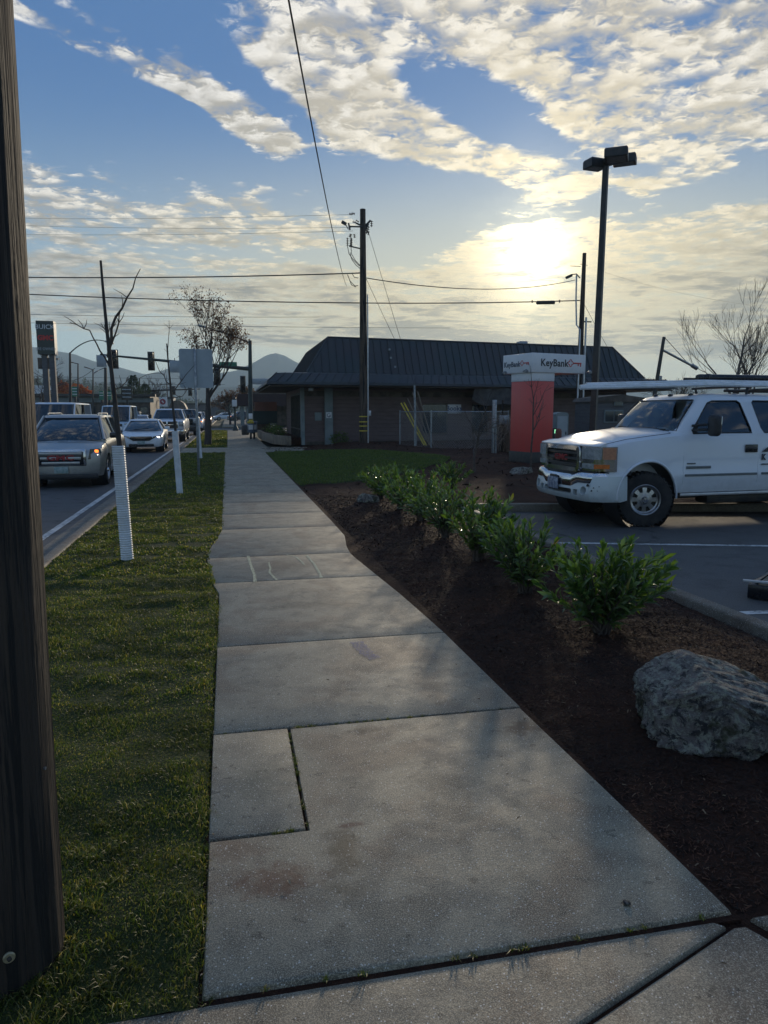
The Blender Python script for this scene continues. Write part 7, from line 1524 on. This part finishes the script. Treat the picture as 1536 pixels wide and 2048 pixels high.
def lamp_post(px_, py_top, y, label, tip=None, up=0.3, kind='arm', group='street lamps on the far left', w_=0.10):
    b = AY(px_, 850, y); top = AY(px_, py_top, y); r = E('street_lamp', (b.x, y, -0.15), label, 'street lamp', group); o = Vector((b.x, y, -0.15)); tz = top - o
    MB().tube([(0, 0, 0), (tz.x, 0, tz.z)], [w_ * 1.3, w_ * 0.8], 8).build('post', M['dark_metal'], r, smooth=50)
    t = AY(tip[0], tip[1], y) - o
    if kind == 'arm': luminaire(r, (tz.x, 0, tz.z - 0.05), t, up, 0.05, 0.03)
    else:
        MB().tube([(tz.x, 0, tz.z - 0.03), t], 0.05, 6).build('arm', M['dark_metal'], r); d = (t - Vector((tz.x, 0, tz.z))); MB(basis(Vector((tz.x, 0, tz.z)).lerp(t, 0.75), d)).rbox((0, 0, 0), (d.length * 0.55, 0.34, 0.12), 0.03).build('lamp_head', M['dark_metal'], r)
lamp_post(140, 705, 62, 'tallest thin street lamp at far left, its curved arm reaching right', (212, 683), 0.9)
lamp_post(156, 727, 95, 'dark lamp post with a short head pointing left beside the tall lamp', (139, 724), 0.0, 'box')
lamp_post(186, 739, 100, 'dark lamp post with flat head left of the hanging sign panel', (169, 734), 0.0, 'box')
lamp_post(211, 735, 92, 'stout dark post below the hanging sign with a small lamp arm', (195, 742), 0.1, 'arm', w_=0.2)
lamp_post(105, 718, 80, 'short lamp post behind the dealer sign legs', (117, 718), 0.0, 'box')
lamp_post(279, 756, 120, 'far street lamp with a long curved arm above the dark shrub', (321, 747), 0.6)
def far_signal():
    y = 125.0; b = AY(278, 850, y); r = E('traffic_signal', (b.x, y, -0.1), 'distant signal arm with small heads beyond the cars', 'traffic signal'); o = Vector((b.x, y, -0.1)); P = lambda px, py, dy=0: AY(px, py, y + dy) - o
    MB().tube([(0, 0, 0), P(278, 770)], [0.2, 0.15], 8).build('pole', M['dark_metal'], r, smooth=50); MB().tube([P(278, 782), P(400, 778)], [0.16, 0.08], 8).build('mast_arm', M['dark_metal'], r, smooth=50)
    for q in ((347, 781), (380, 783)): signal_head(r, P(q[0], q[1], -0.2), 1.3, 0.62)
    c = P(290, 779, -0.3); MB(Matrix.Translation(c) @ Matrix.Rotation(R(-22), 4, 'Y')).rbox((0, 0, 0), (1.3, 0.04, 0.32), 0.02).build('street_sign', M['sign_white'], r)
far_signal()
def small_poles():
    for px_, py_, y, lb in ((343, 763, 190, 'tiny distant power pole left of the other beyond the signal'), (337, 765, 180, 'tiny distant power pole with a double cross arm')):
        b = AY(px_, 850, y); top = AY(px_, py_, y); r = E('utility_pole', (b.x, y, 0), lb, 'utility pole', 'tiny distant power poles'); MB().tube([(0, 0, 0), (0, 0, top.z)], [0.18, 0.12], 6).build('post', M['far_pole'], r)
        for k, dz in enumerate((0.4, 1.5)): MB().box((0.0, 0, top.z - dz), (2.6 - k, 0.12, 0.12)).build('cross_arm', M['dark_metal'], r, smooth=0)
small_poles()
# dealer pylon
def pylon():
    y = 55.0; b = AY(88, 850, y); r = E('pylon_sign', (b.x, y, 0), 'dark two-legged dealer pylon sign behind the large wooden pole', 'sign'); o = Vector((b.x, y, 0)); P = lambda px, py, dy=0: AY(px, py, y + dy) - o
    tl, tr, bl_, br_ = P(71, 641), P(106, 638), P(74, 708), P(106, 706); z1, z0 = tl.z, bl_.z; x0, x1 = tl.x, tr.x; D = 1.0
    Mz = Matrix.Translation(((x0 + x1) / 2, 0, 0)) @ Matrix.Rotation(R(2), 4, 'Z')
    w_ = x1 - x0
    body = MB(); body.box((0, D / 2, (z0 + z1) / 2), (w_, D, z1 - z0), Mz); cb = body.build('cabinet', M['pylon_edge'], r, smooth=0)
    fc = MB().box((0, -0.012, (z0 + z1) / 2), (w_ - 0.02, 0.024, z1 - z0 - 0.02), Mz).build('sign_face', M['pylon_face'], cb, smooth=0)
    Fm = Mz @ Matrix.Translation((0, -0.03, 0)) @ Matrix.Rotation(R(90), 4, 'X')
    z = lambda py: P(90, py).z
    text_mb('BUICK', 0.44, 0.01, Fm @ Matrix.Translation((0.0, z(654), 0)), 1.0, 0.0).build('lettering', M['sign_white'], fc, smooth=0)
    text_mb('GMC', 0.46, 0.01, Fm @ Matrix.Translation((0.0, z(676), 0)), 1.0, 0.02).build('lettering', M['key_red'], fc, smooth=0)
    text_mb('PRE OWNED', 0.27, 0.01, Fm @ Matrix.Translation((0.0, z(698), 0)), 0.82, 0.0).build('lettering', M['sign_back'], fc, smooth=0)
    for px_ in (86, 101): q = P(px_, 780); MB().box((q.x + 0.15, D / 2, z0 / 2), (0.34, 0.42, z0 + 0.1)).build('leg', M['grey_siding'], r, smooth=0)
    q = P(90, 726); MB().box((q.x, D / 2, q.z), (1.1, 0.3, 0.75)).build('cross_panel', M['trim'], r, smooth=0)
M['pylon_face'] = pm('pylon_face', (0.015, 0.028, 0.026), (0.03, 0.045, 0.04), 1.2, 0.3); M['pylon_edge'] = pm('pylon_edge', (0.22, 0.24, 0.27), (0.18, 0.2, 0.22), 2, 0.5)
pylon()
# low dealership building across the street and what lies behind it
def dealership():
    y = 105.0; a = AY(60, 800, y); b = AY(300, 800, y); r = E('dealership_building', ((a.x + b.x) / 2, y, 0), 'long low car dealership with a pale fascia band across the street', 'building'); w_ = b.x - a.x
    z1, z0 = AY(200, 791, y).z, AY(200, 806, y).z
    MB().box((0, 7, z1 / 2 + 0.0), (w_, 14, z1)).build('wall', M['trim'], r, smooth=0); MB().box((0, -0.15, (z1 + z0) / 2 - 0.1), (w_ + 1, 0.4, (z1 - z0) * 0.62)).build('fascia', M['pillar'], r, smooth=0); MB().box((0, -0.4, z1 + 0.02), (w_ + 1.6, 1.3, 0.35)).build('roof_edge', M['dark_metal'], r, smooth=0)
    for i in range(9): x = -w_ / 2 + w_ * (i + 0.5) / 9; f = MB().box((x, -0.04, 1.25), (w_ / 9 - 0.5, 0.1, 2.1)).build('window', M['dark_metal'], r, smooth=0); MB().box((x, -0.10, 1.25), (w_ / 9 - 0.8, 0.04, 1.8)).build('pane', M['dark_glass'], f, smooth=0)
    y = 150.0; a = AY(60, 800, y); b = AY(132, 800, y); r = E('white_building', ((a.x + b.x) / 2, y, 0), 'white flat-roofed building behind the dealer sign legs', 'building'); w_ = b.x - a.x; z1 = AY(100, 771, y).z
    MB().box((0, 6, z1 / 2), (w_, 12, z1)).build('wall', M['sign_white'], r, smooth=0); MB().box((w_ * 0.25, 5.4, z1 / 2 - 0.8), (w_ * 0.5 + 3.5, 10, z1 - 1.7)).build('annex', M['sign_white'], r, smooth=0)
    for i in range(5): f = MB().box((-w_ / 2 + w_ * (i + 0.5) / 5, -0.03, z1 * 0.55), (1.1, 0.1, 2.4)).build('window', M['dark_glass'], r, smooth=0)
dealership()
def small_sign(px0, py0, px1, py1, y, mat, label, txt=None, tm='sign_white', rows=0):
    a = AY(px0, py0, y); b = AY(px1, py1, y); r = E('street_board', ((a.x + b.x) / 2, y, 0), label, 'sign'); w_, h_ = b.x - a.x, a.z - b.z; cz = (a.z + b.z) / 2
    bd = MB().box((0, 0, cz), (w_, 0.15, h_)).build('board', M[mat], r, smooth=0); MB().box((0, 0.15, cz / 2), (0.25, 0.25, cz)).build('post', M['dark_metal'], r, smooth=0)
    for i in range(rows): MB().box((0, -0.09, cz + h_ * (0.28 - 0.28 * i)), (w_ * 0.8, 0.02, h_ * 0.07)).build('line', M[tm], bd, smooth=0)
    return r, bd, w_, h_, cz
small_sign(242, 773, 265, 800, 100, 'gloss_black', 'black board sign with three pale lines above the blue van', rows=3, tm='sign_back')
small_sign(143, 773, 156, 793, 98, 'green_sign', 'narrow dark green price board between the lamp posts', rows=3)
small_sign(198, 782, 208, 800, 99, 'green_sign', 'left one of two small green boards below the hanging sign', rows=2)
small_sign(213, 782, 224, 800, 99, 'green_sign', 'right one of two small green boards below the hanging sign', rows=2)
small_sign(292, 783, 316, 795, 150, 'pylon_face', 'wide dark board above the grey shop beyond the dark shrub', rows=1, tm='sign_back')
def s_sign():
    r, bd, w_, h_, cz = small_sign(316, 794, 335, 813, 140, 'sign_white', 'white store sign with a round red S emblem'); Fm = Matrix.Translation((0, -0.09, cz)) @ Matrix.Rotation(R(90), 4, 'X')
    MB(Fm @ Matrix.Rotation(0, 4, 'X')).lathe([(0.0001, 0.0), (w_ * 0.33, 0.0), (w_ * 0.33, -0.02)], 24).build('emblem', M['maroon'], bd, smooth=0)
    q = w_ * 0.33; pts = [(0.55, 0.75), (0.1, 0.55), (-0.25, 0.3), (-0.1, 0.05), (0.2, -0.15), (0.25, -0.35), (-0.1, -0.6), (-0.5, -0.78)]
    mb = MB()
    for (x0, y0), (x1, y1) in zip(pts[:-1], pts[1:]):
        k = 0.17
        mb.quad(*[Fm @ Vector((x * q, y_ * q, 0.02)) for x, y_ in ((x0 - k, y0 - k * .5), (x1 - k, y1 - k * .5), (x1 + k, y1 + k * .5), (x0 + k, y0 + k * .5))])
    mb.build('letter', M['sign_white'], bd, smooth=0)
M['maroon'] = pm('maroon', (0.32, 0.02, 0.05), (0.28, 0.02, 0.04), 3, 0.4); s_sign()
def grey_shops():
    for (x0, x1, pt, y, mat, lb) in ((284, 345, 793, 165, 'pillar', 'pale grey shop building behind the round store sign'), (336, 372, 801, 150, 'trim', 'brown arched tank building beyond the signal arm'), (372, 452, 806, 210, 'grey_siding', 'low grey building at the far end of the street')):
        a = AY(x0, 800, y); b = AY(x1, 800, y); z = AY(x0, pt, y).z; w_ = b.x - a.x; r = E('shop_building', ((a.x + b.x) / 2, y, 0), lb, 'building')
        if 'arched' in lb: MB().prism([(-w_ / 2, 0), (w_ / 2, 0), (w_ / 2, z * 0.6), (w_ * 0.36, z * 0.86), (w_ * 0.14, z), (-w_ * 0.14, z), (-w_ * 0.36, z * 0.86), (-w_ / 2, z * 0.6)], -6, 0, Matrix.Rotation(R(90), 4, 'X')).build('wall', M[mat], r, smooth=30)
        else:
            MB().box((0, 5, z / 2), (w_, 10, z)).build('wall', M[mat], r, smooth=0); MB().box((0, -0.3, z - 0.3), (w_ + 0.6, 0.6, 0.5)).build('fascia', M['dark_metal'], r, smooth=0)
        for i in range(3): MB().box((-w_ / 2 + w_ * (i + 0.5) / 3, -0.05, z * 0.3), (w_ / 5, 0.1, z * 0.4)).build('window', M['dark_glass'], r, smooth=0)
grey_shops()
# shops on our side beyond the corner
def corner_shops():
    r = E('shop_building', (0, 0, 0), 'far shop with a dark red shingled awning and stone pillars', 'building'); y = 84.0
    a = AY(462, 795, y); b = AY(600, 795, y); z0, z1 = AY(500, 812, y).z, AY(500, 789, y).z
    MB().box(((a.x + b.x) / 2 + 1.0, y + 8.5, 1.9), (b.x - a.x - 2.0, 16, 3.8)).build('wall', M['trim'], r, smooth=0)
    MB().prism([(a.x, z0), (b.x, z0), (b.x, z1), (a.x + 0.8, z1)], -y - 0.8, -y + 2.4, Matrix.Rotation(R(90), 4, 'X')).build('awning', M['awning'], r, smooth=0)
    for px_ in (484, 496, 512): q = AY(px_, 830, y); MB().rbox((q.x, y - 1.6, 1.4), (0.4, 0.4, 2.9), 0.03).build('pillar', M['pillar'], r)
    q = AY(490, 830, y); f = MB().box((q.x + 1.2, y + 0.45, 1.35), (1.3, 0.12, 1.9)).build('window', M['amber_window'], r, smooth=0)
    y = 47.5; r = E('street_kiosk', (0, 0, 0), 'small stand with an orange panel above a dark teal panel', 'stand'); a = AY(509, 804, y); b = AY(554, 848, y); zm = AY(530, 822, y).z; cx = (a.x + b.x) / 2; w_ = b.x - a.x
    MB().box((cx, y, (a.z + zm) / 2), (w_, 0.5, a.z - zm)).build('upper_panel', M['orange_panel'], r, smooth=0); MB().box((cx - 0.05, y - 0.02, (zm + b.z) / 2), (w_ + 0.12, 0.54, zm - b.z)).build('lower_panel', M['teal_panel'], r, smooth=0)
    MB().box((cx, y + 0.1, b.z / 2 + 0.2), (w_ * 0.8, 0.3, b.z - 0.4 + 0.6)).build('base', M['trim'], r, smooth=0); MB().box((cx + w_ * 0.32, y - 0.3, 0.42 + b.z * 0.3), (0.4, 0.06, 0.4)).build('notice', M['pillar'], r, smooth=0)
    y = 44.0
    for px_, mat, lb in ((505, 'yellow', 'newspaper box with a yellow top by the planter'), (512, 'blue_paint', 'blue newspaper box by the planter, right of the yellow one')):
        q = AY(px_, 866, y); r = E('newspaper_box', (q.x - 0.1, y + (0.3 if px_ > 506 else 0), 0.0), lb, 'newspaper box', 'newspaper boxes by the planter'); MB().rbox((0, 0, 0.65), (0.36, 0.36, 0.55), 0.03).build('box', M['blue_paint'], r); MB().rbox((0, 0.0, 0.98), (0.38, 0.38, 0.14), 0.03).build('lid', M[mat], r); MB().rbox((0, 0, 0.2), (0.12, 0.12, 0.42), 0.01).build('stand', M['dark_metal'], r); MB().box((0, -0.185, 0.7), (0.26, 0.01, 0.28)).build('window', M['sign_white'], r, smooth=0)
    q = AY(471, 862, 63.0); r = E('decorative_lamp', (q.x, 63.0, 0), 'dark ornamental post with a flared foot on the far walk', 'lamp post'); MB().lathe([(0.24, 0), (0.24, 0.15), (0.15, 0.35), (0.09, 0.6), (0.08, 2.5), (0.13, 2.6), (0.13, 2.7), (0.05, 2.8)], 12).build('post', M['pole_green'], r, smooth=50); MB().rbox((-0.02, -0.1, 2.3), (0.4, 0.04, 0.55), 0.02).build('sign_panel', M['sign_white'], r)
    q = AY(491, 868, 52); r = E('litter_bin', (q.x, 52, 0), 'short dark litter bin at the end of the planter wall', 'litter bin'); MB().lathe([(0.24, 0), (0.27, 0.1), (0.28, 0.62), (0.24, 0.66), (0.1, 0.7)], 14).build('bin', M['dark_metal'], r, smooth=50)
M['awning'] = pm('awning', (0.045, 0.022, 0.022), (0.035, 0.02, 0.02), 3, 0.8); M['orange_panel'] = pm('orange_panel', (0.19, 0.085, 0.06), (0.15, 0.07, 0.05), 1.5, 0.6); M['teal_panel'] = pm('teal_panel', (0.02, 0.04, 0.042), (0.025, 0.05, 0.05), 2, 0.5); M['amber_window'] = pm('amber_window', (0.28, 0.17, 0.06), (0.1, 0.06, 0.03), 3, 0.3)
corner_shops()
# more traffic further off
def far_cars():
    protos = {}
    spec = [('sedan', 'sedan_paint', AY(279, 850, 72).x, 72, 'pale small sedan in the second lane behind the blue van'), ('suv', 'dark_paint', -10.2, 84, 'dark sport utility far off in the turn lane'), ('sedan', 'white_paint', -7.2, 88, 'white car far off in the second lane near the store sign'),
            ('suv', 'grey_paint', -3.2, 82, 'grey sport utility far up the curb lane past the corner'), ('sedan', 'dark_paint', -3.3, 94, 'dark sedan far up the curb lane, behind the grey one'), ('suv', 'white_paint', -7.0, 104, 'white sport utility far up the second lane'),
            ('sedan', 'red_paint', -3.2, 108, 'small red car far up the curb lane'), ('suv', 'sedan_paint', -10.5, 112, 'white sport utility far up the turn lane'), ('pickup', 'white_paint', 3.6, 96, 'white pickup parked beyond the corner right of the tree trunk'), ('sedan', 'sedan_paint', 6.6, 104, 'white sedan parked beyond the corner'), ('suv', 'dark_paint', 1.0, 128, 'dark parked car at the far end of the walk'), ('sedan', 'white_paint', -1.9, 140, 'white car small at the far end of the street'), ('suv', 'dark_paint', -14.5, 60, 'dark sport utility on the far side of the street')]
    for kd, pt, x, y, lb in spec:
        car('parked_car', lb, pt, kd, (x, y, -0.15 if x < -2.4 else -0.1), FR if x < -2.4 else R(200), 'cars waiting in the street')
far_cars()
# overhead wires
def wires():
    mp = lambda px, py: AY(px, py, 33.5)
    L = lambda px, py, y: AY(px, py, y)
    wire(L(-60, 553, 40), mp(722, 546), 0.12, 0.028, 'thick dark cable running left from the shop power pole')
    wire(L(-60, 583, 40), mp(722, 606), 0.10, 0.026, 'second dark cable left of the shop pole, sloping down right')
    wire(mp(722, 606), WP2, 0.05, 0.024, 'cable between the shop pole and the slim pole carrying a splice box')
    wire(L(-60, 626, 46), L(640, 634, 46), 0.08, 0.011, 'thin cable crossing above the signal arm, the upper of a pair')
    wire(L(-60, 643, 50), L(900, 656, 50), 0.08, 0.011, 'thin cable crossing above the signal arm, the lower of a pair')
    wire(L(-60, 434, 60), mp(706, 429), 0.15, 0.007, 'topmost thin power line from the left')
    wire(L(-60, 447, 60), mp(702, 455), 0.15, 0.007, 'middle thin power line from the left')
    wire(L(-60, 466, 60), mp(706, 462), 0.15, 0.007, 'lowest thin power line from the left')
    wire(mp(733, 556), L(1150, 560, 48), 0.55, 0.022, 'sagging cable going right from the pole towards the sun')
    wire(L(570, -40, 7.0), mp(693, 572), 0.35, 0.010, 'long twisted service cable dropping from the top of the picture', 40)
    wire(mp(738, 468), GUYB, 0.03, 0.010, 'guy wire from the pole top to the steel guard pipe'); wire(mp(730, 552), L(790, 680, 36), 0.02, 0.010, 'short guy wire from the pole to the shop roof')
    wire(WP3, L(1230, 720, 40), 0.05, 0.010, 'thin guy wire falling right of the slim pole'); wire(L(1210, 545, 60), L(1500, 610, 60), 0.3, 0.006, 'faint wire behind the bare trees on the right')
    wire(L(60, 790 - 50, 70), L(190, 736, 70), 1.15, 0.02, 'pale sagging cable between the dealer sign and a lamp'); wire(L(-40, 764, 90), L(450, 769, 90), 0.1, 0.02, 'low distant cable in front of the wooded hill'); wire(L(-40, 750, 110), L(450, 758, 110), 0.1, 0.02, 'faint distant cable just above the wooded hill')
    a, b = mp(722, 606), WP2; q = a.lerp(b, 0.845); r = E('splice_box', (q.x, q.y, q.z - 0.05), 'long dark splice box hanging on the cable below the sun', 'splice box'); MB(basis((0, 0, -0.02), b - a)).rbox((0, 0, 0), (0.85, 0.12, 0.16), 0.05).build('case', M['dark_metal'], r)
    for dx in (-0.6, 0.62): MB(basis((0, 0, 0.03), b - a)).rbox((dx, 0, 0), (0.06, 0.05, 0.12), 0.01).build('clamp', M['dark_metal'], r)
wires()
# ---------------------------------------------------------------- trees further off, hills, haze
tree('bare_tree', (AY(1462, 800, 44).x, 44, 0), 'tall bare many-stemmed tree behind the pickup, the larger of two', seed=31, h=4.3, r0=0.20, levels=5, kids=3, spread=0.55, shrink=0.80, up=0.5, rmin=0.012, first=0.5)
tree('bare_tree', (AY(1512, 800, 46).x, 46, 0), 'bare tree at the right frame edge behind the pickup', seed=34, h=3.9, r0=0.18, levels=5, kids=3, spread=0.5, shrink=0.78, up=0.55, rmin=0.012, first=0.5)
tree('bare_tree', (AY(1400, 800, 42).x, 42, 0), 'low bare tree with arching limbs left of the tall bare tree', seed=37, h=2.3, r0=0.12, levels=5, kids=3, spread=0.85, shrink=0.80, up=0.2, rmin=0.010, first=0.3, lean=(-0.4, 0))
tree('bare_tree', (AY(1345, 800, 50).x, 50, 0), 'thin bare sprays rising behind the leaning pole', seed=39, h=2.0, r0=0.09, levels=4, kids=4, spread=0.5, shrink=0.8, up=0.5, rmin=0.010, bark='twig')
tree('bare_tree', (AY(985, 700, 66).x, 66, 0), 'bare tips of a tree showing over the middle of the shop roof', seed=41, h=4.6, r0=0.15, levels=4, kids=4, spread=0.4, shrink=0.55, up=0.6, rmin=0.012, bark='twig')
tree('bare_tree', (AY(697, 690, 66).x, 66, 0), 'dark tree top peeking over the roof beside the power pole', seed=42, h=4.3, r0=0.15, levels=4, kids=4, spread=0.5, shrink=0.5, up=0.4, rmin=0.012, leafn=5, leafs=0.2, leafm='conifer')
tree('bare_tree', (AY(832, 690, 66).x, 66, 0), 'small leafy tree top peeking over the roof right of the power pole', seed=43, h=4.2, r0=0.15, levels=4, kids=4, spread=0.6, shrink=0.45, up=0.3, rmin=0.012, leafn=5, leafs=0.2, leafm='conifer')
tree('autumn_tree', (AY(122, 800, 135).x, 135, 0), 'orange autumn tree behind the dealership, left of its twin', seed=51, h=3.3, r0=0.25, levels=4, kids=4, spread=0.6, shrink=0.62, up=0.3, rmin=0.03, leafn=26, leafs=0.55, leafm='orange_leaf', group='orange trees behind the dealership')
tree('autumn_tree', (AY(158, 800, 138).x, 138, 0), 'orange autumn tree behind the dealership, between two lamp posts', seed=52, h=3.1, r0=0.25, levels=4, kids=4, spread=0.65, shrink=0.62, up=0.3, rmin=0.03, leafn=26, leafs=0.55, leafm='orange_leaf', group='orange trees behind the dealership')
def conifer(x, y, h, rad, label, seed, group=None, n=2200):
    root = E('conifer', (x, y, 0), label, 'tree', group); rg = np.random.default_rng(seed); t = rg.uniform(0.06, 1, n) ** 0.8; az = rg.uniform(0, 6.283, n); rr = rad * (1 - t) ** 0.85 * rg.uniform(0.35, 1.05, n) * (1 + 0.25 * np.sin(t * 40 + seed)) + 0.1
    P_ = np.stack([np.cos(az) * rr, np.sin(az) * rr, t * h], 1); D = np.stack([np.cos(az), np.sin(az), rg.uniform(-0.7, 0.1, n)], 1); V, F = leaf_batch(P_, unit(D + rg.normal(0, 0.3, (n, 3))), unit(rg.normal(0, 0.4, (n, 3)) + np.array((0, 0, 1))), h * 0.05 * rg.uniform(0.6, 1.4, n), h * 0.018 * rg.uniform(0.6, 1.4, n))
    np_mesh('crown', V, F, M['conifer'], parent=root); MB().tube([(0, 0, 0), (0, 0, h * 0.97)], [rad * 0.08, 0.02], 7).build('trunk', M['bark'], root); return root
for i, (px_, pt, y, rad, lb) in enumerate(((266, 751, 112, 2.6, 'dark pointed conifer beside the far curved street lamp'), (290, 768, 118, 3.0, 'broad dark evergreen right of the pointed conifer'), (252, 775, 125, 2.4, 'lower evergreen behind the black board sign'), (215, 778, 170, 3.0, 'evergreen behind the two small green boards'), (178, 781, 175, 3.0, 'evergreen between the orange trees and the green boards'))):
    q = AY(px_, pt, y); conifer(q.x, y, q.z, rad, lb, 60 + i, 'evergreens beyond the dealership')
tree('bare_tree', (AY(312, 800, 125).x, 125, 0), 'pale bare tree right of the dark evergreens', seed=63, h=3.4, r0=0.2, levels=5, kids=3, spread=0.6, shrink=0.75, up=0.3, rmin=0.03)
q = AY(460, 850, 72); tree('street_tree', (-0.9 + 1.2, 92, 0), 'far dark street tree behind the trunk of the leafy one', seed=71, h=2.2, r0=0.14, levels=5, kids=3, spread=0.7, shrink=0.78, up=0.25, rmin=0.014, leafn=3, leafs=0.16)
q = AY(447, 850, 100); tree('street_tree', (q.x + 3.5, 108, 0), 'far street tree above the parked cars beyond the corner', seed=72, h=2.4, r0=0.14, levels=5, kids=3, spread=0.7, shrink=0.78, up=0.25, rmin=0.016, leafn=3, leafs=0.2)
tree('bare_tree', (AY(76, 800, 70).x, 70, 0), 'bare twiggy tree under the dealer sign', seed=74, h=3.2, r0=0.14, levels=5, kids=3, spread=0.7, shrink=0.7, up=0.2, rmin=0.014, bark='twig')
def ridge(name, y, pts, depth, mat, jag=0.0, seed=0, n=160, base=-5, kind='structure', side=0.0):
    xs = [AY(p[0], p[1], y).x for p in pts]; zs = [AY(p[0], p[1], y).z for p in pts]; X = np.linspace(xs[0], xs[-1], n); Zt = np.interp(X, xs, zs); L = abs(xs[-1] - xs[0])
    rows = []
    for j in range(10):
        t = j / 9; row = []
        for x, z in zip(X, Zt):
            nn = noise.noise(Vector((x / L * 14, t * 2 + seed, 0))) * 0.10 + noise.noise(Vector((x / L * 45, t * 5, seed))) * 0.04 + (noise.noise(Vector((x / L * 150, seed, 1))) * 0.02 if jag else 0)
            row.append((x, y - depth * (1 - t), max(base, base + (z - base) * (math.sin(t * math.pi / 2) ** 1.2) * (1 + nn * (1.0 if t < 0.9 else 0.5)))))
        rows.append(row)
    for j in (1, 2): rows.append([(p[0], y + depth * 0.6 * j, lerp(p[2], base, j / 2)) for p in rows[9]])
    V = np.array([p for r_ in rows for p in r_]); k = n; F = np.array([(j * k + i, j * k + i + 1, (j + 1) * k + i + 1, (j + 1) * k + i) for j in range(len(rows) - 1) for i in range(k - 1)])
    o = np_mesh(name, V, F, mat, True, kind=kind); return o
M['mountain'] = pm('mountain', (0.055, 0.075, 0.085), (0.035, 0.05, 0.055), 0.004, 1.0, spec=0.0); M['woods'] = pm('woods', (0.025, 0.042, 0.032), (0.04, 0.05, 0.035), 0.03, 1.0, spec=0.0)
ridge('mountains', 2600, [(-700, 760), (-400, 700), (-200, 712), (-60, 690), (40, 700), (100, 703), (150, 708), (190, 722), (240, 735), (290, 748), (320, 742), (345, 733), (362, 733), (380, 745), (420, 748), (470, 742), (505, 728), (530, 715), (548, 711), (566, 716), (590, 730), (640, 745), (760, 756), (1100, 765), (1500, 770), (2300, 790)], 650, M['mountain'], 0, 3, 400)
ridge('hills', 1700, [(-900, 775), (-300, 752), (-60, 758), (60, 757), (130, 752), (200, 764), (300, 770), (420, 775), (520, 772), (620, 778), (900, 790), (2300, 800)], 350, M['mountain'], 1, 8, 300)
ridge('hills', 760, [(-700, 772), (-200, 768), (0, 771), (100, 766), (170, 770), (230, 776), (280, 786), (330, 795), (420, 806), (600, 812), (1200, 812), (2300, 812)], 230, M['woods'], 1, 12, 500)
def far_wood():
    rg = np.random.default_rng(5); Vs = []; Fs = []; off = 0
    for i in range(520):
        px_ = rg.uniform(-60, 330) if i < 330 else rg.uniform(330, 1536); y = rg.uniform(600, 750) if i < 330 else rg.uniform(400, 560); crest = np.interp(px_, [-200, 0, 100, 170, 230, 280, 330, 420, 2300], [768, 771, 766, 770, 776, 786, 795, 806, 812])
        py_ = crest + (rg.uniform(-3, 12) if i < 330 else rg.uniform(-2, 6)); p = AY(px_, py_, y); h = rg.uniform(5.5, 12) * (1.0 if i < 330 else 0.6); n = 60; t = rg.uniform(0, 1, n); az = rg.uniform(0, 6.28, n); rr = h * 0.16 * (1 - t) * rg.uniform(0.5, 1, n) + 0.2
        P_ = np.stack([p.x + np.cos(az) * rr, y + np.sin(az) * rr, p.z - h * 0.6 + t * h], 1); V, F = leaf_batch(P_, unit(rg.normal(0, 1, (n, 3)) + np.array((0, 0, -0.3))), unit(rg.normal(0, 1, (n, 3))), np.full(n, h * 0.12), np.full(n, h * 0.07)); Vs.append(V); Fs.append(F + off); off += len(V)
    np_mesh('wooded_hillside', np.concatenate(Vs), np.concatenate(Fs), M['conifer'], kind='stuff')
far_wood()
def haze():
    m = bpy.data.materials.new('haze'); m.use_nodes = True; w = NT(m.node_tree); w.n.clear(); out = w.n.new('ShaderNodeOutputMaterial'); v = w.n.new('ShaderNodeVolumePrincipled')
    v.inputs['Color'].default_value = (0.66, 0.87, 1.0, 1); v.inputs['Density'].default_value = HAZE; v.inputs['Anisotropy'].default_value = 0.2; w.l.new(v.outputs[0], out.inputs['Volume'])
    MB().box((0, 1750, 134), (5600, 4100, 271)).build('haze', m, smooth=0, kind='stuff')
HAZE = 0.00026
haze()
